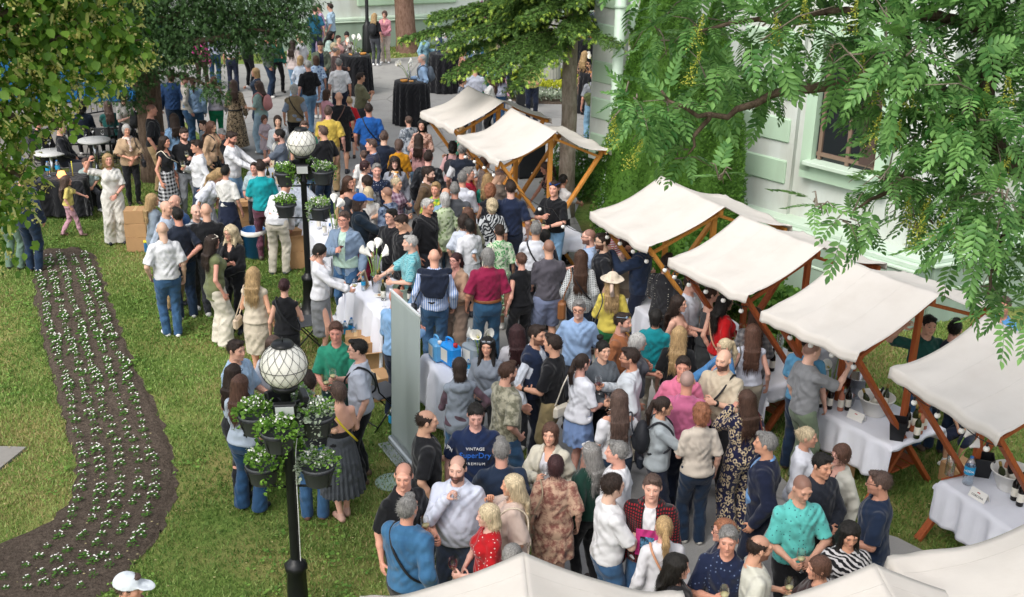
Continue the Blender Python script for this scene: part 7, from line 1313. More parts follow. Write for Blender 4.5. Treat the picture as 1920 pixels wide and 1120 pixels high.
# ================================================================ the crowd
PAL = dict(wh='e6e7ea', bk='191a1e', nv='1e263a', gy='85888d', dg='3a3c42', lg='b3b7bc', bl='1f5fa8', lb='a9c1dc', jn='3f6488', jd='22364f', jl='7fa3c2', kh='b2976f', bg='cbb597', cr='e6dcc8', tn='9a7a58', br='5f4636', rd='b01e28', mr='7d1f3d', pk='e08aa6', lp='dfb3bb', yl='e6cf62', my='d6981e', gn='2c8a68', og='666b48', tl='16808c', tq='62c6bc', pp='66396a', mt='b9d8cc', sb='6f8cb8', dv='2f3a52')
HC = dict(k='17130f', d='2b1e17', b='432d21', m='54423a', a='553a2e', g='a3875f', p='bcab8c', s='7c7a77', S='aeaca8', o='8a5a40', r='341a1c')
CR = """
397 50 1.68 f 180 l b|tee:wh:hs:sb|jeans:jn|gd||woman with long dark hair, striped top and blue flared jeans
431 62 1.66 f 180 p b|crop:wh|flare:nv|gd|sling:191a1e|woman in white top and dark flared trousers seen from behind
462 54 1.70 f 140 l k|swe:bk|slim:bk|fg||person all in black with ankle boots under the conifer
373 62 1.65 f 10 m b|swe:e04aa0|slim:3a3024|gd||woman in bright pink top half hidden by the conifer
515 61 1.70 f 20 u k|blouse:1f6a5c|slim:bk|fd|shoes:26221f|woman in green blouse and black leggings standing astride;legs=x
500 62 1.78 m 90 s d|jac:56605a|jeans:jd|df||man in grey green jacket and dark jeans behind low boughs
549 74 1.66 f 150 l d|blouse:cfc0bc|jeans:jl|df|bagl:d8d0c4|brown haired woman in pale blouse with a cream shoulder bag
563 62 1.78 m 250 s m|polo:wh|shorts:bk|dg||man in white polo shirt and black shorts
563 104 1.62 f 150 o g|shirt:lb:vs:e6e7ea|jeans:jn|fd||blond woman with bobbed hair in striped light blue shirt
592 104 1.63 f 190 o b|tunic:lb:flo:5f78a8|dress:lb:flo:5f78a8|dd||brown haired woman in blue flowered dress
577 113 1.80 m 200 s S|tee:bk|jeans:jl|dd||silver haired man in black t-shirt walking away in pale jeans;legs=w
600 77 1.76 m 15 s d|tee:nv,jac:5d6656|slim:dg|wl||man in open olive jacket looking down at his camera;nod=.45
590 11 1.80 m 180 s m|polo:1d5a74|jeans:jd|df|sling:191a1e|man in teal t-shirt with shoulder strap at the very back
598 9 1.76 m 300 s d|shirt:b79ac2|chino:c2aed0|gd||man in lilac shirt between two men at the very back
619 6 1.80 m 250 s d|ss:b6d2e6|jeans:nv|gd||dark haired man in pale blue shirt at the very back
620 57 1.66 f 85 l k|tee:b8cfc6|slim:dg|sd||black haired woman in mint top leaning to the table;lean=.2
634 66 1.55 f 45 k d|tee:dba7a2|slim:dg|sl||dark haired youth in pink top at the cocktail table
650 59 1.64 f 355 u k|blouse:cfc5c0:mot:5a4a46|slim:nv|sl||woman in mottled blouse bending over the cocktail table;nod=.6
626 80 1.68 f 70 m p|swe:e3c8bd|slim:bg|sd||pale haired woman in blush jumper by the cocktail table
630 86 1.74 m 110 f s|jac:4a3836|slim:3a2a28|df||balding man in dark brown jacket by the cocktail table
635 110 1.78 m 185 s s|tee:wh|chino:nv|dd||grey haired man in white t-shirt and navy trousers seen from behind
675 136 1.76 m 115 s d|tee:6b6a50|chino:dg|gg||man in olive t-shirt eating, turned to the right
479 127 1.64 f 275 o g|shirt:wh,vest:2d3a4c|jeans:jd|gd||blond older woman in navy gilet holding something before her
485 151 1.68 f 245 l m|tee:9fbcb6|wide:9db7c9|wf|headshades,pack:c98a88|woman in mint top and pale trousers with pink rucksack
400 143 1.65 f 185 o a|swe:b9b7c2|slim:1a8a62|dU|bag:b0a8a8|red haired woman in grey jumper and bright green trousers
437 149 1.66 f 180 l m|blouse:b8a183:leo:1d1b1a|maxi:b8a183:leo:1d1b1a|df|belt|woman in long leopard print dress
551 158 1.72 m 180 m S|ss:8f9db2,vest:8c7c60|chino:bk|dd|sling:191a1e|white haired man in tan waistcoat with black shoulder bag
495 216 1.14 f 25 m a|tee:d9c6cf|minid:d9c6cf|ll||little girl in pink frock holding a booklet
520 216 1.66 f 10 o d|top:e6d8b8:flo:b06a5a,cardi:a2a6aa|dress:e6d8b8:flo:b06a5a|ll||woman in grey cardigan over a flowered dress
524 242 1.78 m 275 k k|polo:5c6572|chino:bg|dr||bearded dark haired man in grey polo reaching over a table;beard=3
395 227 1.64 f 65 w a|jac:bb9c7e|slim:bk|dd|pack:191a1e|woman with long wavy auburn hair and beige jacket
381 225 1.36 m 300 s d|tee:8b9aa6|shorts:dg|dd||boy in grey t-shirt in front of the auburn haired woman
415 242 1.30 m 40 s s|tee:dg|shorts:nv|dd|cap:8b8b8a|child in a grey cap next to the white shirted pourer
344 239 1.80 m 20 s d|polo:17181c|slim:gy|dg|glass:1|bearded man in black polo and grey trousers smiling down;beard=3;nod=.3
369 262 1.76 m 285 s d|shirt:wh|jeans:jd|gd|glass:0|dark haired man in white shirt beside the black polo man
307 254 1.70 f 60 l d|sless:bk|pleat:24252a:pl:e6e7ea|dp|bag:d9d0bd:x|woman in black sleeveless top and black and white checked skirt
432 246 1.80 m 70 s d|shirt:wh|jeans:jl|rr||bearded man in white shirt handling a dark bottle;beard=3;nod=.4
282 195 1.82 m 95 z m|tee:bk|chino:kh|df||man in black t-shirt and khaki trousers by the conifer trunk
264 180 1.66 f 120 m b|tee:9c9484|slim:dg|gd|pack:191a1e|brown haired woman with a black rucksack beside the trunk
325 212 1.68 f 200 l d|ss:86a8cc|dress:86a8cc|dd||long haired woman in light denim dress beneath the conifer
320 132 1.82 m 175 m a|jac:22406a|jeans:jd|dd||person in dark blue coat next to the conifer trunk;w=1.1
344 137 1.76 m 110 s m|swe:cfc9c0|jeans:jn|dg||man in off white jumper with his arm bent
361 143 1.70 f 185 p b|shirt:7fa6d2:vs:a9c1dc|jeans:jn|dd||woman in blue striped overshirt and blue jeans
236 233 1.62 f 15 m S|cape:b59a7c|slim:bk|wl|bagf:1c1c22,scarf:b09080|silver haired woman in beige shawl holding her handbags
201 287 1.68 f 15 l g|tee:e9e6df|wide:e9e5dc|Hl|watch:7a6a50|blond woman in white raising one hand to her hair
122 329 1.16 f 100 w m|tee:e2d078|slim:c99aa8|dr||little girl in yellow top and pink leggings running;legs=w
160 297 1.30 m 20 s m|ss:9fb0ac|slim:dg|ll||boy in grey shirt seated on a folding chair;legs=t
201 190 1.66 f 200 l m|tee:1f5a56|slim:bk|dr||brown haired woman in dark green top at the terrace table;legs=t
150 193 1.66 m 185 A k|jac:1b2536|slim:bk|ll||person with round black curls seated on the terrace;legs=t
230 172 1.70 f 40 m d|tee:c8c4be|skirt:bk|gf||woman in white top and black skirt beyond the terrace table
252 190 1.34 m 200 s k|tee:a9a6b2|shorts:dg|dd||dark haired child in lilac grey top beside the rucksack
268 135 1.66 f 30 m r|tee:5a2a5c|slim:dg|Ug||woman in purple top raising a hand near the trunk
70 222 1.70 m 170 s k|jac:16181f|slim:bk|ll||dark clothed man seated on the terrace beneath the linden;legs=t
112 232 1.68 m 90 s d|swe:1a1c22|slim:191c28|ll||seated figure in black jumper beside the terrace railing;legs=t
28 268 1.66 f 100 m d|tee:b9c6d4:mot:3c5070|slim:nv|ll||person in blue mottled top seated at the left edge;legs=t
38 318 1.78 m 160 s d|jac:23304a|jeans:jd|df||man in dark blue jacket and jeans under the linden
4 322 1.70 f 150 m s|jac:6a8272|chino:6a8272|dd||person in grey green coat cut by the left edge
284 362 1.66 f 110 l g|blazer:7c8894|slim:kh|df||blond woman in grey blazer beside the cardboard boxes
310 376 1.76 m 60 b S|shirt:a8b4c4|chino:kh|df||bald smiling man in pale grey shirt;w=1.05
327 365 1.74 m 320 b s|ss:wh,jac:2c4a74|jeans:jn|fd||balding man in blue jacket laughing with his friends
332 390 1.78 m 200 s k|tee:1f2634|jeans:jd|Dd||man in dark navy t-shirt seen from behind;w=1.1;beard=3
303 416 1.78 m 195 b m|tee:wh|jeans:jn|dp|glasses,belt,shoes:f0f0f0|bald man in white t-shirt with hands in his jeans pockets
366 383 1.70 m 30 b S|polo:5f666e:hs:aeb4ba|chino:3c3a38|df||older grey haired man laughing in striped grey shirt
385 381 1.82 m 185 b m|tee:16171b|slim:dg|dg||broad bald man in black t-shirt seen from behind;w=1.22
396 440 1.70 f 118 l d|long:6d7350|wide:e4dccb|dg|headshades:d8cfc0,shoes:efece6|woman in long olive top and wide cream trousers
431 422 1.68 f 335 W p|top:15161a,blazer:15161a|slim:bk|gw|glasses|blond woman in black blazer and glasses facing the olive top
474 500 1.66 f 165 l g|sless:d9cdb8|pencil:d9cdb8|df|bag:c9b49c,glass:1|blond woman in tight cream dress seen from behind
532 522 1.64 f 172 u r|top:15161a|slim:16171c|fd|sling:191a1e,glass:0|woman with dark red pinned up hair in black
409 308 1.66 f 65 l g|cape:e3e6f0|dress:dfe3ee|dl||woman in ruffled white dress bending forward;lean=.5;nod=.3
422 310 1.66 f 160 s k|tee:e9e7e2|maxi:1a2238|df||woman with short black hair in white top and long navy skirt;tuck=1
488 301 1.80 m 182 s d|polo:1299a0|slim:6a3f50|ff|shoes:4a4038|man in bright turquoise polo and maroon trousers
525 513 1.74 m 165 s m|shirt:wh|chino:c9c2b2|rl|shoes:5a5f66|man in white shirt bending down behind the planters;lean=.9;ft=1
476 304 1.50 m 350 s d|tee:b6c8cc|slim:dg|ff||boy facing the man in the turquoise polo
570 226 1.80 m 5 s m|tee:57a888|slim:dg|df|pack:22262a|man in green t-shirt with rucksack straps behind the globe;w=1.1
583 248 1.60 m 190 b m|tee:2a3038|jeans:jl|dd||bald headed person right behind the globe of the farther lamp
606 236 1.80 m 225 s m|polo:16171b|jeans:jd|dg||man in black polo right of the farther lamp's globe;w=1.05
615 199 1.80 m 180 s m|tee:d9bc55|chino:kh|df||man in yellow t-shirt and khaki trousers seen from behind;w=1.15
635 172 1.80 m 180 b s|tee:14151a|shorts:bk|dd|sling:5a4038:r|broad shaved man in black t-shirt with brown strap;w=1.2
655 182 1.42 m 185 s g|tee:c0242e|shorts:nv|dd||boy in red t-shirt walking beside the man in black
691 194 1.80 m 180 s d|tee:1c57a0|chino:dv|dd|sling:191a1e|heavy man in royal blue t-shirt with black strap;w=1.25
612 167 1.62 f 125 o b|blouse:dfa3b0|jeans:jl|df||brown haired woman in pink blouse turning right
720 246 1.76 m 175 s m|polo:1d2638|chino:nv|df||brown haired man in navy polo with white collar stripe
697 260 1.76 m 265 s m|shirt:8fa9cc,swe:2c2f44|chino:dg|fd||man in dark blue jumper with pale blue collar;w=1.08
682 281 1.52 f 190 u m|tee:e4e2de|jeans:jn|fd||girl with pinned up hair in white top
748 261 1.64 f 180 m m|swe:d1921c|slim:gy|ff||woman with cropped brown hair in mustard yellow jumper
766 217 1.60 f 200 u m|tunic:4a5460:mot:b4bac2|slim:dg|df||woman with low bun in grey patterned dress
791 224 1.66 f 350 l k|blouse:c9a494:leo:8a5a4c|slim:dg|gf||smiling dark haired woman in speckled pink blouse
785 250 1.62 f 170 l d|top:d8a6a6|jeans:jl|dd||woman with long brown hair in pink blouse seen from behind
803 283 1.80 m 175 s d|leather:1b1e23|jeans:jl|dd||man in black leather jacket seen from behind
867 269 1.80 m 180 s s|tee:wh,vest:1f2634|chino:dg|dd||grey haired man in navy body warmer over white shirt
849 265 1.62 f 170 c k|tee:d0a4a4|slim:dg|dd|pack:23242b|woman with black curls and rucksack beside the navy body warmer
740 293 1.66 f 0 W d|top:a8a8b0,cardi:8f929c|jeans:jn|dd|headshades,scarf:e09a2a|woman with long dark curls and orange scarf facing forward
684 301 1.64 f 75 q r|blouse:e4dcd4|slim:dg|ff|headshades|woman with dark red bob in cream blouse
706 306 1.78 m 10 s s|shirt:1c2740:dot:c8ccd6|chino:nv|ff||grey haired man in navy shirt with small white dots;beard=1
688 329 1.74 m 215 k d|tee:b0b2b8:mot:2c2d33|slim:dg|ff||young man in grey t-shirt with black scrawled print;w=.95
653 329 1.68 f 40 l b|tank:34363c|slim:dg|dr||young woman with long straight hair in dark sleeveless top
674 364 1.74 m 90 o m|jac:22303e|slim:mr|rf|cap:1f62c4|long haired person in bright blue baseball cap
690 350 1.62 f 190 o p|tee:e0dcd6|slim:dg|dd||platinum blond woman hidden behind the blue cap
726 350 1.74 m 235 z m|ss:8f9fb8:mot:3d4c6a|slim:dg|rd|sling:191a1e|shaven man in blue tie dye shirt reaching for a glass
743 332 1.64 f 60 u p|shirt:6a4a60:pl:b09aa8|skirt:6a4a60:pl:b09aa8|fg||blond woman with low bun in purple checked dress
802 313 1.80 m 70 k d|shirt:wh,jac:5c4a38|chino:dg|df||long bearded man in brown jacket;beard=3
817 341 1.68 m 350 s g|tee:4a9a48:mot:d9d23c|jeans:jl|df||smiling man in green and yellow jersey
801 372 1.78 m 55 s S|tee:17181c|slim:dg|dd||silver haired man in black t-shirt with jumper round his shoulders;tied=1d1e22;w=1.1
834 361 1.64 f 205 m S|tunic:b9c6a4:flo:7d9464|slim:gy|dd||short haired older woman in pale green leaf print top;w=1.1
645 396 1.80 m 340 s m|shirt:c4e2d2,blazer:7a8ea6|jeans:jn|gd|glasses,belt:2a1e18,glass:0|man in grey blue blazer over mint shirt with glasses;w=1.08
734 391 1.76 m 325 s k|shirt:1b1c20|slim:bk|fd|glasses,glass:0|slick haired man in open black shirt and glasses;w=1.05
754 402 1.78 m 300 s d|roll:191a1d|slim:bk|dd|watch|dark haired man in black shirt looking down;nod=.45;w=1.05
770 441 1.72 m 275 s S|ss:3f97a6:ck:8cc7cc|jeans:jl|rf|glass:1|moustached grey man in turquoise checked shirt;beard=1;w=1.08
814 467 1.76 m 182 b s|shirt:6f8fc8:vs:dfe6f2|jeans:jn|dd|belt,bag:23262c|bald man in blue striped shirt with navy jumper on shoulders;tied=1c2436;w=1.08
855 473 1.64 f 325 p r|top:b98f6c,jac:b2927a|wide:8a7668|fw|glasses|woman with dark red fringe and glasses in beige jacket
598 457 1.66 f 75 q k|blouse:e8e9ee|pencil:83868a|rf|phone:1,glass:0|black haired woman in white blouse looking at her phone;nod=.5;hem=.3
877 313 1.76 m 85 s s|jac:b3203a|chino:dg|ff||grey haired man in crimson jacket;w=1.1
867 322 1.78 m 165 s s|shirt:dfe3ee|chino:dg|ff||grey haired man in white shirt before the crimson jacket
915 324 1.64 f 180 w g|swe:1f8f7c|slim:dg|ff||woman with long blond hair in emerald jumper
919 345 1.64 f 180 c o|top:1a1c24|slim:bk|ff||woman with ginger curls in black top
923 373 1.60 f 182 c p|tee:d2d6d8:zeb:20242a|slim:dg|dd|sling:16171b|woman with short blond curls in black and white print;w=1.12
853 343 1.76 m 182 s s|polo:4a4d52|chino:dg|dd||grey haired man in charcoal polo seen from behind;w=1.15
836 352 1.68 m 190 b m|tee:86a4bc|jeans:jn|dd||bald headed man tucked beside the charcoal polo
937 316 1.74 m 100 z m|swe:7a6f66|chino:dg|rf|headshades:4a6aa0|shaven man in taupe jumper at the cheese stall;nod=.4
908 294 1.64 f 95 m a|blouse:8a7a72:mot:5c4c48|slim:dg|rd||brown haired woman in mottled blouse by the stall beam
958 339 1.86 m 180 s d|tee:1c2740|chino:nv|df||tall dark haired man in long navy t-shirt;w=1.12
1023 300 1.68 f 300 p m|top:2a2226:leo:9a7a70|slim:bk|rd||stallholder woman with ponytail leaning over the cheese;lean=.3
1056 326 1.64 f 140 p k|tee:e6e4e2|slim:bk|rf||woman with black ponytail in white behind the stall
1040 339 1.82 m 335 s d|tee:15161a|jeans:jl|gw|headshades:2a6ad0,watch,glass:1|man in black t-shirt with mirrored sunglasses on his head
877 388 1.64 f 205 l a|swe:8c8a76|slim:dg|dd|headshades:c8a070|red haired woman with sunglasses on her head in olive knit
880 410 1.62 f 205 q k|blouse:e8e9ee|skirt:c9ccd2|fd||woman with short black hair in loose white blouse
870 402 1.66 f 150 m d|tee:d7dfec|slim:nv|dd||woman in pale top hidden by the black haired one
937 420 1.68 f 195 u d|tunic:cfe0c2:leo:4a9a56|dress:cfe0c2:leo:4a9a56|dd|bag:d8cfc0|woman with low bun in green and white leafy dress;hem=.3
1005 417 1.78 m 180 s s|shirt:e2e5ec|chino:dg|ff|sling:191a1e|grey haired man in white shirt with black diagonal strap
1022 430 1.60 f 170 m k|tee:26262c|slim:bk|dd||dark haired person tucked behind the white shirt
978 473 1.66 f 215 u a|top:131418|slim:131418|fd||woman with low auburn knot dressed all in black;w=1.08
1030 449 1.82 m 195 z m|tee:55525a|shorts:7e88a6|ff||man in grey t-shirt and blue grey shorts;beard=2;w=1.05
915 466 1.76 m 190 m s|ss:8a1c42|jeans:315878|dd|glasses,belt:7a4a2a|grey haired man in crimson shirt and blue jeans;w=1.15;tuck=1
1106 429 1.76 m 275 z m|ss:a9bfe0|chino:nv|ff|glasses|bearded man in light blue shirt and glasses;beard=3
1132 437 1.82 m 278 s d|polo:202228|chino:nv|dd|glasses,watch|thickset bearded man in charcoal polo and glasses;beard=3;w=1.15
1090 468 1.68 f 180 l b|blazer:3a3f44:ck:d8dcdc|jeans:jd|dd|sling:191a1e,tote:8a5a34|woman with very long hair in black and white checked blazer;hlen=.5
1149 513 1.66 f 182 l g|blouse:dcc95c|wide:2c7a48|df|hat:e8d9c2,bag:3a3a3a|woman in straw sun hat and yellow jacket
1148 402 1.78 m 200 s d|tee:e0d8d8:hs:b03a50|chino:nv|ff||man in red and white striped shirt under the canvas
1177 441 1.66 f 125 m b|tank:b5a795|chino:8f7f70|rd||brown haired woman in taupe strapped top at the stall
1205 436 1.82 m 250 s d|jac:26344e|slim:nv|uR|watch|man in dark blue jacket raising his forearm under the canvas
1252 477 1.82 m 150 s d|ss:2a2a2e:dot:b8b4a8|chino:bk|df|watch|man in black short sleeved shirt with pale print;w=1.1
1297 514 1.78 m 60 s d|tee:dfe3ee|chino:dg|ff||dark haired man in white t-shirt below the canvas
1334 536 1.68 f 95 u b|tank:45484a|pencil:45484a|df||woman in charcoal sleeveless dress with hair pinned up
1360 551 1.70 f 112 l k|swe:c8181e|slim:wh|df|sling:b89070,glass:1|woman with sleek black hair in scarlet top
1273 553 1.66 f 65 l d|back:2a2428|slim:bk|dg||woman with long dark hair and bare back looking right
1231 580 1.64 f 165 q k|tee:14868f|slim:cr|gf||woman with dark bob in teal t-shirt;w=1.1
1275 611 1.66 f 175 l g|tee:141518|slim:bk|fd||woman with long straight blond hair in black top;w=1.1;hlen=.42
1196 625 1.64 f 95 m S|tee:4a4c54|chino:cr|df||woman with short silver hair in dark grey
1167 586 1.78 m 65 s d|swe:9a6240|jeans:jd|df|headshades:8aa0b4,sling:d09a2a|grey bearded man in rust brown jumper, sunglasses on head;beard=3;bc=8a8580
1184 652 1.80 m 262 s d|shirt:d4dae0|slim:nv|gd|glasses,glass:0|bearded man with glasses in white shirt raising his glass;beard=2
1131 638 1.70 f 30 u k|shirt:5c6268|slim:bk|fl|watch:c09040,glass:0|smiling dark haired woman with bun in grey satin shirt;bunz=.13
1086 561 1.76 m 355 s s|ss:9dbbe2|chino:dg|dd|glasses|white moustached old man in light blue shirt;beard=1;bc=d0d0d0
1006 609 1.80 m 60 s d|shirt:dfe6f2,vest:1b2740|slim:141a2a|dl||young man in quilted navy gilet over white shirt;beard=2
1039 627 1.78 m 250 s d|polo:141519|chino:9a8a64|wf|watch|dark haired man in black polo and khaki trousers
970 608 1.68 f 185 l r|blazer:cfcdd2|slim:dg|dd||woman with long burgundy hair in white jacket
914 631 1.66 f 350 L k|swe:858d98|slim:dg|fw|headshades:6a7078,watch:e0e0e0|woman in grey jumper with sunglasses pushed up
951 679 1.78 m 120 s b|ss:a8a490:mot:6b6a58|jeans:jn|pf||bearded man in pale leaf patterned shirt;beard=3;w=1.12
862 671 1.66 f 190 o d|swe:5a4650,hood:87909c|slim:jn|hf||woman in grey sleeveless hooded dress, hand on hip
1091 663 1.68 f 130 p d|tee:e6e8f0|jskirt:7c96c4|fg|bag:d6cfc0|woman with long dark ponytail in white t-shirt and denim wrap;hlen=.42
1162 730 1.68 f 188 l m|off:e4e4e8|jeans:jd|fd|bagl:20242e|woman with waist long hair in white off shoulder blouse;hlen=.48
1282 668 1.78 m 0 s d|polo:e07a9a|chino:nv|dg|glass:1|dark haired man in bright pink polo facing forward
1290 695 1.80 m 175 z s|polo:c0688c|chino:nv|ff|glass:1|cropped man in rose polo with navy collar, back turned
1361 634 1.64 f 290 p p|jac:4a80b4|jeans:jl|rd|glasses|grey blond woman with ponytail in denim jacket
1359 655 1.80 m 335 b s|polo:d2c4ac|chino:26262a|fg|sling:17181c,watch|bald man with dark beard grinning in cream polo;beard=3;bc=2a2420;w=1.15;belly=.08
1413 607 1.68 f 182 l a|top:d9dcea|chino:b0a594|dd|bag:55504a|woman with long auburn hair in white top and taupe trousers;hlen=.44
1419 577 1.70 f 178 l b|blazer:5c5c60:pl:8f8c8c|slim:bk|ff||woman in oversized grey checked coat behind the auburn hair
1518 623 1.78 m 155 f d|tee:5e9bc0|jeans:jd|df||man in light blue t-shirt beside the grey polo
1523 640 1.80 m 118 z m|polo:87898c|chino:6f7e68|Rd||man in grey polo reaching across the wine table;w=1.05
1402 731 1.70 f 205 l b|blouse:1d2040:leo:d8c4a0|wide:1d2040:leo:d8c4a0|du|bagl:6a2f2a,glass:1|woman in navy and cream leopard print trousers suit
1317 757 1.66 f 195 c o|tee:c9beb0|jeans:jd|df|shoes:e0dcd4|woman with short ginger hair in beige t-shirt
1243 743 1.66 f 90 p d|roll:a2aaae|slim:nv|rf|pack:1c1e24,phone:0|dark ponytailed woman in grey shirt with small black rucksack
892 756 1.80 m 0 s k|tee:1a2a4c|chino:nv|dd||dark haired man in navy t-shirt with printed lettering;w=1.12;nod=.3;chest=1
798 769 1.80 m 100 f d|tee:1c1d21|jeans:jd|df|glass:1|balding man in black t-shirt near the grey banner;w=1.08
858 855 1.80 m 350 f k|shirt:d9dff0|chino:3c4658|ud|glass:0|bearded man in white shirt drinking from his glass;beard=3;w=1.12;belly=.05
755 869 1.80 m 35 f m|polo:15161a|chino:dg|df||balding man in black polo looking aside;yaw=-.7
763 932 1.78 m 150 s s|jac:3f6f96:den:2f5a80|chino:bk|dg|sling:17181c,glass:1|grey bearded man in blue denim jacket;beard=3;bc=a09c98;w=1.05
941 825 1.76 m 185 s s|tee:202e44|chino:nv|dg|glass:1|grey cropped man in dark blue t-shirt, back turned;w=1.08
917 945 1.64 f 285 o p|tee:b0161e:dot:e8d8d4|minid:b0161e:dot:e8d8d4|wf|glass:1|blond woman in red blouse with small white specks;w=1.08
963 889 1.66 f 270 l p|cape:d3bdb0|minid:d3bdb0|ud|bag:c9bca8,glass:1|pale blond woman in frilled lace dress
1033 793 1.68 f 340 o a|top:e6e6ee,blazer:dcd6c4|chino:c9b8a4|gd|glass:0|auburn haired woman in cream jacket with a wine glass
1043 854 1.64 f 182 q r|tunic:8a5a50:mot:c9a890|jskirt:8a5a50:mot:c9a890|dd|bag:9a8a74|woman with burgundy bob in brown patterned tunic;w=1.12
1109 830 1.64 f 225 l s|blouse:16382f|slim:bk|fd|headshades:d0d0d0|ash blond woman in dark green blouse;w=1.05
962 1024 1.68 m 180 m s|tee:8c8880|chino:dg|dd||grey curly head just above the bottom canvas
1148 889 1.80 m 110 k d|tee:e4e4e6|jeans:jn|gg|glass:1|slim dark haired man in white t-shirt with wine glass
1160 827 1.78 m 265 s s|tee:e6e6ea|jeans:jd|dd||grey flecked man in white t-shirt facing left;w=1.12
1225 890 1.80 m 352 s m|tee:eeeef0,jac:8e1a22:ck:1c1418|jeans:jn|df|print|smiling man in red and black checked shirt;w=1.05
1247 968 1.66 f 190 p g|swe:e0dfe4|jeans:jl|dd|sling:c08a6a|woman with blond ponytail in white long sleeved top
1270 1040 1.64 f 80 w k|swe:26262a|slim:bk|dd||woman with dark wavy hair at the bottom edge
1440 811 1.78 m 265 s s|shirt:6f9fd6,jac:1a2138|chino:nv|dd||old grey haired man in navy jacket and light blue collar;w=1.05
1514 800 1.66 f 80 u p|shirt:e6e8f0|slim:dg|dd||blond woman with pinned hair in white shirt
1543 850 1.76 m 35 s k|shirt:262a34|slim:bk|wl|watch|dark haired man in charcoal shirt with clasped hands
1506 891 1.82 m 20 z m|polo:62c4bc:dot:2a5a66|slim:17181c|fw|glass:0|cropped man in turquoise polo with small dots;nod=.35
1580 834 1.62 f 305 m a|top:4a2a2c,cardi:dcd9cc|slim:bk|fd|glasses,glass:1|older auburn haired woman in cream cardigan
1654 884 1.78 m 270 s m|polo:1e2c44|jeans:jd|df|glasses|man with thick glasses in navy polo with pale collar stripe;beard=1;w=1.08
1596 979 1.66 f 10 L k|tunic:d2cfd0:zeb:18181c|slim:bk|dd||woman with parted black hair in zebra print;w=1.05;nod=.3
1540 1043 1.62 f 285 q a|tee:3a2a2a|slim:bk|gd|glass:0|woman with chestnut bob at the bottom edge
1424 1004 1.76 m 100 f d|polo:dcdccf|chino:dg|df|glass:1|balding man in cream polo near the bottom edge;beard=2
1368 987 1.78 m 350 s s|polo:1a2440:dot:6a7a9a|jeans:jn|gd|glass:0|grey haired man in dotted navy polo holding a glass
1361 974 1.64 f 275 m o|tee:2a2f42|slim:nv|df|glasses|ginger haired woman in glasses behind the dotted polo
1744 591 1.80 m 20 s k|polo:1f4f48|jeans:jn|Hg||dark haired man in bottle green polo leaning behind stalls
1793 600 1.76 m 160 s k|tee:2a3040|jeans:jd|dd||black haired man behind the right hand canvas
1886 556 1.80 m 340 s m|shirt:5f9fd6|jeans:jn|gu||man in sky blue shirt lifting a hand to his mouth
1562 600 1.72 m 200 s s|shirt:c9ccd4|jeans:jn|dd||stallholder in pale grey shirt beneath the canvas
1828 720 1.30 m 330 s d|tee:1c2a48|shorts:nv|ll||person in dark blue seated behind the bottled water table;legs=t
440 637 1.78 m 60 s d|ss:aac6e2|jeans:jd|ff|glass:1|stocky man in pale blue shirt left of the nearer globe;w=1.1
436 682 1.66 f 150 l d|top:1a1b20|slim:bk|df|glasses|dark haired woman with glasses behind the light brown hair
449 702 1.68 f 155 l a|tee:b9c6d6|flare:2a4c70:den:20405f|dg|bagl:15161a,glass:1|woman with long chestnut hair and blue flared jeans;hlen=.4
512 629 1.66 f 10 l m|cape:e6e9f2|slim:jn|fg|glass:0|woman in white blouse half hidden by the nearer globe
629 603 1.80 m 0 s a|polo:2f8f72|chino:1f3a3a|fw|glass:0|sandy haired man in green polo with dark collar
672 636 1.80 m 268 s k|polo:c3cad8|slim:15161c|gd|glasses,sling:17181c,glass:0|man with black glasses in pale grey polo
634 716 1.66 f 205 q m|back:16171b|pleat:4a4e54|fg|sling:d8c22a,shoes:c9a090|brown bobbed woman in backless black top and grey pleated skirt
578 699 1.76 m 175 s d|tee:26282c|jeans:jn|df|shoes:6b4e42|dark haired man standing behind the nearer lamp post
741 541 1.78 m 140 b m|shirt:92bce8|chino:232c40|ff|belt:3a2620|bald man in light blue shirt beside the grey banner
236 1078 1.70 m 75 s m|swe:8a5a4a|chino:dg|dd|cap:dfe6ec|person in white cap at the bottom left edge
702 24 1.66 f 160 l g|tee:17181d|slim:4a4d54|df|pack:191b20,shoes:e6e6e6|blond woman in black with black rucksack by the far wall
721 20 1.66 f 345 m m|blouse:d893a0|chino:cfc0b4|ll|shoes:e6e6e6|brown haired woman in pink blouse and cream trousers
795 56 1.68 f 75 w k|blouse:8fb9c8|wide:9ec4d0|df|glass:1|woman with long black curls in pale blue
834 50 1.78 m 15 s d|shirt:dfe4ee,blazer:22324e|slim:nv|ff||man in navy suit looking down at a cocktail table;nod=.5
792 101 1.76 m 272 f S|shirt:a3c2e6|chino:4a4c52|fd|pack:5a6470|white haired man in light blue shirt with grey rucksack
867 89 1.68 f 72 u b|tank:15161a|slim:8a8580|df||woman in black vest top and grey trousers
890 58 1.72 f 190 l d|blouse:3f6f94|jeans:jn|df||woman in blue blouse hidden behind the spruce boughs
891 120 1.80 m 182 z d|tee:d3d9ea|chino:gy|ff||man in pale lilac white t-shirt seen from behind;w=1.05
937 120 1.64 f 190 w r|shirt:d6d8e2:ck:aab0c8|jeans:jn|fd|bagl:dfa2b8|woman with wine red curls carrying a pink bag
921 139 1.64 f 250 l b|tee:e6e6e2|slim:bk|ff||woman with long brown hair in white t-shirt near the first stall
906 121 1.62 f 180 o o|tee:2a6a5a|slim:dg|ff||ginger haired woman in green behind the white t-shirt
867 142 1.62 f 80 m d|tee:1e2028:mot:9098a4|slim:bk|ff||dark haired woman in black top with pale specks
999 106 1.66 f 5 l m|blouse:d9d080|jeans:nv|ff||woman in lemon yellow blouse under the drooping spruce
925 98 1.68 f 210 o b|jac:7fa3c2|slim:nv|sd||woman in pale denim jacket by the small black table;lean=.2
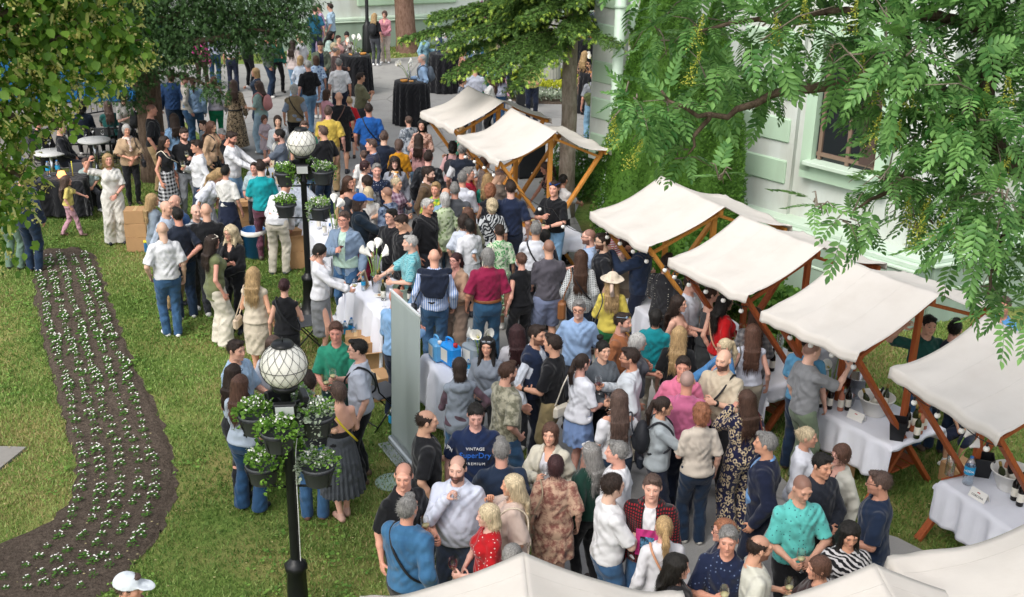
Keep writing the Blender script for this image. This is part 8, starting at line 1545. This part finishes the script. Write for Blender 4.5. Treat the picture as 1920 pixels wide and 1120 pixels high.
948 70 1.76 m 10 s d|shirt:5c86b8|chino:nv|ff||man in blue shirt mostly behind the spruce
1120 5 1.80 m 105 s m|tee:56606e|chino:232c40|df|pack:232a38|man in grey t-shirt with dark rucksack, top right
1097 95 1.66 f 150 l g|blouse:2a2320:leo:c99a78|pencil:2a2320:leo:c99a78|df||blond woman in black and tan flowered dress
1114 133 1.76 m 188 b m|tee:8a8e94|jeans:86aecb|hd|sling:5c6640,greenbag|bald man in grey t-shirt with olive green sling bag;w=1.08
864 236 1.64 f 300 o g|top:4a9a80|slim:dg|fd|headshades|blond woman peeping out from under the farthest canvas
"""
CROWD = {}
for li, ln in enumerate([x for x in CR.strip().split('\n') if x.strip()]):
    a, tops, bot, arms, ex, lab = ln.split('|'); px, py, h, sex, face, hair, hc = a.split(); lab, *opts = lab.split(';'); px, py, h, face = float(px), float(py), float(h), float(face)
    pal = lambda s_: tuple([s_.split(':')[0]] + [PAL.get(c, c) for c in s_.split(':')[1:]])
    P = dict(seed=1000 + li, h=h, sex=sex, hair=hair, hc=HC[hc], tops=[pal(t) for t in tops.split(',')], arms=arms, label=lab)
    b = pal(bot); bk = bot.split(':')
    if bk[1] in ('jn', 'jd', 'jl') and len(bk) == 2: b = (b[0], b[1], 'den', {'jn': '2a4a70', 'jd': '17273c', 'jl': '5b82a6'}[bk[1]])
    P['bottom'] = b; exs = []
    for e in [x for x in ex.split(',') if x]:
        if e.startswith('shoes:'): P['shoes'] = e[6:]
        elif e.split(':')[0] in ('glass', 'phone', 'print', 'greenbag'): P.setdefault('held', []).append(e)
        else: exs.append(e)
    P['ex'] = exs
    if 'shoes' not in P: P['shoes'] = R_.choice(['26221f', '3a2e28', 'd9d7d2', '20242e', 'e6e4e0', '5a4a3c'])
    for o_ in opts:
        k, v = o_.split('='); P[k] = v if k in ('legs', 'tied', 'bc') else (int(v) if k in ('beard', 'tuck', 'ft', 'chest') else float(v))
    P['skin'] = R_.choice(['d8a890', 'd19f86', 'dcb09a', 'cb9880', 'd6a48c', 'e0b6a2'])
    sit = P.get('legs') == 't'; hz = h - (.40 * h / 1.75 if sit else 0)
    if P.get('ft'): p = at(px, py)
    else: p = at(px, py, hz + .012)
    if P.get('lean') and not P.get('ft'): o_ = sin(P['lean']) * .72; p.x -= sin(radians(face)) * o_; p.y += cos(radians(face)) * o_; 
    P['pos'] = (p.x, p.y, .004 if not sit else .004); P['rz'] = radians(face) + math.atan2(p.x, p.y) * -.6 * (1 if True else 0); P['near'] = p.y < 21
    person(P); CROWD[lab] = P
    M0 = Matrix.Translation(P['pos']) @ Matrix.Rotation(P['rz'], 4, 'Z')
    for e in P.get('held', ()):
        k, *ar = e.split(':')
        if k == 'glass':
            hd = P['hands'][int(ar[0])][0]; g0 = M0 @ Vector(hd[0]); wine_glass((g0.x, g0.y, g0.z - .065 if 'drinking' not in lab else g0.z - .03), 'wine glass held by the ' + lab, (R_.uniform(-.15, .15), R_.uniform(-.15, .15)) if 'drinking' not in lab else (.9, .1), 0 if 'drinking' in lab else R_.choice([0, 1, 1, 2]), 'wine glasses held in the crowd')
        elif k == 'phone':
            hd = P['hands'][int(ar[0])][0]; g0 = M0 @ Vector(hd[0]); mb = MB(); mb.box((0, 0, 0), (.075, .15, .009), bev=.004); o_ = mb.build('phone', plain('phone_body', '23262c', .2), None, (g0.x, g0.y, g0.z + .03), P['rz']); tag(o_, 'mobile phone held by the ' + lab, 'phone')
        elif k == 'print':
            mb = MB(); mb.box((0, -.168, 1.17), (.2, .008, .26), m=0); mb.box((.0, -.174, 1.16), (.12, .006, .14), m=1); mb.box((0.01, -.174, 1.06), (.1, .006, .04), m=2); mb.v = [tuple(Vector(v) * (h / 1.75)) for v in mb.v]; mb.build('shirt_print', [fabric('d03a86'), fabric('6aa6d0', 'mot', '1a1e26'), fabric('b8d84a')], P['root'])
        elif k == 'greenbag':
            mb = MB(); mb.box((.12, .22, 1.12), (.2, .14, .34), R=Matrix.Rotation(.5, 3, 'Y'), bev=.05); mb.build('sling_bag', fabric('5c6640'), P['root'])
    if P.get('chest'):
        def txt(parent, s_, size, loc, mat, rot=(pi / 2, 0, 0), sx=1.0, sp=1.0):
            cu = bpy.data.curves.new('lettering', 'FONT'); cu.body = s_; cu.size = size; cu.align_x = 'CENTER'; cu.extrude = .002; cu.space_character = sp; o_ = bpy.data.objects.new('lettering', cu); COL.objects.link(o_); o_.location = loc; o_.rotation_euler = rot; o_.scale = (sx, 1, 1); cu.materials.append(mat); o_.parent = parent
            dg = bpy.context.evaluated_depsgraph_get(); me = bpy.data.meshes.new_from_object(o_.evaluated_get(dg)); n2 = bpy.data.objects.new('lettering', me); COL.objects.link(n2); n2.parent = parent; n2.matrix_local = o_.matrix_local.copy(); n2.location = loc; n2.rotation_euler = rot; n2.scale = (sx, 1, 1); bpy.data.objects.remove(o_); return n2
        sf = h / 1.75; wm = plain('print_white', 'e6e6e6', .7); bm_ = plain('print_blue', '2f6fd0', .7); Y0 = -.168 * sf
        txt(P['root'], 'VINTAGE', .045, (0, Y0, 1.33 * sf), wm); txt(P['root'], 'SuperDry', .085, (0, Y0 - .006, 1.25 * sf), bm_, sx=.95); txt(P['root'], 'PREMIUM', .04, (0, Y0 - .004, 1.17 * sf), wm, sp=1.3); txt(P['root'], 'JPN', .06, (-.255 * sf, -.055, 1.27 * sf), wm, rot=(pi / 2, .2, -.9))
